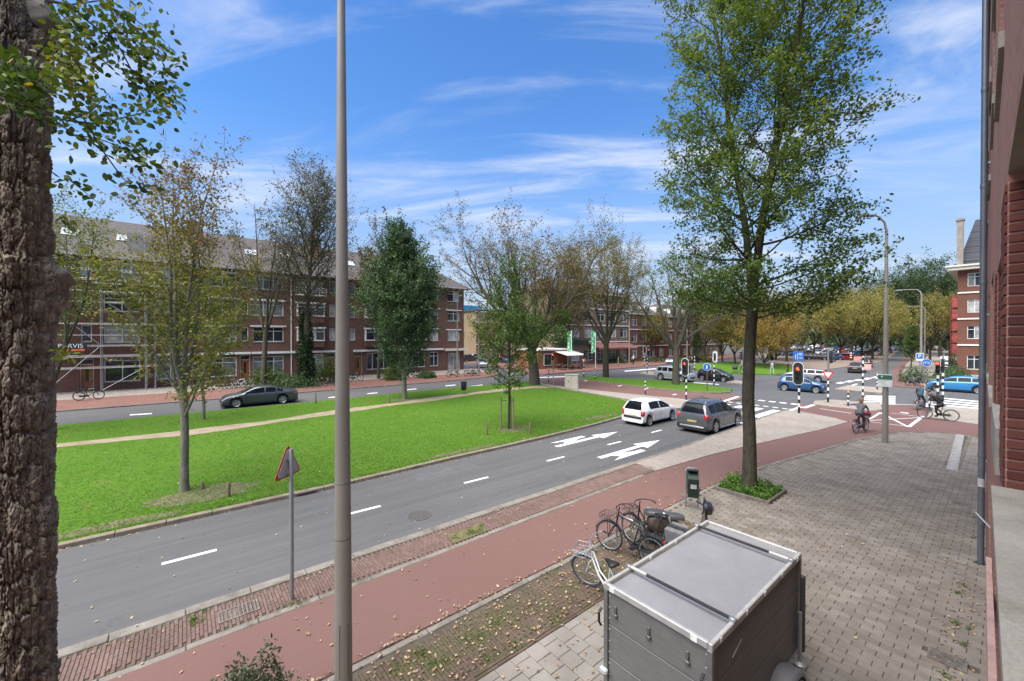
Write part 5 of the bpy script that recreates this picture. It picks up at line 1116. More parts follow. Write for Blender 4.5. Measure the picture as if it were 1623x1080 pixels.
# grass blades over the lawn, thicker near the camera
lawn_poly = [(-30, 34.0)] + lawn_edge + [(20, 34.9), (9, 34.2)]
rng = np.random.default_rng(9); pts = []
while len(pts) < 120000:
    uu = rng.uniform(-8, 30, 20000); vv = 14.6 + 19.8 * rng.random(20000) ** 1.6
    for a, c_ in zip(uu, vv):
        if inside(a, c_, lawn_poly): pts.append((a, c_))
P = np.array(pts[:120000]); pc = np.interp(P[:, 0], [c_[0] for c_ in cc], [c_[1] for c_ in cc]); ok = np.abs(P[:, 1] - pc) > .55 + .3 * rng.random(len(P)); P = P[ok]; n = len(P)
base = np.stack([-P[:, 1], P[:, 0], np.zeros(n)], 1); Ht = rng.uniform(.025, .065, n)[:, None]; a = rng.uniform(0, 6.28, n); sd_ = np.stack([np.cos(a), np.sin(a), 0 * a], 1) * rng.uniform(.006, .013, (n, 1)); ln_ = np.stack([np.cos(a * 3.1), np.sin(a * 2.7), 0 * a], 1) * Ht * 1.6; top = base + np.array([0, 0, 1]) * Ht + ln_
V = np.stack([base - sd_, base + sd_, top], 1); LG = m_leaf('grass_blade', [(.062, .138, .012), (.080, .165, .014), (.098, .185, .018), (.125, .175, .032)], .55)
o = link('grass_blades', quads_mesh('grass_blades', V, LG, rng.random(n), nper=3)); o['kind'] = 'stuff'; tag(o, 'short green grass blades covering the median lawn', 'grass')
# weeds and moss tufts in the paving, fallen leaves
P = []
def scat(n, u0, u1, v0, v1, spread=.06):
    for k in range(n):
        c_ = (rng.uniform(u0, u1), rng.uniform(v0, v1)); m_ = rng.integers(8, 45)
        for _ in range(m_): P.append((c_[0] + rng.normal(0, spread), c_[1] + rng.normal(0, spread), rng.uniform(.0, .05)))
scat(26, 1.8, 8.5, 4.95, 6.1); scat(12, 5.1, 6.1, 8.46, 8.9, .05); scat(14, 8.6, 20, .30, .62, .03); scat(3, 1.4, 1.7, 8.3, 8.5, .04); scat(16, 0, 1, 15.8, 17.2, .25); scat(10, 13.3, 14.2, 16.9, 17.6, .2); scat(6, .1, .3, 8.9, 9.2, .03); scat(6, 38, 39.5, 6.5, 9, .1); scat(4, 41.2, 41.8, 7.0, 7.5, .1); scat(16, -2, 3, 14.8, 15.5, .15)
P = np.array(P); Pw = np.stack([-P[:, 1], P[:, 0], P[:, 2]], 1); o = link('weeds', quads_mesh('weeds', leaf_quads(rng, Pw, .045, .4, .45), m_leaf('leaf_weed', [(.06, .10, .02), (.10, .16, .03), (.15, .18, .05)], .3), rng.random(len(P)))); o['kind'] = 'stuff'; tag(o, 'small green weeds and tufts in the paving joints and verge', 'weeds')
def fallen(n, fu):
    out_ = [fu() for _ in range(n)]; return out_
Q = fallen(850, lambda: (rng.uniform(1.2, 10.6), rng.uniform(4.9, 6.2))) + fallen(330, lambda: (rng.uniform(0, 18), 6.27 + abs(rng.normal(0, .10)))) + fallen(420, lambda: (rng.uniform(-4, 22), rng.uniform(6.2, 9.6))) + fallen(300, lambda: (rng.uniform(-3, 20), rng.uniform(14.2, 14.5))) + fallen(260, lambda: (rng.uniform(7, 28), rng.uniform(.3, 5))) + fallen(160, lambda: (rng.uniform(13, 16), rng.uniform(4, 6.6))) + fallen(120, lambda: (rng.uniform(3, 6.5), rng.uniform(3.3, 4.9))) + fallen(400, lambda: (rng.uniform(-4, 24), rng.uniform(14.8, 27))) + fallen(90, lambda: (rng.uniform(8.5, 12.5), rng.uniform(.3, .7))) + fallen(160, lambda: (rng.uniform(-3, 20), rng.uniform(9.8, 14.3)))
Q = np.array(Q); zz = np.where((Q[:, 1] > 9.55) & (Q[:, 1] < 14.55), RZ, 0) + .014 + np.where((Q[:, 1] > 14.6), .05, 0); Pw = np.stack([-Q[:, 1], Q[:, 0], zz + rng.uniform(0, .012, len(Q))], 1)
o = link('fallen_leaves', quads_mesh('fallen_leaves', leaf_quads(rng, Pw, .06, .93, .65, .05), m_leaf('leaf_fallen', [(.24, .14, .07), (.34, .23, .12), (.42, .32, .19), (.18, .10, .05), (.46, .38, .27)], .1), rng.random(len(Q)))); o['kind'] = 'stuff'; tag(o, 'fallen yellow and brown leaves scattered over paving and gutter', 'leaves')
# ================================================================== the big trunk close to the window
def vnoise(p, seed=0):
    """vectorised 3-D value noise, p (n,3) -> (n,)"""
    i = np.floor(p).astype(np.int64); f = p - i; f = f * f * (3 - 2 * f)
    def h(a):
        n = (a[:, 0] * 374761393 + a[:, 1] * 668265263 + a[:, 2] * 2147483647 + seed * 1013904223) & 0x7fffffff
        n = ((n ^ (n >> 13)) * 1274126177) & 0x7fffffff; return ((n ^ (n >> 16)) & 0xffff) / 65535.0
    r = 0
    for dx in (0, 1):
        for dy in (0, 1):
            for dz in (0, 1):
                w_ = (f[:, 0] if dx else 1 - f[:, 0]) * (f[:, 1] if dy else 1 - f[:, 1]) * (f[:, 2] if dz else 1 - f[:, 2]); r = r + w_ * h(i + np.array([dx, dy, dz]))
    return r
TZ = 3.45; tcen = D(2, HY, TZ); tcen.z = 0; TR = .30
toc = Vector((-tcen.x, -tcen.y, 0)).normalized(); rgt = Vector((-toc.y, toc.x, 0)) ; imr = Vector((math.cos(YAW), math.sin(YAW), 0))
if rgt.dot(imr) < 0: rgt = -rgt
nt_, nz = 460, 820; th = np.linspace(0, 2 * math.pi, nt_, endpoint=False); zz = np.concatenate([np.linspace(-.1, 2.0, 60, endpoint=False), np.linspace(2.0, 8.4, nz - 90, endpoint=False), np.linspace(8.4, 14, 30)])
TH, ZZ = np.meshgrid(th, zz); cx, sx = np.cos(TH).ravel(), np.sin(TH).ravel(); zf = ZZ.ravel()
wx = (vnoise(np.stack([cx * 3, sx * 3, zf * 1.8], 1), 3) - .5) * .9; wz = (vnoise(np.stack([cx * 4, sx * 4, zf * 2.5], 1), 4) - .5) * 1.2
def rid(s, zs, sd): 
    n_ = vnoise(np.stack([(cx + wx * .10 * sx) * s, (sx - wx * .10 * cx) * s, zf * zs + wz * .5], 1), sd); return 1 - np.abs(2 * n_ - 1)
r1 = rid(7.5, 1.5, 11); r2 = rid(15, 3.6, 12); r4 = rid(30, 9, 16); r3 = vnoise(np.stack([cx * 60, sx * 60, zf * 40], 1), 13); n0 = vnoise(np.stack([cx * 1.6, sx * 1.6, zf * .9], 1), 14)
plate = vnoise(np.stack([(cx + .06 * wx) * 12, (sx - .06 * wx) * 12, zf * 4.5 + wz * .4], 1), 15)
def plates(nth, dz, sd):
    """cracked, elongated bark plates: crack distance and a height per plate"""
    a_ = (TH.ravel() + .12 * wx) / (2 * math.pi) * nth; b_ = (zf + .05 * wz) / dz; ia, ib = np.floor(a_).astype(int), np.floor(b_).astype(int); best = np.full(len(a_), 9.); sec_ = best.copy(); hv = np.zeros(len(a_)); sl = np.zeros(len(a_))
    for da in (-1, 0, 1):
        for db in (-1, 0, 1):
            k = (ia + da) % nth; h1_ = ((k * 7919 + (ib + db) * 104729 + sd * 31) * 2654435761 % 4294967296) / 4294967296.; h2_ = ((k * 15485863 + (ib + db) * 32452843 + sd * 17) * 2246822519 % 4294967296) / 4294967296.
            dx_, dy_ = a_ - (ia + da + .15 + .7 * h1_), b_ - (ib + db + .15 + .7 * h2_); d = np.sqrt(dx_ ** 2 + dy_ ** 2); m = d < best; sec_ = np.where(m, best, np.minimum(sec_, d)); hv = np.where(m, (h1_ * 7.3) % 1, hv); sl = np.where(m, dx_ * ((h2_ * 5.1) % 1 - .5) + dy_ * .5, sl); best = np.where(m, d, best)
    return sec_ - best, hv, sl
w2_ = vnoise(np.stack([cx * 26, sx * 26, zf * 16], 1), 21) - .5; w3_ = vnoise(np.stack([cx * 26, sx * 26, zf * 16], 1), 22) - .5; wx = wx + w2_ * 1.1; wz = wz + w3_ * 1.6
e1, h1v, s1v = plates(36, .30, 1); e2, h2v, s2v = plates(84, .09, 2); r5 = vnoise(np.stack([cx * 110, sx * 110, zf * 75], 1), 23)
disp = -.046 * np.clip(1 - e1 / .17, 0, 1) ** .8 - .014 * np.clip(1 - e2 / .16, 0, 1) ** .8 + .010 * (r5 - .5) + .030 * (h1v - .5) + .016 * s1v + .008 * (h2v - .5) + .008 * s2v - .020 * np.clip((r1 - .70) / .30, 0, 1) + .006 * (r3 - .5) + .035 * (n0 - .5)
rad = TR * (1.0 + .30 * np.exp(-np.maximum(0, zf) / .5)) * np.where(zf > 8, 1 - (zf - 8) * .09, 1) + disp
def angd(a): return np.arctan2(np.sin(TH.ravel() - a), np.cos(TH.ravel() - a))
for a, z, wa_, wz_, amp in ((R(12), 5.64, .32, .10, .05), (R(84), 5.52, .42, .20, .115), (R(40), 4.42, .35, .16, .03), (R(52), 7.75, .35, .28, .09), (R(30), 7.05, .6, .25, .03), (R(-10), 3.2, .5, .3, .02), (R(70), 3.3, .4, .3, .015)):
    d_ = angd(a); dz_ = (zf - z); g = np.exp(-(d_ / wa_) ** 2 - (dz_ / np.where(dz_ > 0, wz_ * .55, wz_ * 1.5)) ** 2); rad = rad + amp * g
dirx = toc.x * cx + rgt.x * sx; diry = toc.y * cx + rgt.y * sx
V = np.stack([rad * dirx, rad * diry, zf], 1)
nzr = len(zz); i = np.arange(nzr - 1)[:, None]; j = np.arange(nt_)[None, :]; F_ = np.stack([i * nt_ + j, i * nt_ + (j + 1) % nt_, (i + 1) * nt_ + (j + 1) % nt_, (i + 1) * nt_ + j], -1).reshape(-1, 4)
t = NT('near_bark'); v = t.co('World'); h = t.noise(v, 9, 7, .72, .5); g2 = t.noise(v, 2.0, 4, .6); f_ = t.noise(t.co('World', (60, 60, 18)), 1.5, 5, .75)
col = t.ramp(h, [(.28, (.14, .106, .078)), (.5, (.33, .272, .208)), (.72, (.50, .44, .36))]); col = t.mix(t.ramp(g2, [(.5, (0, 0, 0)), (.72, (.4,) * 3)]), col, (.19, .165, .11)); col = t.mix(.55, col, t.ramp(f_, [(.25, (.33,) * 3), (.75, (.68,) * 3)]), 'OVERLAY')
t.bump(f_, .7, .012); NBARK = t.set(col, .92, 0, .15)
nt_o = thing('plane_tree', 'massive old trunk with rough furrowed bark and pruning knots right outside the window', 'tree', tcen)
link('trunk', indexed_mesh('trunk', V, F_, NBARK, None, False), nt_o)
CUT = m_plain('cut_wood', (.17, .15, .125), (.25, .225, .19), 14, 60, patch=((.10, .10, .06), 6, .55))
for a, z, rr_, ez, rd, tilt in ((R(80), 5.57, .085, .72, TR + .098, .45), (R(54), 7.80, .11, .85, TR + .075, .4), (R(40), 4.42, .045, .7, TR + .02, .05)):
    dv_ = toc * math.cos(a) + rgt * math.sin(a); sd_ = Vector((-dv_.y, dv_.x, 0)); upv = Vector((0, 0, 1)) * math.cos(tilt) - dv_ * math.sin(tilt); nn = dv_ * math.cos(tilt) + Vector((0, 0, 1)) * math.sin(tilt)
    b = MB(); vs = []; m_ = 28
    for k, (fr_, hh) in enumerate(((1.25, -.12), (1.08, -.012), (.92, .012), (.84, .004), (.4, .010), (.05, .012))):
        for q in range(m_):
            an = 2 * math.pi * q / m_; wob_ = 1 + .06 * math.sin(an * 3 + z) + .04 * math.sin(an * 7)
            vs.append(Vector((0, 0, z)) + dv_ * rd + nn * hh + (sd_ * math.cos(an) * rr_ + upv * math.sin(an) * rr_ * ez * 1.25) * fr_ * wob_)
    fs = [(k * m_ + q, k * m_ + (q + 1) % m_, (k + 1) * m_ + (q + 1) % m_, (k + 1) * m_ + q) for k in range(5) for q in range(m_)] + [tuple(5 * m_ + q for q in range(m_))]
    b.add(vs, fs); b.build('pruning_scar', CUT, nt_o, True)
# twigs and leaves: each twig is a polyline at its own distance
LN = tcen
twigs = [[(-40, 140, 3.0), (0, 155, 2.95), (31, 167, 2.95), (83, 187, 2.98), (111, 193, 3.02), (133, 185, 3.05), (150, 176, 3.1), (175, 150, 3.15)],
         [(83, 187, 2.98), (120, 215, 3.0), (160, 222, 3.05), (205, 238, 3.1), (238, 245, 3.15)], [(111, 193, 3.02), (160, 198, 3.1), (210, 185, 3.2), (255, 175, 3.25), (280, 168, 3.3)],
         [(85, 30, 3.35), (100, 24, 3.3), (118, 44, 3.3), (154, 72, 3.35), (181, 107, 3.4)], [(80, 5, 3.4), (117, 11, 3.35), (141, 35, 3.35), (167, 55, 3.4), (194, 80, 3.45), (231, 104, 3.5), (262, 120, 3.5)],
         [(117, 11, 3.35), (160, 5, 3.4), (200, 25, 3.45), (235, 45, 3.5)], [(167, 55, 3.4), (205, 55, 3.45), (240, 70, 3.5), (268, 95, 3.5)], [(194, 80, 3.45), (215, 120, 3.5), (250, 150, 3.5), (272, 150, 3.5)],
         [(133, 185, 3.05), (165, 240, 3.1), (195, 282, 3.15), (215, 300, 3.2), (238, 300, 3.2)], [(205, 238, 3.1), (225, 262, 3.15), (236, 258, 3.2)], [(88, 90, 3.3), (110, 70, 3.3), (125, 100, 3.3), (140, 130, 3.3)], [(90, 60, 3.3), (115, 120, 3.25), (130, 150, 3.2)],
         [(20, 160, 2.95), (30, 120, 2.9), (25, 95, 2.9)], [(50, 175, 2.95), (55, 140, 2.9), (75, 120, 2.95)], [(10, 156, 2.95), (-5, 120, 2.9)], [(88, 290, 3.4), (110, 285, 3.4), (130, 300, 3.45), (160, 325, 3.5)], [(92, 560, 3.3), (100, 566, 3.25), (115, 560, 3.2)], [(90, 350, 3.5), (105, 345, 3.5), (112, 362, 3.5)]]
for tw in twigs: b = MB(); b.tube([D(*p) - LN for p in tw], np.linspace(.012 if len(tw) > 6 else .006, .002, len(tw)), 6); b.build('twig', simple('twig_bark', (.045, .032, .022), .85, 0, .3, 20), nt_o, True)
rng = np.random.default_rng(17); cand = []
per = [60, 45, 60, 48, 95, 55, 75, 70, 20, 10, 75, 80, 46, 50, 30, 16, 12, 8]; jit = [16, 17, 16, 15, 20, 20, 19, 19, 11, 8, 15, 15, 17, 17, 17, 10, 6, 5]; yel = [.2, .15, .2, .35, .35, .4, .35, .3, .1, .1, .75, .75, .05, .1, .05, .3, .8, .4]
for tw, n, jt, yl in zip(twigs, per, jit, yel):
    A = np.array([list(p) for p in tw], float); 
    for k in range(int(n * 2.5)):
        f = rng.uniform(.15, 1) * (len(A) - 1); i_ = min(int(f), len(A) - 2); q = A[i_] * (1 - f + i_) + A[i_ + 1] * (f - i_)
        cand.append((q[0] + rng.normal(0, jt), q[1] + rng.normal(0, jt * .8), q[2] + rng.normal(0, .10), yl))
t = NT('near_leaf'); oi = t.n('ShaderNodeObjectInfo'); v = t.co('Object')
def near_leaf_mat(nm, objr):
    t = NT(nm); 
    if objr: rv = t.n('ShaderNodeObjectInfo').outputs['Color']; sp = t.n('ShaderNodeSeparateColor'); t.l(rv, sp.inputs[0]); rv = sp.outputs[0]
    else: a = t.n('ShaderNodeAttribute'); a.attribute_name = 'rnd'; rv = a.outputs['Fac']
    col = t.ramp(rv, [(0, (.040, .072, .018)), (.3, (.072, .112, .024)), (.6, (.125, .155, .032)), (.85, (.20, .195, .04)), (.97, (.23, .21, .045)), (1, (.42, .26, .03))]); t.set(col, .5, 0, .22)
    tr = t.n('ShaderNodeBsdfTranslucent'); t.l(t.mix(1, col, (1.3, 1.4, .5), 'MULTIPLY'), tr.inputs[0]); mx = t.n('ShaderNodeMixShader'); mx.inputs[0].default_value = .28; t.l(t.b.outputs[0], mx.inputs[1]); t.l(tr.outputs[0], mx.inputs[2]); t.l(mx.outputs[0], t.o.inputs[0]); return t.m
LM1, LM2 = near_leaf_mat('near_leaf_single', True), near_leaf_mat('near_leaf_joined', False)
# ovate leaf, folded along the midrib
prof = [(0, 0), (.18, .20), (.42, .31), (.66, .26), (.86, .12), (1.0, 0.0)]
lv = []; lf = []
for k, (l_, w__) in enumerate(prof): lv += [(-w__, l_, .10 * w__ - .10 * l_ * l_), (0, l_, -.10 * l_ * l_), (w__, l_, .10 * w__ - .10 * l_ * l_)]
for k in range(5): lf += [(3 * k, 3 * k + 1, 3 * k + 4, 3 * k + 3), (3 * k + 1, 3 * k + 2, 3 * k + 5, 3 * k + 4)]
lme = bpy.data.meshes.new('leaf'); lme.from_pydata(lv, [], lf); lme.materials.append(LM1); lme.polygons.foreach_set('use_smooth', [True] * len(lf))
cr = bpy.data.objects.new('foliage', None); C.objects.link(cr); cr.parent = nt_o
cand.sort(key=lambda c_: c_[2]); LV = np.array(lv); VV = []; FF = []; RN = []
for i_, (x, y, Z, yl) in enumerate(cand):
    p = D(x, y, Z) - LN; s_ = rng.uniform(.042, .068); e = Euler((rng.normal(-.6, .7), rng.normal(0, .8), rng.uniform(0, 6.28))); r_ = float(np.clip(yl * .75 + rng.normal(.12, .17), 0, .95)); r_ = 1.0 if rng.random() < .012 else r_
    if i_ < 300:
        o = link('leaf', lme, cr); o.location = p; o.rotation_euler = e; o.scale = (s_, s_, s_); o.color = (r_, r_, r_, 1)
    else:
        q = (LV * s_) @ np.array(e.to_matrix()).T + np.array(p); k0 = len(VV) * len(lv); VV.append(q); FF.append(np.array(lf) + k0); RN += [r_] * len(lf)
me = indexed_mesh('far_leaves', np.concatenate(VV), np.concatenate(FF), LM2, RN, True); link('far_leaves', me, cr, 'stuff')
# ================================================================== vehicles
TYRE = simple('tyre_rubber', (.018, .018, .019), .8, 0, .2, 8); RIM = simple('alloy_rim', (.50, .51, .52), .4, .5, .1, 8); RIMD = simple('dark_alloy_rim', (.10, .10, .105), .35, .7, .1, 8)
CARGLASS = m_glass('car_glass', (.012, .014, .016), .10); CARGLASS.node_tree.nodes['Principled BSDF'].inputs['Specular IOR Level'].default_value = .10; BLACKP = simple('black_plastic', (.022, .022, .023), .6, 0, .2, 6)
TAIL = simple('tail_light_red', (.42, .015, .02), .2, 0, .15, 6, 0, 1.0); LAMPW = simple('headlight_clear', (.55, .57, .60), .12, .2, .2, 9, 0, 1.0); CHROME = simple('chrome', (.5, .5, .52), .2, .9, .05, 3); PLATE = simple('plate_yellow', (.42, .33, .14), .6, 0, .2, 9)
def paintmat(name, c, metal=.0, rough=.32):
    if name in MATS: return MATS[name]
    t = NT(name); v = t.co('Object'); t.set(t.ramp(t.noise(v, 1.5, 4), [(.3, vary(c, .93)), (.7, vary(c, 1.06))]), rough, metal, .5, .8); t.b.inputs['Coat Roughness'].default_value = .06; MATS[name] = t.m; return t.m
def interp(P, x):
    if x <= P[0][0]: return P[0][1]
    for (a, b), (c, d) in zip(P[:-1], P[1:]):
        if x <= c: return b + (d - b) * (x - a) / (c - a) if c > a else d
    return P[-1][1]
def smooth_prof(P, n=3):
    for _ in range(n):
        Q = [P[0]]
        for (a, b), (c, d) in zip(P[:-1], P[1:]): Q += [(a * .75 + c * .25, b * .75 + d * .25), (a * .25 + c * .75, b * .25 + d * .75)]
        Q.append(P[-1]); P = Q
    return P
CARS = {
 'hatch': dict(L=3.62, W=1.60, top=[(-.5, .50), (-.5, .72), (-.488, .93), (-.435, 1.28), (-.385, 1.42), (-.18, 1.49), (.02, 1.46), (.10, 1.40), (.315, .99), (.43, .87), (.485, .72), (.5, .48)], belt=(.94, .86), wheel=.30, ax=(-.335, .345), ws=(.105, .30), rs=(-.484, -.395), sw=(-.32, .27), piv=(-.03,)),
 'suv': dict(L=4.34, W=1.82, top=[(-.5, .55), (-.5, .90), (-.490, 1.06), (-.445, 1.48), (-.405, 1.63), (-.18, 1.71), (.0, 1.68), (.06, 1.61), (.22, 1.14), (.41, 1.04), (.48, .90), (.5, .6)], belt=(1.06, .99), wheel=.355, ax=(-.30, .315), ws=(.065, .21), rs=(-.486, -.412), sw=(-.415, .19), piv=(-.27, -.10)),
 'sedan': dict(L=4.92, W=1.86, top=[(-.5, .5), (-.5, .90), (-.482, 1.0), (-.36, 1.06), (-.22, 1.33), (-.12, 1.43), (.0, 1.45), (.09, 1.39), (.245, .98), (.40, .87), (.475, .72), (.5, .46)], belt=(.97, .90), wheel=.335, ax=(-.285, .315), ws=(.095, .24), rs=(-.355, -.215), sw=(-.30, .215), piv=(-.20, -.05)),
 'wagon': dict(L=4.45, W=1.79, top=[(-.5, .5), (-.5, .85), (-.487, 1.0), (-.44, 1.32), (-.40, 1.44), (-.15, 1.50), (.03, 1.47), (.10, 1.40), (.28, 1.0), (.42, .89), (.48, .74), (.5, .48)], belt=(.99, .91), wheel=.32, ax=(-.30, .32), ws=(.105, .27), rs=(-.485, -.41), sw=(-.40, .24), piv=(-.24, -.06)),
 'mpv': dict(L=3.95, W=1.72, top=[(-.5, .5), (-.5, .8), (-.487, 1.0), (-.455, 1.33), (-.42, 1.45), (-.17, 1.50), (.04, 1.48), (.12, 1.40), (.34, 1.0), (.44, .88), (.487, .72), (.5, .46)], belt=(1.0, .90), wheel=.31, ax=(-.315, .335), ws=(.125, .33), rs=(-.486, -.43), sw=(-.41, .29), piv=(-.22, .0)),
}
def car_parts(kind, paint, root, detail=True, rim=None, far=False):
    s = CARS[kind]; L, Wd = s['L'], s['W'] / 2; top = smooth_prof([(a * L, z) for a, z in s['top']], 2); ax = [a * L for a in s['ax']]; wr = s['wheel']; AR = wr + .065
    zb = lambda x: s['belt'][0] + (s['belt'][1] - s['belt'][0]) * (x / L + .5)
    def sec(x):
        q = min(1, abs(x) / (L / 2)); w = Wd * (1 - .10 * max(0, (q - .72) / .28) ** 2); zt = interp(top, x); z0 = .21
        for a in ax:
            if abs(x - a) < AR: z0 = max(z0, wr + math.sqrt(AR * AR - (x - a) ** 2))
        zbel = min(zb(x), zt - .05); z0 = min(z0, zbel - .12); g = min(1, max(0, (zt - zbel - .05) / .36)); dz = zt - zbel
        return [(.86 * w, z0), (.965 * w, z0 + .07), (1.0 * w, z0 + (zbel - z0) * .5), (.985 * w, zbel - .07), (.955 * w, zbel), (w * (.90 - .19 * g), zbel + dz * (.72 + .13 * g)), (w * (.80 - .24 * g), zbel + dz * .965), (w * .36, zt - .006), (0, zt)]
    xs = set(np.linspace(-L / 2, L / 2, 22 if far else 44))
    for a in ax: xs |= {a + AR * c for c in ((-1.02, -.98, -.7, 0, .7, .98, 1.02) if far else (-1.02, -.985, -.93, -.8, -.6, -.3, 0, .3, .6, .8, .93, .985, 1.02))}
    xs |= {-L / 2 + .012 * k for k in (1, 3)} | {L / 2 - .012 * k for k in (1, 3)}
    xs = sorted(x for x in xs if -L / 2 <= x <= L / 2); vs = []; n = 17
    for x in xs:
        S_ = sec(x); vs += [(x, y, z) for y, z in S_] + [(x, -y, z) for y, z in S_[:-1][::-1]]
    fs = [(i * n + j, i * n + j + 1, (i + 1) * n + j + 1, (i + 1) * n + j) for i in range(len(xs) - 1) for j in range(n - 1)] + [tuple(range(n)), tuple((len(xs) - 1) * n + j for j in range(n))]
    b = MB(); b.add(vs, fs); body = b.build('body', paint, root, 42)
    b = MB(); b.bb(-L * .47, L * .47, -Wd * .84, Wd * .84, .17, .60); b.build('underbody', BLACKP, root)
    # side windows, windscreen, rear window
    def lerp(p, q, f): return (p[0] + (q[0] - p[0]) * f, p[1] + (q[1] - p[1]) * f)
    spans = []; x0, x1 = s['sw'][0] * L, s['sw'][1] * L; cuts = [x0] + [p * L for p in s['piv']] + [x1]
    for a, c in zip(cuts[:-1], cuts[1:]): spans.append((a + .03, c - .03))
    for sd in (1, -1):
        for a, c in spans:
            b = MB(); vv = []; m = 7
            for k in range(m):
                x = a + (c - a) * k / (m - 1); S_ = sec(x); lo = lerp(S_[4], S_[5], .10); up = lerp(S_[4], S_[5], .93)
                vv += [(x, sd * (lo[0] + .006), lo[1]), (x, sd * (up[0] + .008), max(lo[1] + .01, up[1]))]
            b.add(vv, [(2 * k, 2 * k + 2, 2 * k + 3, 2 * k + 1) for k in range(m - 1)]); b.build('window', CARGLASS, root, 'all')
    for nm, (a, c), sg in (('windscreen', s['ws'], 1), ('rear_window', s['rs'], -1)):
        b = MB(); vv = []; m = 7; a, c = a * L, c * L
        for k in range(m):
            x = a + (c - a) * k / (m - 1); S_ = sec(x)
            row = [(S_[6][0] * .97, S_[6][1]), (S_[7][0], S_[7][1]), (0, S_[8][1]), (-S_[7][0], S_[7][1]), (-S_[6][0] * .97, S_[6][1])]; vv += [(x + sg * .010, y, z + .008) for y, z in row]
        b.add(vv, [(5 * k + j, 5 * k + j + 1, 5 * k + 6 + j, 5 * k + 5 + j) for k in range(m - 1) for j in range(4)]); b.build(nm, CARGLASS, root, 'all')
    # wheels
    key = (round(wr, 3), far)
    if key not in WHEELS:
        b = MB(); w2 = .095; b.lathe([(wr * .66, -w2), (wr * .93, -w2), (wr, -w2 * .7), (wr, w2 * .7), (wr * .93, w2), (wr * .66, w2)], 16 if far else 28, 'y', (0, 0, 0), False); tm_ = b.mesh('wheel', TYRE, 50)
        b = MB(); b.lathe([(.01, .055), (wr * .18, .07), (wr * .2, .045), (wr * .62, .05), (wr * .67, .085)], 16 if far else 28, 'y', (0, 0, 0), False); b.lathe([(.01, -.055), (wr * .18, -.07), (wr * .2, -.045), (wr * .62, -.05), (wr * .67, -.085)], 16 if far else 28, 'y', (0, 0, 0), False)
        rm_ = b.mesh('rim_disc', RIMD, 40); b = MB()
        for k in range(10):
            an = (k // 2) * 2 * math.pi / 5 + (.16 if k % 2 else -.16)
            for sy in (-1, 1): b.box((math.cos(an) * wr * .36, sy * .078, math.sin(an) * wr * .36), (wr * .58, .02, wr * .10), (0, -an, 0))
        for sy in (-1, 1): b.lathe([(wr * .60, sy * .07), (wr * .69, sy * .096), (wr * .66, sy * .099), (wr * .58, sy * .07)], 24, 'y', (0, 0, 0), False)
        WHEELS[key] = (tm_, rm_, b.mesh('rim', RIM, 40))
    for a in ax:
        for sd in (1, -1):
            t_ = link('wheel', WHEELS[key][0], root, None, (a, sd * (Wd - .115), wr - .003)); link('rim_disc', WHEELS[key][1], t_)
            link('rim', WHEELS[key][2], t_)
    # lamps, plates, mirrors
    tz = interp(top, -L * .487) - .12
    for sd in (1, -1):
        b = MB(); S_ = sec(-L * .488); 
        b.box((-L * .478, sd * (Wd * .80), tz - .04), (.20, Wd * .27, .34 if kind == 'hatch' else (.28 if kind != 'sedan' else .16)), (0, .12, sd * .30), .05); b.build('tail_light', TAIL, root, True)
        b = MB(); b.box((L * .452, sd * Wd * .74, interp(top, L * .46) - .13), (.30, Wd * .34, .12), (0, .25, -sd * .35), .03); b.build('headlight', LAMPW, root, True)
        if not far:
            b = MB(); mx_ = s['ws'][1] * L - .18; b.box((mx_, sd * (Wd * 1.04 + .03), zb(mx_) + .07), (.11, .19, .13), (0, 0, 0), .035); b.build('mirror', paint if kind != 'suv' else BLACKP, root, True)
    b = MB(); b.box((-L / 2 - .004, 0, .66 if kind in ('suv',) else (.58 if kind == 'hatch' else .74)), (.02, .50, .11)); b.build('number_plate', PLATE, root)
    b = MB(); b.box((-L / 2 + .01, 0, .40 if kind != 'hatch' else .50), (.06, Wd * 1.5, .16), None, .03); b.build('bumper_insert', BLACKP, root, True)
    b = MB(); b.box((L / 2 - .01, 0, .46), (.06, Wd * 1.2, .18), None, .03); b.build('grille', BLACKP, root, True)
    if detail:
        for x in [s['piv'][0] * L, s['piv'][-1] * L + .001, s['sw'][1] * L - .02]:
            for sd in (1, -1):
                S_ = sec(x); b = MB(); vv = []
                for k in range(0, 5): vv += [(x - .006, sd * (S_[k][0] + .004), S_[k][1]), (x + .006, sd * (S_[k][0] + .004), S_[k][1])]
                b.add(vv, [(2 * k, 2 * k + 1, 2 * k + 3, 2 * k + 2) for k in range(4)]); b.build('door_seam', BLACKP, root)
        for x in (s['piv'][0] * L + (.15 if len(s['piv']) > 1 else -.85), s['piv'][-1] * L + .15):
            for sd in (1, -1): b = MB(); S_ = sec(x); b.box((x, sd * (S_[3][0] + .012), S_[3][1] - .04), (.17, .03, .03), None, .01); b.build('door_handle', paint, root, True)
    if kind == 'suv':
        for sd in (1, -1): b = MB(); zr = interp(top, -.5); b.tube([(-L * .40, sd * Wd * .56, 1.60), (-L * .36, sd * Wd * .56, 1.74), (-L * .15, sd * Wd * .56, 1.78), (L * .0, sd * Wd * .56, 1.75), (L * .03, sd * Wd * .57, 1.62)], .022, 8); b.build('roof_rail', CHROME, root, True)
        b = MB(); b.box((-L / 2 + .03, 0, .36), (.10, Wd * 1.86, .30), None, .05); b.build('lower_bumper', BLACKP, root, True)
        b = MB(); b.box((-L / 2 - .012, 0, .38), (.09, Wd * 1.45, .11), (0, .2, 0), .03); b.build('skid_plate', simple('skid_silver', (.34, .34, .35), .45, .5), root, True)
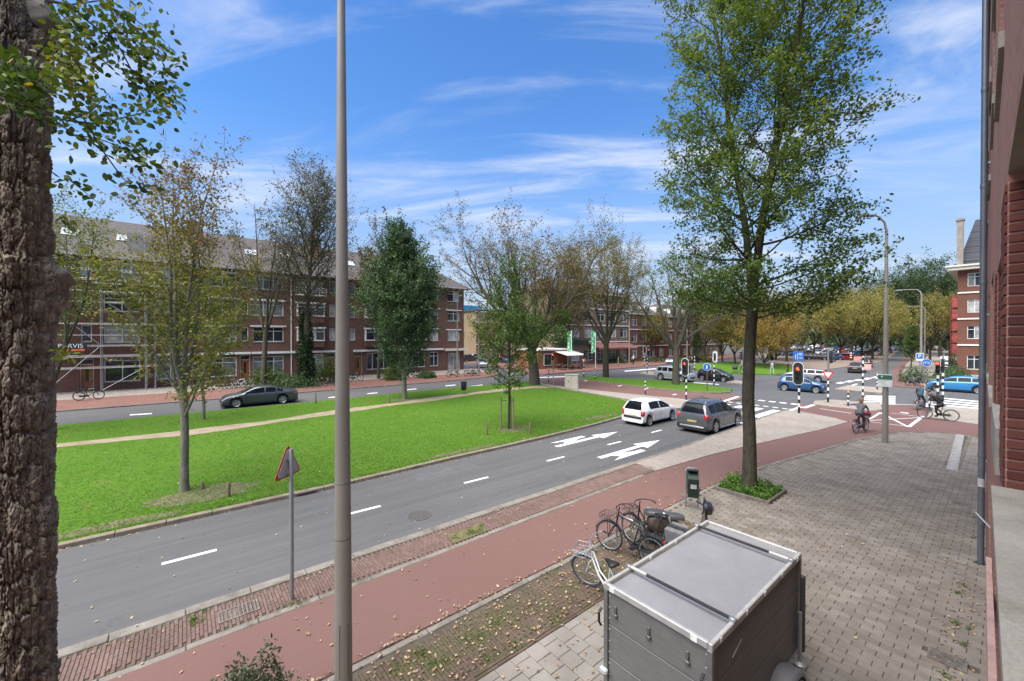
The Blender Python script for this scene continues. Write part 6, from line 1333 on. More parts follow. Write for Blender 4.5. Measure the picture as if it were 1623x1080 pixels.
        for sd in (1, -1): b = MB(); b.tube([(-L * .2, sd * Wd * .98, .27), (L * .21, sd * Wd * .98, .27)], .035, 8); b.build('side_step', simple('skid_silver', (.34, .34, .35), .45, .5), root, True)
    return root
WHEELS = {}
def car(kind, paint, label, uv, head, detail=False, group=None, name='car', z=RZ):
    r = thing(name, label, 'car', W(uv[0], uv[1], z), head, group); return car_parts(kind, paint, r, detail)
UP, DN, RT, LT = R(90), R(-90), 0.0, R(180)
P_W = paintmat('paint_white', (.74, .74, .73)); P_G = paintmat('paint_grey', (.085, .092, .098), .3); P_DG = paintmat('paint_dark_grey', (.075, .080, .088), .4); P_B = paintmat('paint_blue', (.025, .085, .20), .3); P_S = paintmat('paint_silver', (.34, .34, .35), .6); P_K = paintmat('paint_black', (.014, .014, .016)); P_T = paintmat('paint_turquoise', (.03, .21, .46), .2); P_LS = paintmat('paint_pale_silver', (.46, .48, .49), .4); P_R = paintmat('paint_red', (.28, .02, .02))
car('hatch', P_W, 'small white hatchback waiting at the lights beside the grey off-roader', (21.9, 13.72), UP, True)
sv = car('suv', P_G, 'dark grey off-roader with roof rails waiting before the zebra crossing', (23.1, 10.62), UP, True)
car('sedan', P_DG, 'dark grey saloon driving along the road beyond the lawn', (4.45, 36.0), DN, True)
car('hatch', P_B, 'dark blue hatchback turning across the junction behind the red signal', (45.3, 12.35), RT + .04, True)
car('wagon', P_S, 'silver estate car passing behind the dark blue hatchback', (56.2, 14.9), LT, True)
car('mpv', P_T, 'bright turquoise hatchback waiting in the side street by the hedges', (56.3, 3.05), LT + .05, True)
def pc(px_, py_, dv=0): u_, v_ = G(px_, py_, RZ); return (u_ + dv, v_)
u1 = pc(1063, 604); car('suv', P_LS, 'pale silver crossover behind the leaning bare tree', (u1[0] + .9, u1[1]), RT, True)
u1 = pc(1129, 604.5); car('hatch', P_K, 'small black hatchback following the pale silver crossover', (u1[0] + .8, u1[1]), RT, True)
u1 = pc(1353, 592); car('wagon', P_K, 'black car driving off up the far street, seen from behind', (u1[0] + 2.2, u1[1]), UP + .07, True)
u1 = pc(1368, 583); car('hatch', P_DG, 'dark car ahead of the black car on the far street', (u1[0] + 2.2, u1[1]), UP + .07)
u1 = pc(1066, 577); car('wagon', P_S, 'silver car facing the junction before the far terrace', (u1[0], u1[1]), DN + .3)
u1 = pc(1099, 575); car('hatch', P_K, 'black car parked at the kerb of the far terrace', (u1[0], u1[1]), UP)
u1 = pc(764, 582); car('mpv', P_LS, 'silver people carrier leaving the parking behind the terrace corner', (u1[0], u1[1]), R(-30))
# --- parked cars of the car park: one shared low-detail build per kind
PROT = {}
for kd in ('hatch', 'wagon', 'suv', 'mpv'):
    r = bpy.data.objects.new('parked_car', None); C.objects.link(r); car_parts(kd, P_W, r, False, None, True); bpy.context.view_layer.update(); index_kids(r); PROT[kd] = r
COLS = {'white': P_W, 'black': P_K, 'silver': P_S, 'grey': P_DG, 'pale silver': P_LS, 'red': P_R, 'blue': P_B}
rp = random.Random(4)
SHAPE = {'hatch': 'hatchback', 'wagon': 'estate car', 'suv': 'tall off-roader', 'mpv': 'compact people carrier'}
def parked(px_, py_, rz, kd, cl, label, group):
    r = copy_tree(PROT[kd]); r.location = GW(px_, py_, -.03); r.rotation_euler = (0, 0, rz); tag(r, label, 'car', group)
    for c_ in KIDSNOW(r):
        if c_.name.startswith('body'): c_.material_slots[0].link = 'OBJECT'; c_.material_slots[0].material = COLS[cl]
def KIDSNOW(r): return [o for o in NEWBY.get(r.name, [])]
NEWBY = {}
def copy_tree(o, parent=None):
    c = o.copy(); C.objects.link(c); c.parent = parent
    if parent is not None: NEWBY.setdefault(parent.name, []).append(c)
    for ch in KIDS.get(o.name, []): copy_tree(ch, c)
    return c
lot = []
for row, (y0, x0, x1, n, rz) in enumerate(((571, 1296, 1345, 3, .5), (564.5, 1242, 1395, 9, 1.1), (559, 1235, 1400, 11, .5), (555, 1245, 1420, 12, 1.0), (551.5, 1262, 1420, 11, .6))):
    for k in range(n):
        x = x0 + (x1 - x0) * (k + rp.uniform(-.25, .25)) / max(1, n - 1); kd = rp.choice(['hatch', 'wagon', 'mpv', 'wagon', 'suv']); cl = rp.choice(['white', 'black', 'silver', 'grey', 'pale silver', 'silver', 'white', 'red', 'blue'])
        if row == 0: kd, cl = (('wagon', 'black'), ('hatch', 'blue'), ('hatch', 'red'))[k]
        where = ['in the front car park row', 'in second car park row', 'in third car park row', 'in a rear car park row', 'in a rear car park row'][row]
        parked(x, y0 + rp.uniform(-.5, .5), rz + rp.choice([0, math.pi]) + rp.uniform(-.08, .08), kd, cl, f'{cl} {SHAPE[kd]} {where}', 'cars in the car park')
for px_, py_, kd, cl in ((742, 573, 'wagon', 'grey'), (754, 571, 'hatch', 'silver'), (782, 575, 'wagon', 'black'), (797, 573, 'hatch', 'red'), (812, 575, 'mpv', 'blue'), (830, 574, 'hatch', 'white')): parked(px_, py_, R(100) + rp.uniform(-.1, .1), kd, cl, f'{cl} {SHAPE[kd]} parked before the pale apartment block', 'cars before the pale apartment block')
for px_, py_, kd, cl in ((1430, 551, 'wagon', 'grey'), (1438, 548.5, 'hatch', 'black'), (1478, 556, 'wagon', 'black'), (1490, 557, 'hatch', 'grey'), (1412, 553, 'hatch', 'blue')): parked(px_, py_, R(95), kd, cl, f'{cl} {SHAPE[kd]} parked along the far street', 'cars along the far street')
for r in PROT.values():
    for c_ in list(r.children):
        for d_ in list(c_.children): bpy.data.objects.remove(d_)
        bpy.data.objects.remove(c_)
    bpy.data.objects.remove(r)
# ================================================================== street furniture
POLE = simple('pole_grey_beige', (.235, .215, .185), .55, .1, .12, 1.2, .05, kind='World'); BLK = simple('band_black', (.014, .014, .015), .55); WHT = simple('band_white', (.68, .68, .66), .55, 0, .12, 5)
GREENBIN = simple('bin_green', (.014, .026, .022), .5, 0, .2, 5); ORANGE = simple('reflector_orange', (.65, .22, .04), .5); SIGNBLUE = simple('sign_blue', (.02, .12, .42), .45); SIGNRED = simple('sign_red', (.55, .03, .03), .45)
def emis(name, c, st):
    t = NT(name); t.b.inputs['Base Color'].default_value = (*c, 1); t.b.inputs['Emission Color'].default_value = (*c, 1); t.b.inputs['Emission Strength'].default_value = st; MATS[name] = t.m; return t.m
REDLIT = emis('lamp_red_lit', (1.0, .06, .03), 2.2); LENS = simple('lens_dark', (.03, .03, .03), .2)
def banded(root, h, r=.055, band=.25, mats=(BLK, WHT), cap=None, name='pole'):
    b = MB(); k = 0; z = -.05
    while z < h - .01:
        z1 = min(h, z + (band if k else band + .2)); b.cur = k % 2; b.lathe([(r, z), (r, z1)], 12, 'z'); z = z1; k += 1
    if cap: b.cur = 2; b.lathe([(r * 1.03, h - cap), (r * 1.03, h - .02), (r * .6, h + .02)], 12, 'z')
    return b.build(name, list(mats) + [ORANGE], root, True)
def grey_pole(root, h, r=.05, mat=None, name='pole', r1=None):
    b = MB(); b.lathe([(r, -.05), (r1 or r, h)], 12, 'z'); return b.build(name, mat or GREYMETAL, root, True)
def head(root, z, ang, lit=True, off=.16, n=3, board=True, sc=1.0, lab=None):
    """signal head; ang = facing direction (world angle)"""
    f = Vector((math.cos(ang), math.sin(ang), 0)); s_ = Vector((-f.y, f.x, 0)); c = f * off; H = .30 * n * sc; rot = Matrix((s_, -f, Vector((0, 0, 1)))).transposed()
    b = MB(); b.box(c + Vector((0, 0, z)), (.24 * sc, .16, H), rot, .04); hd = b.build('signal_head', BLK, root, True)
    if board:
        for nm, w_, o_, m_ in (('backboard_rim', .30 * sc, -.012, WHT), ('backboard', .265 * sc, .0, BLK)):
            b = MB(); vs = []; K = 20
            for k in range(K):
                a = math.pi * 2 * k / K; zz_ = (H * .5 - .02) * (1 if math.sin(a) > 0 else -1) + w_ * math.sin(a); vs.append(c + f * (.07 + o_) + s_ * (w_ * math.cos(a)) + Vector((0, 0, z + zz_)))
            vs2 = [v_ - f * .01 for v_ in vs]; b.add(vs + vs2, [tuple(range(K)), tuple(range(K, 2 * K))] + [(k, (k + 1) % K, K + (k + 1) % K, K + k) for k in range(K)]); b.build(nm, m_, root)
    for k in range(n):
        zc_ = z + H / 2 - .15 * sc - k * .30 * sc; p = c + f * .085 + Vector((0, 0, zc_)); b = MB(); R0 = .10 * sc; K = 16
        vs = [p + (s_ * math.cos(q * 2 * math.pi / K) + Vector((0, 0, 1)) * math.sin(q * 2 * math.pi / K)) * R0 for q in range(K)] + [p + f * .02]
        b.add(vs, [(q, (q + 1) % K, K) for q in range(K)]); b.build('lens', REDLIT if (k == 0 and lit) else LENS, hd)
        b = MB(); vs = []; 
        for q in range(11):
            a = R(-20) + q * R(220) / 10
            for dd in (0, .2): vs.append(p + f * dd + (s_ * math.cos(a) + Vector((0, 0, 1)) * math.sin(a)) * (R0 * 1.08 - dd * .05))
        b.add(vs, [(2 * q, 2 * q + 1, 2 * q + 3, 2 * q + 2) for q in range(10)]); b.build('visor', BLK, hd)
    b = MB(); b.tube([Vector((0, 0, z + H * .3)), c + Vector((0, 0, z + H * .3))], .02, 6); b.tube([Vector((0, 0, z - H * .3)), c + Vector((0, 0, z - H * .3))], .02, 6); b.build('bracket', GREYMETAL, root)
BACK = R(-90)                                            # facing -u, towards the waiting cars
def disc_sign(root, z, ang, r, mat, rim=None, name='sign_disc', off=.06):
    f = Vector((math.cos(ang), math.sin(ang), 0)); s_ = Vector((-f.y, f.x, 0)); K = 24
    for nm, rr_, o_, m_ in ((name, r, off, mat),) + (((name + '_rim', r * 1.08, off - .008, rim),) if rim else ()):
        b = MB(); vs = [f * o_ + s_ * rr_ * math.cos(2 * math.pi * k / K) + Vector((0, 0, z + rr_ * math.sin(2 * math.pi * k / K))) for k in range(K)]; b.add(vs + [v_ - f * .012 for v_ in vs], [tuple(range(K)), tuple(range(K, 2 * K))] + [(k, (k + 1) % K, K + (k + 1) % K, K + k) for k in range(K)]); b.build(nm, m_, root)
def tri_sign(root, z, ang, r, down=True, off=.06, face=None):
    f = Vector((math.cos(ang), math.sin(ang), 0)); s_ = Vector((-f.y, f.x, 0))
    for nm, rr_, o_, m_ in (('sign_border', r, off, SIGNRED), ('sign_face', r * .62, off + .006, face or WHT), ('sign_back', r * .84, off - .014, simple('sign_back_grey', (.42, .43, .44), .55, .1, .1, 4))):
        b = MB(); vs = []
        for k in range(3):
            a0 = R(90) + k * R(120) + (math.pi if down else 0)
            for da in (-.14, 0, .14): vs.append(f * o_ + s_ * rr_ * math.cos(a0 + da) * (1 if da == 0 else .93) + Vector((0, 0, z + rr_ * math.sin(a0 + da) * (1 if da == 0 else .93))))
        n = len(vs); b.add(vs + [v_ - f * .006 for v_ in vs], [tuple(range(n)), tuple(range(n, 2 * n))] + [(k, (k + 1) % n, n + (k + 1) % n, n + k) for k in range(n)]); b.build(nm, m_, root)
def rect_sign(root, z, ang, w_, h_, mat, off=.07, name='sign_panel'):
    f = Vector((math.cos(ang), math.sin(ang), 0)); s_ = Vector((-f.y, f.x, 0)); rot = Matrix((s_, -f, Vector((0, 0, 1)))).transposed(); b = MB(); b.box(f * off + Vector((0, 0, z)), (w_, .02, h_), rot, .006); return b.build(name, mat, root)
def post(name, label, cat, px_, py_, z=0, group=None): return thing(name, label, cat, GW(px_, py_, z), 0, group)
# traffic lights at the junction
s_ = post('traffic_light', 'red traffic light on a striped pole at the lawn-side bike crossing', 'traffic light', 1088, 634); banded(s_, 3.2, .06); head(s_, 2.62, BACK, True); head(s_, 2.45, R(0), False, .2, 3, False, .7)
s_ = post('traffic_light', 'red traffic light with white-edged board on the paved apron', 'traffic light', 1267, 655); banded(s_, 3.2, .065); head(s_, 2.62, BACK, True, .16, 3, True, 1.05)
s_ = post('traffic_light', 'traffic light seen side-on with a yield triangle on the verge island', 'traffic light', 1313, 638, .02); banded(s_, 2.3, .065); b = MB(); b.lathe([(.07, 2.3), (.07, 4.1)], 12, 'z'); b.build('upper_pole', GREYMETAL, s_, True); head(s_, 3.5, R(0), False, .18, 3, False, 1.1); tri_sign(s_, 2.15, BACK, .42)
s_ = post('traffic_light', 'pedestrian light on a striped pole before the little park lawn', 'traffic light', 1178, 604); banded(s_, 1.9, .06); b = MB(); b.lathe([(.06, 1.9), (.06, 3.7)], 12, 'z'); b.build('upper_pole', GREYMETAL, s_, True); head(s_, 2.9, R(180), False, .17, 3, False)
s_ = post('traffic_light', 'striped pole with pale round-topped board on the grass island tip', 'traffic light', 1132, 611, .02); banded(s_, 2.4, .06); head(s_, 2.95, R(90), False, .14, 3, True, .85)
s_ = post('traffic_light', 'striped signal pole with red triangle at the far end of the grass island', 'traffic light', 925.5, 598); banded(s_, 2.3, .06); b = MB(); b.lathe([(.06, 2.3), (.06, 3.7)], 12, 'z'); b.build('upper_pole', BLK, s_, True); head(s_, 3.0, R(0), False, .17, 3, False); tri_sign(s_, 2.1, BACK, .38)
s_ = post('traffic_light', 'grey-poled signal with red lamp beside the broad elm trunk', 'traffic light', 877, 612); grey_pole(s_, 2.2, .045); b = MB(); b.lathe([(.05, 2.2), (.05, 3.5)], 10, 'z'); b.build('upper_pole', GREYMETAL, s_, True); head(s_, 3.0, R(-60), True, .15, 3, False, .8)
s_ = post('traffic_light', 'red traffic light on a small island before the far terrace', 'traffic light', 1026, 592, .02); banded(s_, 3.0, .06); head(s_, 3.0, R(-20), True, .16, 3, True)
s_ = post('traffic_light', 'striped signal post before the awning shop', 'traffic light', 1021.5, 580); banded(s_, 2.4, .06); head(s_, 2.9, R(-50), False, .15, 3, True, .9)
s_ = post('traffic_light', 'striped post with dark signal on the kerb of the far terrace', 'traffic light', 1101, 587); banded(s_, 2.4, .06); head(s_, 3.0, R(180), False, .15, 3, False)
s_ = post('traffic_light', 'red twin-headed traffic light on striped poles by the side street', 'traffic light', 1487, 640); banded(s_, 3.2, .07); head(s_, 2.75, BACK, True, .16, 3, False, 1.0); head(s_, 2.9, R(0), False, .24, 3, False, 1.0); head(s_, 1.3, R(180), False, .15, 1, False, .9)
s_ = post('traffic_light', 'second striped light with red lamp at the edge of the zebra crossing', 'traffic light', 1495, 634); banded(s_, 2.6, .07); head(s_, 2.9, BACK, True, .16, 3, False, .9); b = MB(); b.lathe([(.05, 2.6), (.05, 3.6)], 10, 'z'); b.build('upper_pole', GREYMETAL, s_, True)
# bollards
BL = [(1023, 624.5, 'striped bollard between grass lawn and red bike crossing', None, 1.25), (1345, 644.5, 'striped bollard with orange top on the verge island', .12, 1.1), (1391, 618, 'tall striped bollard on the upper traffic island', .1, 1.6), (869.5, 605.5, 'striped bollard by the broad elm trunk', None, 1.5), (943, 602.5, 'striped bollard at the far kerb of the grass island', None, 1.35), (1474, 647, 'striped bollard with orange top near the zebra crossing', .14, 1.3), (980, 580, 'striped bollard before the maroon awning', None, 1.5)]
for x, y, lb, cp, h_ in BL: s_ = post('bollard', lb, 'bollard', x, y, .0); banded(s_, h_, .055, .17, (BLK, WHT), cp)
# sign posts
s_ = post('sign_post', 'round blue sign on a brown post at the tip of the grass island', 'sign', 1121, 619.5, .02); grey_pole(s_, 2.45, .045, simple('brown_post', (.12, .075, .045), .7)); disc_sign(s_, 2.2, BACK, .34, SIGNBLUE, WHT); rect_sign(s_, 2.2, BACK, .10, .34, WHT, .072, 'arrow')
s_ = post('sign_post', 'striped pole carrying red and white warning panels on the verge island', 'sign', 1368, 635, .02); banded(s_, 3.5, .06); rect_sign(s_, 2.65, BACK, .42, .42, simple('panel_pink2', (.66, .36, .33), .6)).location.x = .3
for k, (x, y) in enumerate(((1349, 571.5), (1390, 569.5))): s_ = post('roadworks_post', 'red and white striped roadworks board on a post', 'sign', x, y, 0, 'roadworks boards'); grey_pole(s_, 1.7, .03); [rect_sign(s_, .6 + q * .25, BACK, .34, .24, SIGNRED if q % 2 else WHT) for q in range(5)]
s_ = post('roadworks_board', 'wide pale red roadworks board across the far street entrance', 'sign', 1362, 577); grey_pole(s_, 1.2, .04).location.x = -.6; grey_pole(s_, 1.2, .04, None, 'second_pole').location.x = .6; rect_sign(s_, .95, BACK, 1.6, .75, simple('panel_pink3', (.60, .24, .22), .6, 0, .2, 2))
s_ = post('direction_sign', 'large blue direction sign on two posts by the car park', 'sign', 1266, 592); 
for x in (-.55, .55): grey_pole(s_, 3.1, .05, None, 'pole').location.x = x * .7
pn = rect_sign(s_, 2.4, BACK, 1.25, 1.3, SIGNBLUE); b = MB(); b.box((-.1, -.085, 2.35), (.04, .008, .9)); b.box((.25, -.085, 2.75), (.42, .008, .07)); b.box((.25, -.085, 2.55), (.42, .008, .07)); b.box((.25, -.085, 2.15), (.42, .008, .07)); b.box((-.35, -.085, 2.3), (.06, .008, .6)); b.build('sign_lines', WHT, s_)
s_ = post('parking_sign', 'blue square parking sign on a grey post by the far bicycles', 'sign', 1458, 607); grey_pole(s_, 3.3, .04); rect_sign(s_, 2.85, BACK, .62, .85, WHT); rect_sign(s_, 2.93, BACK, .52, .56, SIGNBLUE, .084, 'blue_panel'); text('P', .5, TXTW, s_, (0, -.098, 2.93), (R(90), 0, 0))
s_ = post('bike_route_sign', 'round blue bicycle sign on a thin post beside the bike path', 'sign', 1469, 612); grey_pole(s_, 2.75, .03); disc_sign(s_, 2.4, BACK, .36, SIGNBLUE, WHT)
b = MB(); q = -.075
for cx_ in (-.15, .15): b.tube([(cx_ + .10 * math.cos(a * .5236), q, 2.34 + .10 * math.sin(a * .5236)) for a in range(12)], .014, 4, False, True)
b.tube([(-.15, q, 2.34), (-.05, q, 2.5), (.1, q, 2.5), (.15, q, 2.34)], .014, 4); b.build('bicycle_symbol', WHT, s_)
s_ = post('route_board', 'white board on a post left of the red twin light', 'sign', 1497, 618); grey_pole(s_, 3.4, .04); rect_sign(s_, 2.7, BACK, .5, 1.0, WHT)
# yellow-edged warning triangle seen from behind, on the brick strip
s_ = thing('warning_sign', 'warning triangle with red edge seen from behind on a tall grey post', 'sign', W(1.57, 8.6, 0)); b = MB(); b.lathe([(.038, -.05), (.038, 2.86), (.03, 2.88)], 14, 'z'); b.build('post', GREYMETAL, s_, True)
fa = math.atan2(-.62, -.78); tri_sign(s_, 2.56, math.atan2(-.66, -.75), .37, False, .075)
b = MB(); f_ = Vector((-.75, -.66, 0)); 
for z in (2.42, 2.68): b.box(f_ * .03 + Vector((0, 0, z)), (.07, .10, .03)); 
b.build('clamp', GREYMETAL, s_)
sd_ = Vector((-f_.y, f_.x, 0)); b = MB(); b.box(f_ * .052 + sd_ * -.12 + Vector((0, 0, 2.42)), (.07, .012, .06), (0, 0, math.atan2(sd_.y, sd_.x))); b.build('sticker', simple('sticker_blue', (.1, .3, .55), .5), s_)
# lamp posts
def lamp(name, label, loc, h, r0, r1, arm=None, hatch=False, rings=()):
    s_ = thing(name, label, 'lamp post', loc); b = MB(); b.lathe([(r0 * 1.0, -.05), (r0, .9), (r0 * .97, 1.2), (r0 * .95, 2.0), (r1 + (r0 - r1) * .55, h * .5), (r1, h)], 24, 'z', (0, 0, 0)); b.build('pole', POLE, s_, 60)
    for z, rr_ in rings: b = MB(); b.lathe([(rr_, z - .012), (rr_ + .006, z - .006), (rr_ + .006, z + .006), (rr_, z + .012)], 24, 'z'); b.build('weld_ring', simple('weld_dark', (.13, .115, .095), .8), s_, True)
    if arm is not None:
        a = Vector((math.cos(arm[0]), math.sin(arm[0]), 0)); b = MB(); b.tube([Vector((0, 0, h - .1)), Vector((0, 0, h + .35)) + a * .1, Vector((0, 0, h + .62)) + a * .4, Vector((0, 0, h + .68)) + a * arm[1]], [r1, r1 * .85, r1 * .7, r1 * .6], 10); b.build('arm', POLE, s_, True)
        b = MB(); b.box(Vector((0, 0, h + .66)) + a * (arm[1] + .3), (.7, .24, .11), (0, 0, arm[0]), .04); b.build('luminaire', GREYMETAL, s_, True)
    return s_
lp = lamp('lamp_post', 'tall thick grey lamp post rising close to the window', W(1.64, 5.62, 0), 10.2, .113, .044, (R(180), 1.0), rings=((3.06, .0945), (2.32, .1005)))
b = MB(); dv_ = (Vector((0, 0, 0)) - Vector(W(1.64, 5.62, 0))).normalized(); s2 = Vector((-dv_.y, dv_.x, 0))
for a, c_ in (((-.045, .5), (-.045, 1.2)), ((.06, .5), (.06, 1.2)), ((-.045, 1.2), (.06, 1.2)), ((-.045, .5), (.06, .5))):
    pa, pb = [dv_ * math.sqrt(max(0, .1135 ** 2 - q[0] ** 2)) + s2 * q[0] + Vector((0, 0, q[1])) for q in (a, c_)]; b.tube([pa, pb], .004, 5)
b.build('hatch_outline', simple('hatch_rust', (.12, .06, .04), .8), lp)
l2 = lamp('lamp_post', 'grey lamp post on the pavement corner with a small green sign', GW(1404, 702), 10.1, .12, .055, (R(180) + YAW, .6)); rect_sign(l2, 2.95, BACK, .52, .60, simple('sign_pale', (.55, .60, .56), .6), .13); rect_sign(l2, 3.12, BACK, .50, .20, simple('sign_green', (.03, .12, .08), .5), .145, 'green_band'); text('P', .16, TXTW, l2, (-.1, -.16, 3.12), (R(90), 0, 0))
lamp('lamp_post', 'pale curved-arm lamp post behind the far bicycles', GW(1460, 604), 9.9, .13, .07, (R(180), 1.6)); lamp('lamp_post', 'second pale curved-arm lamp post farther up the far street', D(1466, HY, 70), 9.8, .13, .07, (R(180), 1.6)).location.z = 0
lamp('lamp_post', 'pale lamp post at the corner of the brick terrace', GW(725, 597), 9.6, .10, .05, (R(0), .5)); lamp('lamp_post', 'pale lamp post beside the parked bicycles at the cross street', GW(759, 592), 9.3, .10, .05, (R(0), .5)); lamp('lamp_post', 'tan lamp post before the maroon awning shop', GW(997.5, 578), 9.5, .14, .08, (R(0), .8))
lamp('lamp_post', 'lamp post on the far kerb between flag and terrace', GW(1089, 575), 9.0, .10, .05, (R(0), .5))
# flags
FLG = NT('flag_green'); v = FLG.co('Object', (3, 3, 2.2)); FLM = FLG.set(FLG.ramp(FLG.noise(v, 1.3, 3, .5), [(.52, (.05, .34, .14)), (.60, (.55, .68, .56))]), .8)
for x, y, lb in ((906, 583, 'white flagpole with hanging green banner flag left of the island tree'), (944, 584, 'white flagpole with hanging green banner flag right before the island tree')):
    s_ = post('flagpole', lb, 'flag', x, y); grey_pole(s_, 6.2, .055, WHT); b = MB(); vs = []
    for k in range(9):
        for q in range(5): vs.append((-.06 - q * .17 * math.cos(YAW), .04 * math.sin(q * 1.4 + k * .5) - q * .17 * math.sin(YAW), 6.0 - k * .42 - (.08 * q if k == 8 else 0)))
    b.add(vs, [(k * 5 + q, k * 5 + q + 1, (k + 1) * 5 + q + 1, (k + 1) * 5 + q) for k in range(8) for q in range(4)]); b.build('flag', FLM, s_, 'all')
# litter bins, cabinet, posts, board
s_ = thing('litter_bin', 'dark green litter bin hung on two grey posts by the parked bicycles', 'bin', W(11.55, 5.85, 0), R(35)); s_.scale = (.88, .88, .92); b = MB()
for x in (-.19, .19): b.tube([(x, .0, 0), (x, .0, 1.18)], .025, 8)
b.tube([(-.19, 0, 1.18), (-.12, 0, 1.26), (.12, 0, 1.26), (.19, 0, 1.18)], .025, 8); b.build('stand', GREYMETAL, s_, True)
b = MB(); b.add([(-.16, -.04, .50), (.16, -.04, .50), (.16, -.30, .42), (-.16, -.30, .42), (-.165, -.04, 1.20), (.165, -.04, 1.20), (.165, -.38, 1.02), (-.165, -.38, 1.02)], [(0, 1, 2, 3), (0, 1, 5, 4), (1, 2, 6, 5), (2, 3, 7, 6), (3, 0, 4, 7), (4, 5, 6, 7)]); b.build('container', GREENBIN, s_)
b = MB(); b.add([(-.17, -.03, 1.22), (.17, -.03, 1.22), (.17, -.26, 1.24), (-.17, -.26, 1.24), (-.17, -.03, 1.25), (.17, -.03, 1.25), (.17, -.26, 1.27), (-.17, -.26, 1.27)], [(0, 1, 2, 3), (4, 5, 6, 7), (0, 1, 5, 4), (1, 2, 6, 5), (2, 3, 7, 6), (3, 0, 4, 7)]); b.build('hood', GREENBIN, s_)
b = MB(); b.add([(-.09, -.366, .72), (.09, -.366, .72), (.09, -.378, .86), (-.09, -.378, .86)], [(0, 1, 2, 3)]); b.build('sticker', simple('bin_sticker', (.35, .38, .36), .6), s_)
s_ = post('litter_bin', 'black litter bin standing on the lawn edge by the dirt path', 'bin', 735, 625); b = MB(); b.tube([(0, 0, -.05), (0, 0, .45)], .04, 8); b.build('post', GREYMETAL, s_, True); b = MB(); b.lathe([(.19, .35), (.23, .4), (.25, 1.0), (.24, 1.02)], 14, 'z'); b.build('container', BLK, s_, True); b = MB(); b.lathe([(.27, 1.03), (.27, 1.08), (.1, 1.13)], 14, 'z'); b.build('lid', BLK, s_, True)
cbm = simple('cabinet_cream', (.40, .37, .30), .6, 0, .08, 2); u1 = G(907, 617); s_ = thing('utility_cabinet', 'cream metal utility cabinet at the corner of the lawn', 'cabinet', W(u1[0] + .3, u1[1] + .3, 0), R(28)); b = MB(); b.bb(-.65, .65, -.3, .3, .02, 1.32, .02); b.build('body', cbm, s_); b = MB(); b.bb(-.69, .69, -.34, .34, 1.322, 1.40, .02); b.build('lid', cbm, s_)
b = MB(); b.bb(-.66, .66, -.31, .31, -.05, .019); b.build('plinth', simple('plinth_grey', (.2, .19, .17), .9), s_); b = MB(); b.bb(-.006, .006, -.306, -.301, .06, 1.28); b.build('door_gap', BLK, s_); b = MB(); b.bb(-.30, -.26, -.325, -.301, .62, .80); b.build('handle', BLK, s_)
LP = simple('post_wood', (.14, .10, .06), .85, 0, .3, 6, .2)
for x, y, h_, lb in ((361, 788, .42, 'short wooden post in the lawn near the road kerb'), (319, 776, .2, 'sawn-off wooden stump post beside the slender lawn tree'), (772, 690, .6, 'thin wooden post left of the staked young tree'), (840, 688, .55, 'thin wooden post right of the staked young tree'), (617, 648 - 8, .7, 'dark thin post at the far lawn edge left of the egg-shaped tree'), (500, 640, .8, 'dark thin post at the far lawn edge behind the lamp post')):
    s_ = post('lawn_post', lb, 'post', x, y); b = MB(); b.lathe([(.05, -.05), (.05, h_), (.04, h_ + .015)], 10, 'z'); b.build('shaft', LP, s_, True)
s_ = thing('leaning_board', 'large cream board leaning by the corner of the brick terrace', 'board', GW(695, 587), R(90)); b = MB(); b.box((0, 0, .95), (2.9, .06, 1.9), (-.35, 0, 0)); b.build('panel', simple('cream_board', (.52, .42, .30), .7, 0, .1, 1), s_); b = MB(); [b.tube([(x, .15, 1.5), (x, .95, 0)], .04, 6) for x in (-1, 1)]; b.build('prop', LP, s_)
# terrace furniture by the pavilion
for k, (x, y) in enumerate(((885, 586), (896, 586.5), (893, 583.5), (908, 585.5), (917, 585))):
    s_ = post('cafe_table', 'round cafe table on the terrace beside the brick pavilion', 'table', x, y, 0, 'cafe tables'); b = MB(); b.lathe([(.42, .72), (.42, .75)], 14, 'z'); b.build('top', simple('table_brown', (.16, .10, .06), .6), s_); b = MB(); b.tube([(0, 0, 0), (0, 0, .72)], .035, 8); b.lathe([(.24, 0), (.03, .05)], 12, 'z'); b.build('leg', BLK, s_)
    for q in range(3):
        a = q * 2.1 + k; c_ = thing('cafe_chair', 'dark wicker chair at a cafe table by the brick pavilion', 'chair', GW(x, y) + Vector((math.cos(a), math.sin(a), 0)) * .75, a + math.pi, 'cafe chairs'); b = MB(); b.bb(-.22, .22, -.22, .22, .42, .46); b.build('seat', simple('wicker', (.07, .035, .02), .8), c_); b = MB(); b.bb(-.24, -.20, -.22, .22, .46, .88); b.build('backrest', simple('wicker', (.07, .035, .02), .8), c_)
        for lx in (-.19, .19):
            for ly in (-.19, .19): b = MB(); b.tube([(lx, ly, 0), (lx, ly, .42)], .018, 5); b.build('leg', BLK, c_)
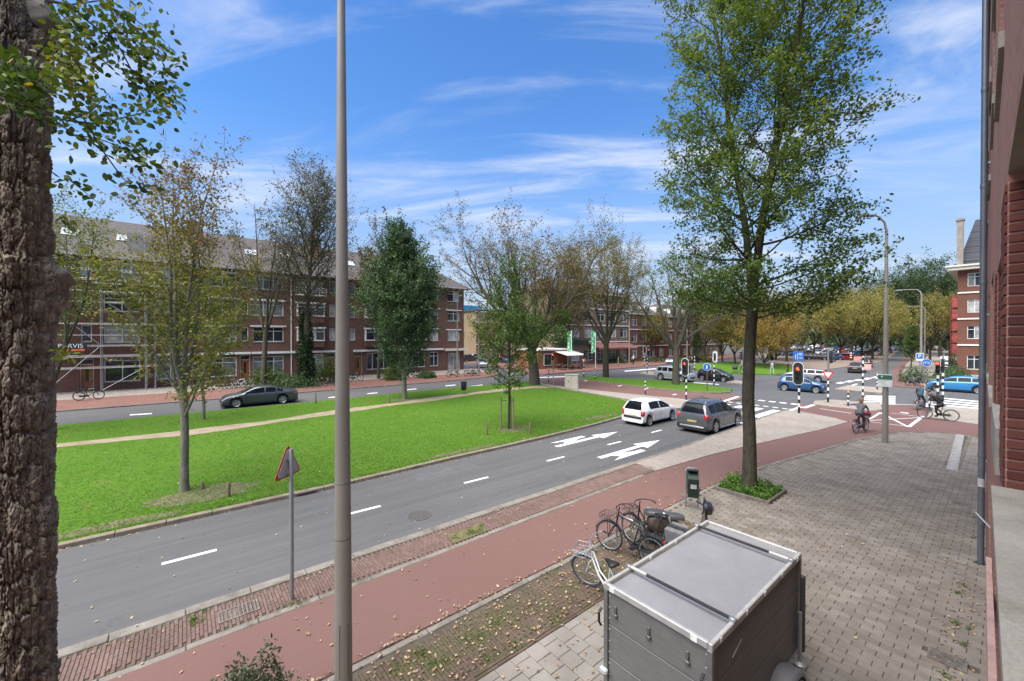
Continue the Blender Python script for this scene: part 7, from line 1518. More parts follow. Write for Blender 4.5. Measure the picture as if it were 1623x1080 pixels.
# ================================================================== bicycles
def torus(mb, c, R_, r, n=36, m=6): mb.tube([(c[0] + R_ * math.cos(2 * math.pi * k / n), c[1], c[2] + R_ * math.sin(2 * math.pi * k / n)) for k in range(n)], r, m, False, True)
def bicycle(name, label, loc, rz, mat, group=None, lean=.05, rack=True, crate=False, steer=0, tyre=None, step=False, far=False, bags=False, white=False, basketmat=None):
    root = thing(name, label, 'bicycle', loc, rz, group); root.rotation_euler = (lean, 0, rz); WR = .345; xr, xf = -.54, .56; n = 20 if far else 40; DK = BLK
    T = lambda b_, P, r, m=7: b_.tube(P, r * (1.5 if far else 1), m)
    piv = Vector((xf - .17, 0, .82)); sr = Matrix.Translation(piv) @ Matrix.Rotation(steer, 4, Vector((-.28, 0, 1)).normalized()) @ Matrix.Translation(-piv)
    def st(o):
        if steer: o.data.transform(sr)
        return o
    for x, fr_ in ((xr, False), (xf, True)):
        b = MB(); torus(b, (x, 0, WR), WR - .018, .02 if not far else .028, n, 7); w_ = b.build('wheel', tyre or TYRE, root, 'all'); b = MB(); torus(b, (x, 0, WR), WR - .045, .011, n, 5)
        r_ = b.build('rim', GREYMETAL, w_, 'all'); b = MB()
        for k in range(10 if far else 22): a = 2 * math.pi * k / (10 if far else 22); b.tube([(x + .02 * math.cos(a + 1), .02 * (-1) ** k, WR + .02 * math.sin(a + 1)), (x + (WR - .045) * math.cos(a), 0, WR + (WR - .045) * math.sin(a))], .0022, 3, False)
        b.lathe([(.012, -.05), (.03, -.02), (.03, .02), (.012, .05)], 10, 'y', (x, 0, WR)); s_ = b.build('spokes', GREYMETAL, w_)
        b = MB(); rad = WR + .022; a0, a1 = (R(20), R(190)) if fr_ is False else (R(10), R(150)); vs = []
        for k in range(15):
            a = a0 + (a1 - a0) * k / 14
            for y in (-.03, 0, .03): vs.append((x + (rad + (.008 if y == 0 else 0)) * math.cos(a), y, WR + (rad + (.008 if y == 0 else 0)) * math.sin(a)))
        b.add(vs, [(3 * k + j, 3 * k + j + 1, 3 * k + j + 4, 3 * k + j + 3) for k in range(14) for j in range(2)]); f_ = b.build('mudguard', mat if not white else GREYMETAL, root, 'all')
        if fr_: 
            for o in (w_, r_, s_, f_): st(o)
    bb_ = (-.06, 0, .29); seat = (-.22, 0, .88); hd0, hd1 = (.37, 0, .70), (.325, 0, .96); b = MB()
    T(b, [bb_, (-.20, 0, .80)], .017); T(b, [hd0, hd1], .02)
    if step: T(b, [hd0, (.2, 0, .44), bb_], .02); T(b, [(.34, 0, .88), (.14, 0, .55), (-.11, 0, .45)], .015)
    else: T(b, [hd0, bb_], .018); T(b, [(.345, 0, .90), (-.19, 0, .80)], .017)
    for y in (-.05, .05): T(b, [bb_, (xr, y, WR)], .011); T(b, [(-.19, 0, .76), (xr, y, WR)], .010)
    b.build('frame', mat, root, True)
    b = MB(); 
    for y in (-.055, .055): T(b, [(.375, y * .6, .66), (.44, y, .60), (xf, y, WR)], .012)
    T(b, [(.375, -.035, .665), (.375, .035, .665)], .012); st(b.build('fork', mat, root, True))
    b = MB(); T(b, [hd1, (.31, 0, 1.08)], .014); T(b, [(.10, -.29, 1.07), (.22, -.28, 1.10), (.33, -.12, 1.11), (.33, .12, 1.11), (.22, .28, 1.10), (.10, .29, 1.07)], .012); hb_ = st(b.build('handlebar', GREYMETAL if white else DK, root, True))
    b = MB()
    for y in (-.29, .29): b.tube([(.10, y, 1.07), (.215, y * .975, 1.099)], .018, 8)
    st(b.build('grips', DK, root, True))
    b = MB(); T(b, [(-.19, 0, .78), seat], .013); b.build('seat_post', GREYMETAL, root)
    b = MB(); vs = []
    for x, w2, z in ((-.36, .10, .92), (-.30, .115, .935), (-.22, .07, .925), (-.12, .035, .92), (-.06, .02, .905)): vs += [(x, -w2, z - .03), (x, -w2 * .6, z), (x, w2 * .6, z), (x, w2, z - .03)]
    b.add(vs, [(4 * k + j, 4 * k + j + 1, 4 * k + j + 5, 4 * k + j + 4) for k in range(4) for j in range(3)] + [(4 * k, 4 * k + 3, 4 * k + 7, 4 * k + 4) for k in range(4)] + [(0, 1, 2, 3), (16, 17, 18, 19)]); b.build('saddle', DK, root, 'all')
    b = MB(); b.bb(xr + .02, bb_[0] + .08, -.09, -.06, .26, .40, .012); b.build('chain_case', DK, root)
    b = MB(); T(b, [(-.06, -.10, .29), (.06, -.11, .18)], .01); T(b, [(-.06, .10, .29), (-.18, .11, .40)], .01); b.bb(.0, .12, -.20, -.11, .165, .185); b.bb(-.24, -.12, .11, .20, .39, .41); b.build('pedals', DK, root)
    if rack:
        b = MB()
        for y in (-.06, 0, .06): T(b, [(-.30, y, .74), (-.78, y, .74)], .006, 5)
        for x in (-.32, -.55, -.77): T(b, [(x, -.065, .74), (x, .065, .74)], .006, 5)
        for y in (-.06, .06): T(b, [(-.70, y, .74), (xr, y, WR)], .006, 5)
        b.build('carrier', GREYMETAL if white else DK, root); b = MB(); b.box((-.80, 0, .68), (.03, .09, .05)); b.build('rear_light', TAIL, root)
    b = MB(); T(b, [(-.2, .07, .27), (-.30, .20, .01)], .009, 5); b.build('kickstand', DK, root)
    if crate:
        b = MB(); x0, x1, z0 = .46, .74, .76
        for z in (z0, z0 + .10):
            for A, B in (((x0, -.16), (x1, -.16)), ((x1, -.16), (x1, .16)), ((x1, .16), (x0, .16)), ((x0, .16), (x0, -.16))): b.tube([(*A, z), (*B, z)], .007, 4)
        for k in range(5):
            for y in (-.16, .16): b.tube([(x0 + k * .07, y, z0), (x0 + k * .07, y, z0 + .10)], .005, 4)
        for k in range(5): b.tube([(x0, -.16 + k * .08, z0), (x1, -.16 + k * .08, z0)], .005, 4); b.tube([(x1, -.16 + k * .08, z0), (x1, -.16 + k * .08, z0 + .10)], .005, 4)
        T(b, [(.60, .05, .8), (xf, .05, WR)], .008, 4); T(b, [(.60, -.05, .8), (xf, -.05, WR)], .008, 4); st(b.build('front_carrier', basketmat or (GREYMETAL if white else DK), root))
    if bags:
        for y in (-.15, .15): b = MB(); b.bb(-.78, -.36, y - .07, y + .07, .40, .74, .03); b.build('pannier', simple('pannier_grey', (.13, .13, .135), .8, 0, .2, 8), root, True)
    return root
BK = paintmat('bike_black', (.012, .012, .013), 0, .3); BW = simple('bike_white', (.62, .62, .60), .4, .2, .1, 6); BGY = simple('bike_grey', (.16, .165, .17), .4, .3, .1, 6)
UPV = R(180)                                             # heading towards the bike path (+v = -x)
bicycle('bicycle', 'white ladies bicycle with front carrier and blue-black tyres beside the trailer', W(6.15, 4.75, 0), UPV - .25, BW, lean=-.09, crate=True, steer=.55, step=True, white=True, tyre=simple('tyre_bluish', (.03, .045, .07), .7))
bicycle('bicycle', 'black roadster bicycle with front carrier at the silver hoop', W(7.75, 5.35, 0), UPV + .05, BK, lean=.06, crate=True, step=False, steer=.1)
bicycle('bicycle', 'black bicycle with grey panniers parked between hoop and scooter', W(8.55, 5.25, 0), UPV + .12, BK, lean=-.05, crate=True, bags=True, steer=-.35, step=True)
for i, (u_, v_, lb) in enumerate(((7.95, 5.5, 'silver bike hoop beside the black roadster bicycle'), (8.85, 5.35, 'silver bike hoop between bicycle and scooter'))):
    s_ = thing('bike_hoop', lb, 'bike rack', W(u_, v_, 0)); b = MB(); b.tube([(-.35, 0, -.05), (-.35, 0, .66), (-.32, 0, .76), (-.24, 0, .80), (.24, 0, .80), (.32, 0, .76), (.35, 0, .66), (.35, 0, -.05)], .024, 10); b.build('hoop', simple('hoop_steel', (.45, .44, .41), .35, .7, .1, 6), s_, True)
# scooter
sc = thing('scooter', 'black retro scooter with long grey seat parked behind the trailer', 'scooter', W(9.15, 4.9, 0), math.atan2(.45, .62)); SCB = paintmat('scooter_black', (.02, .02, .022)); SCB2 = simple('scooter_bronze', (.085, .062, .048), .35, .4, .4, 6)
b = MB(); vs = []
for x, hw, z0, z1 in ((-.78, .05, .48, .58), (-.70, .13, .36, .70), (-.45, .18, .26, .74), (-.15, .17, .24, .70), (.02, .10, .22, .52)):
    vs += [(x, -hw, z0), (x, -hw * 1.1, (z0 + z1) / 2), (x, -hw * .6, z1), (x, hw * .6, z1), (x, hw * 1.1, (z0 + z1) / 2), (x, hw, z0)]
b.add(vs, [(6 * k + j, 6 * k + (j + 1) % 6, 6 * k + 6 + (j + 1) % 6, 6 * k + 6 + j) for k in range(4) for j in range(6)] + [tuple(range(6)), tuple(24 + j for j in range(6))]); b.build('body', SCB2, sc, 50)
b = MB(); vs = []
for x, hw, z in ((-.80, .07, .80), (-.72, .13, .83), (-.45, .15, .83), (-.30, .14, .79), (-.05, .12, .79), (.08, .05, .76)): vs += [(x, -hw, z - .10), (x, -hw, z - .03), (x, -hw * .6, z), (x, hw * .6, z), (x, hw, z - .03), (x, hw, z - .10)]
b.add(vs, [(6 * k + j, 6 * k + (j + 1) % 6, 6 * k + 6 + (j + 1) % 6, 6 * k + 6 + j) for k in range(5) for j in range(6)] + [tuple(range(6)), tuple(30 + j for j in range(6))]); b.build('seat', simple('seat_vinyl', (.055, .055, .06), .5, 0, .2, 5), sc, 60)
b = MB(); b.bb(.0, .42, -.16, .16, .20, .26, .02); b.build('floorboard', BLK, sc)
b = MB(); b.add([(.40, -.19, .24), (.40, .19, .24), (.50, .20, .75), (.50, -.20, .75), (.50, -.12, .92), (.50, .12, .92), (.48, -.15, .24), (.48, .15, .24), (.57, .14, .75), (.57, -.14, .75), (.55, -.09, .92), (.55, .09, .92)], [(0, 1, 2, 3), (3, 2, 5, 4), (6, 7, 8, 9), (9, 8, 11, 10), (0, 3, 9, 6), (1, 2, 8, 7), (3, 4, 10, 9), (2, 5, 11, 8), (0, 1, 7, 6), (4, 5, 11, 10)]); b.build('leg_shield', SCB, sc, 40)
for x in (-.58, .66): b = MB(); b.lathe([(.12, -.05), (.21, -.055), (.235, -.03), (.235, .03), (.21, .055), (.12, .05)], 22, 'y', (x, 0, .235)); w_ = b.build('wheel', TYRE, sc, True); b = MB(); b.lathe([(.02, -.06), (.12, -.045), (.12, .045), (.02, .06)], 16, 'y', (x, 0, .235)); b.build('hub', RIM, w_, True)
b = MB(); b.tube([(.66, -.07, .235), (.60, -.05, .55), (.53, 0, .85), (.50, 0, 1.0)], .025, 8); b.tube([(.66, .07, .235), (.60, .05, .55)], .025, 8); b.build('fork', BLK, sc, True)
b = MB(); b.lathe([(.13, .0), (.16, .05), (.14, .16), (.06, .2)], 14, 'x', (.50, 0, 1.0)); b.build('headlight', SCB, sc, True); b = MB(); b.lathe([(.01, .212), (.06, .206)], 14, 'x', (.50, 0, 1.0)); b.build('lens', LAMPW, sc)
b = MB(); b.tube([(.40, -.36, 1.0), (.50, -.12, 1.03), (.50, .12, 1.03), (.40, .36, 1.0)], .018, 8); b.build('handlebar', BLK, sc, True)
for sd in (-1, 1): b = MB(); b.tube([(.46, sd * .2, 1.03), (.44, sd * .30, 1.28)], .008, 6); b.lathe([(.01, 0), (.06, .004), (.065, .02), (.03, .04)], 12, 'x', (.44, sd * .32, 1.31)); b.build('mirror', BLK, sc, True)
b = MB(); b.tube([(.02, -.14, .22), (-.05, -.26, .02)], .015, 6); b.tube([(.02, .14, .22), (-.05, .26, .02)], .015, 6); b.build('centre_stand', BLK, sc)
# bicycles in the distance
for x, y, rz, mt, lb, gp in ((140, 634, R(95), BK, 'black bicycle standing on the far pavement below the scaffold', None), (352, 617, R(80), BK, 'bicycle parked against the terrace behind the dark grey saloon', 'bicycles by the terrace'), (366, 616, R(100), BGY, 'bicycle parked against the terrace behind the dark grey saloon', 'bicycles by the terrace'), (380, 615.5, R(75), BW, 'pale bicycle parked against the terrace behind the dark grey saloon', None), (395, 614, R(95), BGY, 'bicycle parked against the terrace behind the dark grey saloon', 'bicycles by the terrace'), (434, 609, R(60), BW, 'pale bicycle leaning beside the broad green shrub', None), (524, 612, R(85), BK, 'black bicycle before the wooden door by the ivy tree', None), (563, 604, R(60), BK, 'black bicycle near the second wooden door', None), (718, 598, R(88), BK, 'black bicycle near the leaning cream board', None), (745, 596, R(85), BK, 'bicycle parked at the cross-street lamp post', 'bicycles at the cross street'), (753, 596, R(95), BGY, 'bicycle parked at the cross-street lamp post', 'bicycles at the cross street'), (1446, 611, R(60), BK, 'dark bicycle parked by the round bush and parking sign', 'bicycles by the parking sign'), (1455, 611.5, R(120), BK, 'dark bicycle parked by the round bush and parking sign', 'bicycles by the parking sign'), (1468, 613, R(175), BK, 'dark bicycle parked across the pavement right of the pale lamp post', None), (1030, 576, R(70), BK, 'dark bicycle parked before the far terrace', 'bicycles before the far terrace'), (1040, 575.5, R(100), BK, 'dark bicycle parked before the far terrace', 'bicycles before the far terrace'), (1050, 575, R(80), BK, 'dark bicycle parked before the far terrace', 'bicycles before the far terrace')):
    bicycle('bicycle', lb, GW(x, y), rz, mt, gp, rp.uniform(-.06, .06), far=True, step=rp.random() < .5)
# ================================================================== trailer
tr = thing('box_trailer', 'closed grey aluminium box trailer with railed lid and black roof bars', 'trailer', W(5.615, 2.60, 0)); TW, TL, TZ0, TZ1 = .665, 1.385, .46, 1.80
ta = NT('trailer_aluminium'); v = ta.co('Object'); n1_ = ta.noise(v, 3.5, 6, .7); n2_ = ta.noise(ta.co('Object', (2, 30, 30)), 2, 4, .6)
TAL = ta.set(ta.mix(ta.ramp(n1_, [(.5, (0, 0, 0)), (.75, (.4,) * 3)]), ta.ramp(n2_, [(.3, (.138, .134, .126)), (.7, (.182, .176, .166))]), (.22, .212, .198)), .6, .1, .35)
tl = NT('trailer_lid'); v = tl.co('Object'); n1_ = tl.noise(v, 2.2, 7, .7, .6); n2_ = tl.noise(v, 9, 5, .7); c_ = tl.ramp(n1_, [(.3, (.245, .238, .24)), (.55, (.275, .268, .27)), (.75, (.305, .297, .30))]); c_ = tl.mix(tl.ramp(n2_, [(.6, (0, 0, 0)), (.74, (.25,) * 3)]), c_, (.20, .17, .15)); TLID = tl.set(c_, .5, .25, .4)
ALU = simple('aluminium_rail', (.42, .41, .39), .55, .3, .15, 8)
for k in range(3):                                       # boards of each wall
    z0 = TZ0 + k * .43; z1 = min(TZ1 - .05, z0 + .42)
    for nm, x0, x1, y0, y1 in (('side_board', -TW, -TW + .03, -TL, TL), ('side_board', TW - .03, TW, -TL, TL), ('end_board', -TW + .031, TW - .031, -TL, -TL + .03), ('end_board', -TW + .031, TW - .031, TL - .03, TL)):
        b = MB(); b.bb(x0, x1, y0, y1, z0, z1, .006); b.build(nm, TAL, tr)
b = MB(); b.bb(-TW + .035, TW - .035, -TL + .035, TL - .035, TZ0 - .02, TZ1 - .06); b.build('core', BLACKP, tr)
for sx in (-1, 1):
    for sy in (-1, 1): b = MB(); b.bb(sx * TW - .03, sx * TW + .03, sy * TL - .03, sy * TL + .03, TZ0 - .03, TZ1 - .045, .006); b.build('corner_post', simple('post_steel', (.22, .215, .205), .5, .5, .15, 6), tr)
b = MB(); b.bb(-TW + .02, TW - .02, -TL + .02, TL - .02, TZ1 - .05, TZ1 - .02); b.build('lid', TLID, tr)
for nm, x0, x1, y0, y1 in (('rim', -TW - .032, -TW + .015, -TL - .032, TL + .032), ('rim', TW - .015, TW + .032, -TL - .032, TL + .032), ('rim', -TW + .016, TW - .016, -TL - .032, -TL + .015), ('rim', -TW + .016, TW - .016, TL - .015, TL + .032)):
    b = MB(); b.bb(x0, x1, y0, y1, TZ1 - .045, TZ1 + .035, .008); b.build(nm, ALU, tr)
for y in (-.88, 1.02):
    b = MB(); b.tube([(-TW - .02, y, TZ1 + .055), (TW + .02, y, TZ1 + .055)], .020, 10); b.build('roof_bar', simple('bar_black_foam', (.02, .02, .022), .8), tr, True)
    b = MB(); b.tube([(TW - .26 if y > 0 else -TW + .26, y, TZ1 + .055), (TW + .025 if y > 0 else -TW - .025, y, TZ1 + .055)], .0225, 10); b.build('bare_bar_end', ALU, tr, True)
    for sx in (-1, 1): b = MB(); b.box((sx * (TW + .01), y, TZ1 + .05), (.075, .06, .055), None, .01); b.build('bar_clamp', GREYMETAL, tr, True)
for x in (-.52, -.05, .42): b = MB(); b.box((x, -TL - .012, TZ1 - .26), (.035, .025, .12), None, .006); b.box((x, -TL - .02, TZ1 - .32), (.06, .03, .04), None, .006); b.build('latch', simple('latch_steel', (.16, .15, .135), .5, .5), tr, True)
for x in (-TW - .045, TW - .05): b = MB(); b.tube([(x, -TL - .06, TZ1 - .52), (x, -TL - .10, TZ1 - .46), (x, -TL - .10, TZ1 - .34), (x, -TL - .05, TZ1 - .30)], .016, 8); b.build('grab_handle', BLK, tr, True)
STK = simple('white_sticker', (.70, .70, .68), .6)
for p in ((-.56, -TL - .034), (.50, -TL - .034)): b = MB(); b.box((p[0], p[1], TZ1 - .005), (.07, .006, .065)); b.build('reflector_sticker', STK, tr)
for y in (-1.22, -.55, -.0, .6, 1.22): b = MB(); b.box((TW + .034, y, TZ1 + .0), (.006, .04, .05)); b.build('reflector_sticker', STK, tr)
for y in (-.4, .3): b = MB(); b.box((-TW + .018, y, TZ1 + .008), (.006, .04, .04)); b.build('reflector_sticker', STK, tr)
b = MB(); b.box((-TW + .0, -TL - .06, .72), (.11, .06, .07), None, .015); b.build('marker_lamp', LAMPW, tr)
b = MB(); b.lathe([(.011, 0), (.008, .006), (.001, .008)], 6, 'z'); rvt = b.mesh('rivet', ALU)
for sx in (-1, 1):
    for k in range(9):
        o = link('rivet', rvt, tr, None, (sx * (TW - .045), -TL - .0005, TZ0 + .06 + k * .145), (R(90), 0, 0))
        for sy in (-1, 1): o = link('rivet', rvt, tr, None, (TW + .0005, sy * (TL - .045), TZ0 + .06 + k * .145), (0, R(90), 0))
b = MB(); b.box((TW + .004, -.75, TZ1 - .34), (.003, .26, .022), (.35, 0, 0)); b.build('scratch', simple('scratch_pale', (.4, .39, .37), .6), tr)
for sx in (-1, 1):
    b = MB(); b.lathe([(.15, -.075), (.26, -.08), (.285, -.05), (.285, .05), (.26, .08), (.15, .075)], 24, 'x', (sx * (TW + .13), .5, .285)); w_ = b.build('wheel', TYRE, tr, True); b = MB(); b.lathe([(.02, -.05), (.155, -.06), (.155, .06), (.02, .05)], 18, 'x', (sx * (TW + .13), .5, .285)); b.build('rim', RIM, w_, True)
    b = MB(); vs = []
    for k in range(11):
        a = R(8) + k * R(164) / 10
        for x, rr_ in ((TW + .004, .35), (TW + .06, .372), (TW + .20, .372), (TW + .245, .35), (TW + .25, .31)): vs.append((sx * x, .5 + rr_ * 1.12 * math.cos(a), .27 + rr_ * math.sin(a)))
    b.add(vs, [(5 * k + j, 5 * k + j + 1, 5 * k + 6 + j, 5 * k + 5 + j) for k in range(10) for j in range(4)]); b.build('mudguard', simple('mudguard_grey', (.125, .125, .13), .5, .1, .15, 5), tr, 60)
b = MB(); b.bb(TW + .032, TW + .085, TL - .05, TL + .02, .42, 1.52, .01); b.build('side_flap', simple('flap_dark', (.05, .05, .05), .55), tr)
b = MB(); b.tube([(TW + .06, TL - .14, 1.05), (TW + .06, TL - .14, .30)], .026, 10); b.lathe([(.08, .28), (.08, .31), (.03, .34)], 14, 'z', (TW + .06, TL - .14, 0)); b.build('prop_stand', GREYMETAL, tr, True)
b = MB(); b.bb(-TW, TW, -TL, TL, TZ0 - .09, TZ0 - .021); b.build('chassis', GREYMETAL, tr); b = MB(); b.tube([(-.4, TL - .2, .40), (0, TL + 1.15, .42)], .04, 8); b.tube([(.4, TL - .2, .40), (0, TL + 1.15, .42)], .04, 8); b.build('drawbar', GREYMETAL, tr, True); b = MB(); b.tube([(.12, TL + .8, .75), (.12, TL + .8, .12)], .03, 8); b.lathe([(.03, -.03), (.10, -.03), (.10, .03), (.03, .03)], 14, 'x', (.12, TL + .8, .10)); b.build('jockey_wheel', BLK, tr, True)
# ================================================================== people
SKIN = simple('skin', (.42, .24, .17), .6, 0, .1, 9)
def person(name, label, loc, rz, J, cols, hair=None, hairlong=False, group=None, extra=None):
    """J: joints in metres, x forward, y left, z up; cols: upper, lower, shoes"""
    E_ = [('hip', 'chest', .135, .15), ('chest', 'neck', .15, .06), ('neck', 'head0', .052, .055)]
    for s_ in 'lr': E_ += [('chest', 'sh' + s_, .10, .062), ('sh' + s_, 'el' + s_, .056, .043), ('el' + s_, 'wr' + s_, .042, .028), ('wr' + s_, 'ha' + s_, .03, .034), ('hip', 'hp' + s_, .12, .10), ('hp' + s_, 'kn' + s_, .095, .062), ('kn' + s_, 'an' + s_, .06, .04), ('an' + s_, 'to' + s_, .042, .035)]
    names = list(J); idx = {n: i for i, n in enumerate(names)}; radv = {}
    for a, b_, ra, rb in E_: radv[a] = max(radv.get(a, 0), ra); radv[b_] = max(radv.get(b_, 0), rb) if b_ not in ('chest',) else .155
    radv['hip'] = .14; radv['head0'] = .06
    me = bpy.data.meshes.new('tmp'); me.from_pydata([J[n] for n in names], [(idx[a], idx[b_]) for a, b_, _, _ in E_], []); o = bpy.data.objects.new('tmp', me); C.objects.link(o)
    md = o.modifiers.new('s', 'SKIN'); md.use_smooth_shade = True
    for n in names: r_ = radv.get(n, .05); me.skin_vertices[0].data[idx[n]].radius = (r_, r_); me.skin_vertices[0].data[idx[n]].use_root = (n == 'hip')
    sb = o.modifiers.new('u', 'SUBSURF'); sb.levels = 1; sb.render_levels = 1
    bpy.context.view_layer.update(); bm_ = bpy.data.meshes.new_from_object(o.evaluated_get(bpy.context.evaluated_depsgraph_get())); bpy.data.objects.remove(o); bpy.data.meshes.remove(me)
    b = MB(); b.v = [tuple(v_.co) for v_ in bm_.vertices]; b.f = [tuple(p.vertices) for p in bm_.polygons]
    segs = [(Vector(J[a]), Vector(J[c_]), 0 if ('wr' in a and 'ha' in c_) or a == 'neck' else (2 if a[:2] == 'an' else (1 if a[:2] in ('hp', 'kn') or (a == 'hip' and c_[:2] == 'hp') else 3))) for a, c_, _, _ in E_]
    def near(p):
        best = (9, 0)
        for a, c_, m_ in segs:
            d_ = c_ - a; t_ = max(0, min(1, (p - a).dot(d_) / max(1e-6, d_.length_squared))); l_ = (p - a - d_ * t_).length
            if l_ < best[0]: best = (l_, m_)
        return best[1]
    b.m = [near(Vector(p.center)) for p in bm_.polygons]; bpy.data.meshes.remove(bm_)
    hd = Vector(J['head']); fw = Vector(J.get('look', (1, 0, 0))).normalized(); upv = Vector((0, 0, 1)); sdv = upv.cross(fw).normalized(); upv = fw.cross(sdv); b.cur = 0
    vs = []; K, Lr = 14, 9                                # head with brow, nose and chin
    for i_ in range(Lr + 1):
        ph = math.pi * i_ / Lr
        for k in range(K):
            a = 2 * math.pi * k / K; x, y, z = math.sin(ph) * math.cos(a) * .098, math.sin(ph) * math.sin(a) * .076, math.cos(ph) * .12
            if z < -.03: x *= .92; y *= .82
            if k == 0 and -.045 < z < .02: x += .022
            vs.append(hd + fw * x + sdv * y + upv * z)
    b.add(vs, [(i_ * K + k, i_ * K + (k + 1) % K, (i_ + 1) * K + (k + 1) % K, (i_ + 1) * K + k) for i_ in range(Lr) for k in range(K)])
    for s_, sg in (('l', 1), ('r', -1)):                  # fingers and thumb
        w_, h_ = Vector(J['wr' + s_]), Vector(J['ha' + s_]); d_ = (h_ - w_).normalized(); q = d_.cross(Vector((0, 0, 1))); q = q.normalized() if q.length > .1 else Vector((0, 1, 0)); up_ = q.cross(d_)
        for k, ln in enumerate((.072, .082, .078, .060)): b0 = h_ + q * (k - 1.5) * .019 - up_ * .005; b.tube([b0 - d_ * .02, b0 + d_ * ln * .5 - up_ * .008, b0 + d_ * ln * .8 - up_ * .035], [.0095, .009, .007], 6)
        b0 = h_ - d_ * .05 + q * -.03; b.tube([b0, b0 - q * .025 + d_ * .03, b0 - q * .03 + d_ * .06 - up_ * .01], [.011, .010, .008], 6)
    root = thing(name, label, 'person', loc, rz, group); b.build('body', [SKIN, cols[1], cols[2], cols[0]], root, 'all')
    if hair is not None:
        h = MB(); vs = []; K, Lr = 16, 8
        for i_ in range(Lr + 1):
            ph = math.pi * (.62 if not hairlong else .70) * i_ / Lr
            for k in range(K):
                a = 2 * math.pi * k / K; cf = math.cos(a); lim = 1.0
                x, y, z = math.sin(ph) * cf * .112, math.sin(ph) * math.sin(a) * .092, math.cos(ph) * .132 + .008
                if cf > .35 and z < .035: x *= .78; z = max(z, .03)
                if hairlong and z < .0 and cf < .2: z -= .16 * (.2 - cf); x -= .03
                vs.append(hd + fw * x + sdv * y + upv * z)
        h.add(vs, [(i_ * K + k, i_ * K + (k + 1) % K, (i_ + 1) * K + (k + 1) % K, (i_ + 1) * K + k) for i_ in range(Lr) for k in range(K)]); h.build('hair', hair, root, 'all')
    if extra: extra(root)
    return root
def rider(arml=None, armr=None, lean=.10, knee=(.30, .12)):
    J = dict(hip=(-.20, 0, 1.00), chest=(-.20 + lean * 3.2, 0, 1.38), neck=(-.20 + lean * 3.9, 0, 1.56), head0=(-.19 + lean * 4.1, 0, 1.62), head=(-.18 + lean * 4.3, 0, 1.70))
    sx = J['chest'][0] + .02; sz = 1.45
    for s_, g in (('l', 1), ('r', -1)):
        J['sh' + s_] = (sx, g * .18, sz); a = arml if s_ == 'l' else armr
        if a == 'out': J['el' + s_] = (sx + .05, g * .44, 1.40); J['wr' + s_] = (sx + .12, g * .68, 1.37); J['ha' + s_] = (sx + .15, g * .76, 1.37)
        else: J['el' + s_] = (sx + .10, g * .27, 1.22); J['wr' + s_] = (.10, g * .28, 1.12); J['ha' + s_] = (.16, g * .28, 1.11)
        kx, kz = (.16, .82) if s_ == 'l' else (.10, .66); J['hp' + s_] = (-.19, g * .10, .98); J['kn' + s_] = (kx, g * .12, kz); J['an' + s_] = (-.16, g * .14, .46) if s_ == 'l' else (.02, g * .14, .24); ax_ = J['an' + s_]; J['to' + s_] = (ax_[0] + .15, g * .15, ax_[2] - .05)
    return J
def stander(arms='down', stride=.12, lean=0.0):
    J = dict(hip=(0, 0, .95), chest=(lean * .5, 0, 1.35), neck=(lean * .8, 0, 1.50), head0=(lean * .85, 0, 1.56), head=(lean, 0, 1.64))
    for s_, g in (('l', 1), ('r', -1)):
        J['sh' + s_] = (lean * .6, g * .18, 1.42)
        if arms == 'down': J['el' + s_] = (-.03, g * .23, 1.13); J['wr' + s_] = (.06, g * .23, .90); J['ha' + s_] = (.08, g * .23, .83)
        elif arms == 'push': J['el' + s_] = (.12, g * .22, 1.18); J['wr' + s_] = (.34, g * .18, 1.05); J['ha' + s_] = (.40, g * .17, 1.04)
        else: J['el' + s_] = (.08, g * .40, 1.30) if s_ == 'r' else (-.03, g * .23, 1.13); J['wr' + s_] = (.14, g * .60, 1.22) if s_ == 'r' else (.06, g * .23, .9); J['ha' + s_] = (.16, g * .67, 1.21) if s_ == 'r' else (.08, g * .23, .83)
        x = stride * g; J['hp' + s_] = (0, g * .10, .92); J['kn' + s_] = (x * .9 + .03, g * .11, .50); J['an' + s_] = (x * 1.4, g * .11, .09); J['to' + s_] = (x * 1.4 + .16, g * .12, .04)
    return J
cl = lambda n, c: simple('cloth_' + n, c, .85, 0, .25, 6, .2)
def headuv(a, b_): d_ = (b_[0] - a[0], b_[1] - a[1]); return math.atan2(d_[0], -d_[1])
# cyclist with outstretched arm
ra, fa_ = G(1356, 688), G(1374.5, 683.5); h1 = headuv(ra, fa_); c1 = W((ra[0] + fa_[0]) / 2, (ra[1] + fa_[1]) / 2, -.004)
def crate_extra(root): pass
bicycle('bicycle', 'dark bicycle with a loaded crate ridden by the grey-jacketed cyclist', c1, h1, BK, lean=0, crate=True, step=True)
person('person', 'cyclist in grey jacket with long brown hair holding the left arm out', c1, h1, rider('out', None, .06), (cl('grey_jacket', (.10, .105, .12)), cl('dark_trousers', (.045, .05, .055)), cl('light_shoes', (.5, .45, .4))), simple('hair_brown', (.19, .09, .04), .6, 0, .3, 20), True)
s_ = thing('crate_bag', 'pink and dark bag lying in the front crate of the cyclist', 'bag', c1 + Vector((math.cos(h1) * .60, math.sin(h1) * .60, .83)), h1); b = MB(); b.bb(-.14, .14, -.17, .17, 0, .16, .03); b.build('bag', cl('plum', (.10, .02, .04)), s_); b = MB(); b.bb(-.10, .08, -.1, .12, .161, .22, .025); b.build('pink_cloth', cl('pink', (.55, .10, .22)), s_)
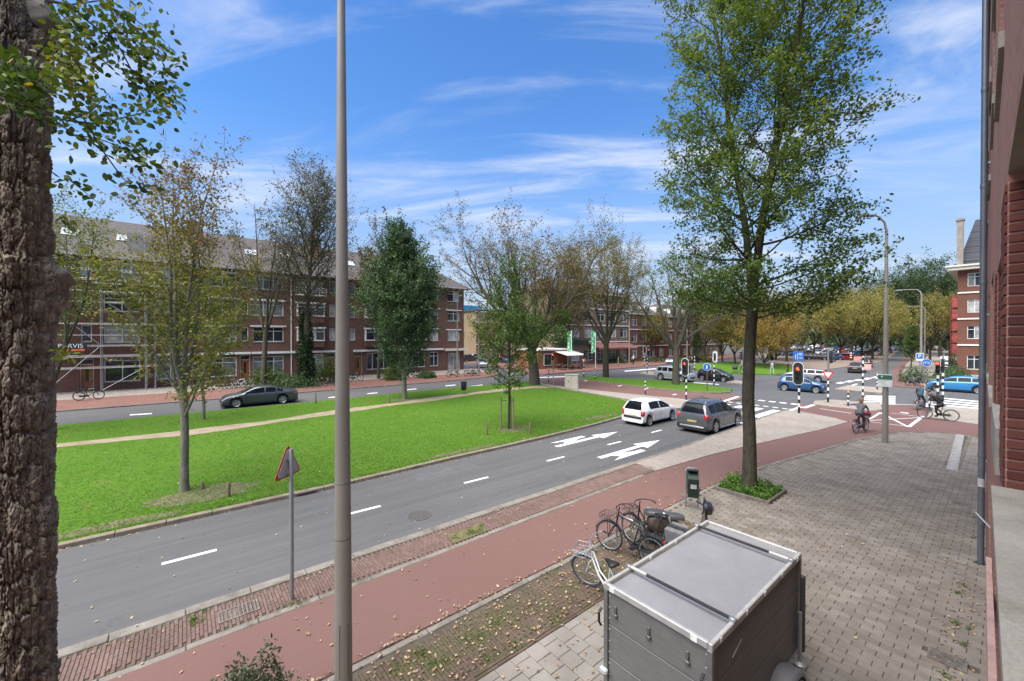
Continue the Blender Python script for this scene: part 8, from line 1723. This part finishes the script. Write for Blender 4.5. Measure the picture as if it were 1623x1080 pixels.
# second cyclist, seen from behind
ra = G(1460, 650); c2 = W(ra[0] + .3, ra[1], -.03); h2 = UP - .15
bicycle('bicycle', 'bicycle with black side bags ridden by the teal-coated cyclist', c2, h2, BGY, lean=0, bags=True, step=True)
person('person', 'cyclist in dark teal coat seen from behind, right arm held out', c2, h2, rider(None, 'out', .05), (cl('teal', (.025, .07, .10)), cl('black', (.02, .02, .022)), cl('black', (.02, .02, .022))), simple('hair_auburn', (.26, .13, .06), .6, 0, .3, 20), False)
s_ = thing('tote_bag', 'pale canvas bag hanging from the shoulder of the teal-coated cyclist', 'bag', c2 + Vector((.20, -.12, 1.05)), h2); b = MB(); b.box((0, 0, .12), (.30, .06, .34), (.15, 0, 0), .02); b.build('bag', cl('canvas', (.50, .46, .40)), s_); b = MB(); b.tube([(-.1, 0, .28), (-.05, .03, .50), (.05, .03, .50), (.1, 0, .28)], .012, 6); b.build('strap', cl('canvas', (.50, .46, .40)), s_)
# third cyclist crossing, dark clothes and backpack
ra, fa_ = G(1508, 668), G(1468, 664); h3 = headuv(ra, fa_); c3 = W((ra[0] + fa_[0]) / 2, (ra[1] + fa_[1]) / 2, -.004)
bicycle('bicycle', 'slim dark bicycle ridden across by the cyclist with a black backpack', c3, h3, simple('bike_green', (.05, .06, .035), .4), lean=0, rack=False)
person('person', 'cyclist in black with a black backpack riding across the red path', c3, h3, rider(None, None, .14), (cl('black', (.02, .02, .022)), cl('black', (.02, .02, .022)), cl('black', (.02, .02, .022))), simple('hair_dark', (.05, .035, .025), .6, 0, .3, 20), False)
s_ = thing('backpack', 'black backpack on the back of the cyclist in black', 'bag', c3 + Vector((0, 0, 1.32)), h3); b = MB(); b.box((-.06, 0, .02), (.24, .34, .46), (0, .55, 0), .09); b.build('pack', cl('pack', (.028, .028, .032)), s_, True); b = MB(); b.box((-.19, 0, -.04), (.06, .22, .22), (0, .55, 0), .03); b.build('pocket', cl('pack', (.028, .028, .032)), s_, True)
# walkers near the park
person('person', 'walker in black on the park lawn edge, one arm lifted beside the pigeons', GW(1249, 594), R(200), stander('lift', .08), (cl('black', (.02, .02, .022)), cl('black', (.02, .02, .022)), cl('black', (.02, .02, .022))), simple('hair_dark', (.05, .035, .025), .6, 0, .3, 20))
person('person', 'walker in pale grey coat on the park lawn path', GW(1224, 593), R(160), stander('down', .14), (cl('pale_grey', (.42, .44, .47)), cl('pale_grey', (.42, .44, .47)), cl('light_shoes', (.5, .45, .4))), simple('hair_grey', (.3, .28, .26), .6, 0, .2, 20))
person('person', 'walker in beige coat pushing a dark pram along the park lawn', GW(1176, 592), R(180), stander('push', .16), (cl('beige', (.36, .28, .20)), cl('jeans', (.06, .08, .13)), cl('light_shoes', (.5, .45, .4))), simple('hair_fair', (.32, .20, .10), .6, 0, .2, 20), True)
s_ = thing('pram', 'dark pram pushed along the park lawn', 'pram', GW(1176, 592) + Vector((-.85, 0, 0)), R(180)); b = MB(); b.lathe([(.02, -.30), (.26, -.26), (.30, 0), (.26, .26), (.02, .30)], 12, 'x', (0.05, 0, .72)); b.build('basket', cl('pram', (.03, .035, .045)), s_, True); b = MB(); b.tube([(-.45, -.2, 1.04), (.25, -.2, .25)], .015, 6); b.tube([(-.45, .2, 1.04), (.25, .2, .25)], .015, 6); b.tube([(-.45, -.2, 1.04), (-.45, .2, 1.04)], .015, 6); b.tube([(.2, -.2, .7), (-.25, -.2, .2)], .015, 6); b.tube([(.2, .2, .7), (-.25, .2, .2)], .015, 6); b.build('frame', GREYMETAL, s_)
for x in (-.25, .25):
    for y in (-.22, .22): b = MB(); torus(b, (x, y, .15), .13, .02, 16, 5); b.build('wheel', TYRE, s_)
person('person', 'walker in dark coat on the pavement before the maroon awning', GW(990, 577), R(-60), stander('down', .14), (cl('black', (.02, .02, .022)), cl('jeans', (.06, .08, .13)), cl('black', (.02, .02, .022))), simple('hair_dark', (.05, .035, .025), .6, 0, .3, 20))
person('person', 'person in white helmet and pale jacket on the kerb by the tan lamp post', GW(1004, 578), R(-90), stander('push', .05), (cl('pale_grey', (.42, .44, .47)), cl('black', (.02, .02, .022)), cl('black', (.02, .02, .022))), simple('helmet_white', (.7, .7, .7), .3, 0, .05))
# pigeons by the walker
for k, (x, y) in enumerate(((1237, 595), (1243, 596), (1233, 594.6), (1240, 594.2))):
    s_ = post('pigeon', 'dark grey pigeon pecking near the walker in black', 'bird', x, y, 0, 'pigeons'); s_.rotation_euler.z = k * 1.4; b = MB(); b.lathe([(.005, -.22), (.03, -.14), (.07, -.04), (.075, .04), (.05, .10), (.028, .14), (.032, .17), (.02, .20), (.006, .23)], 10, 'x', (0, 0, .15)); b.build('body', simple('pigeon_grey', (.07, .075, .085), .7), s_, True); b = MB(); b.tube([(0, -.03, .1), (0.02, -.03, 0)], .006, 4); b.tube([(0, .03, .1), (.02, .03, 0)], .006, 4); b.build('legs', simple('pigeon_leg', (.3, .1, .1), .7), s_)
# ================================================================== labels of look-alikes: told apart by how near they stand to something one can find
REF = {'dark trees along the far street': ('the red-netted scaffold', W(112, 5.2)), 'trees round the car park': ('the blue direction sign', GW(1266, 592)), 'park trees beyond the crossing': ('the dark pram', GW(1176, 592)), 'street trees before the far terrace': ('the brick pavilion', W(46, 48.5)),
       'front garden hedges': ('the tan lamp post', GW(997.5, 578)), 'cars in the car park': ('the blue direction sign', GW(1266, 592)), 'cafe tables': ('the brick pavilion', W(46, 48.5)), 'bicycles by the terrace': ('the wooden terrace doors', W(5.3, 54)), 'bicycles before the far terrace': ('the tan lamp post', GW(997.5, 578)),
       'bicycles by the parking sign': ('the blue parking sign', GW(1458, 607)), 'bicycles at the cross street': ('the leaning board', GW(695, 587)), 'roadworks boards': ('the pale roadworks barrier', GW(1362, 577)), 'cars before the pale apartment block': ('the broad elm', W(28.9, 31.8)), 'cars along the far street': ('the red-netted scaffold', W(112, 5.2)), 'cafe chairs': ('the brick pavilion', W(46, 48.5))}
ORD = ['', 'second ', 'third ', 'fourth ', 'fifth ', 'sixth ', 'seventh ', 'eighth ', 'ninth ', 'tenth ', 'eleventh ', 'twelfth ', 'thirteenth ', 'fourteenth ', 'fifteenth ']
sets = {}
for o in C.objects:
    if o.parent is None and 'label' in o and o.get('group') in REF: sets.setdefault((o['group'], o['label']), []).append(o)
for (g_, l_), L_ in sets.items():
    if len(L_) < 2: continue
    nm, rp_ = REF[g_]; L_.sort(key=lambda o: (Vector(o.location).xy - Vector(rp_).xy).length)
    for k, o in enumerate(L_): o['label'] = f'{l_}, {ORD[k]}nearest {nm}'
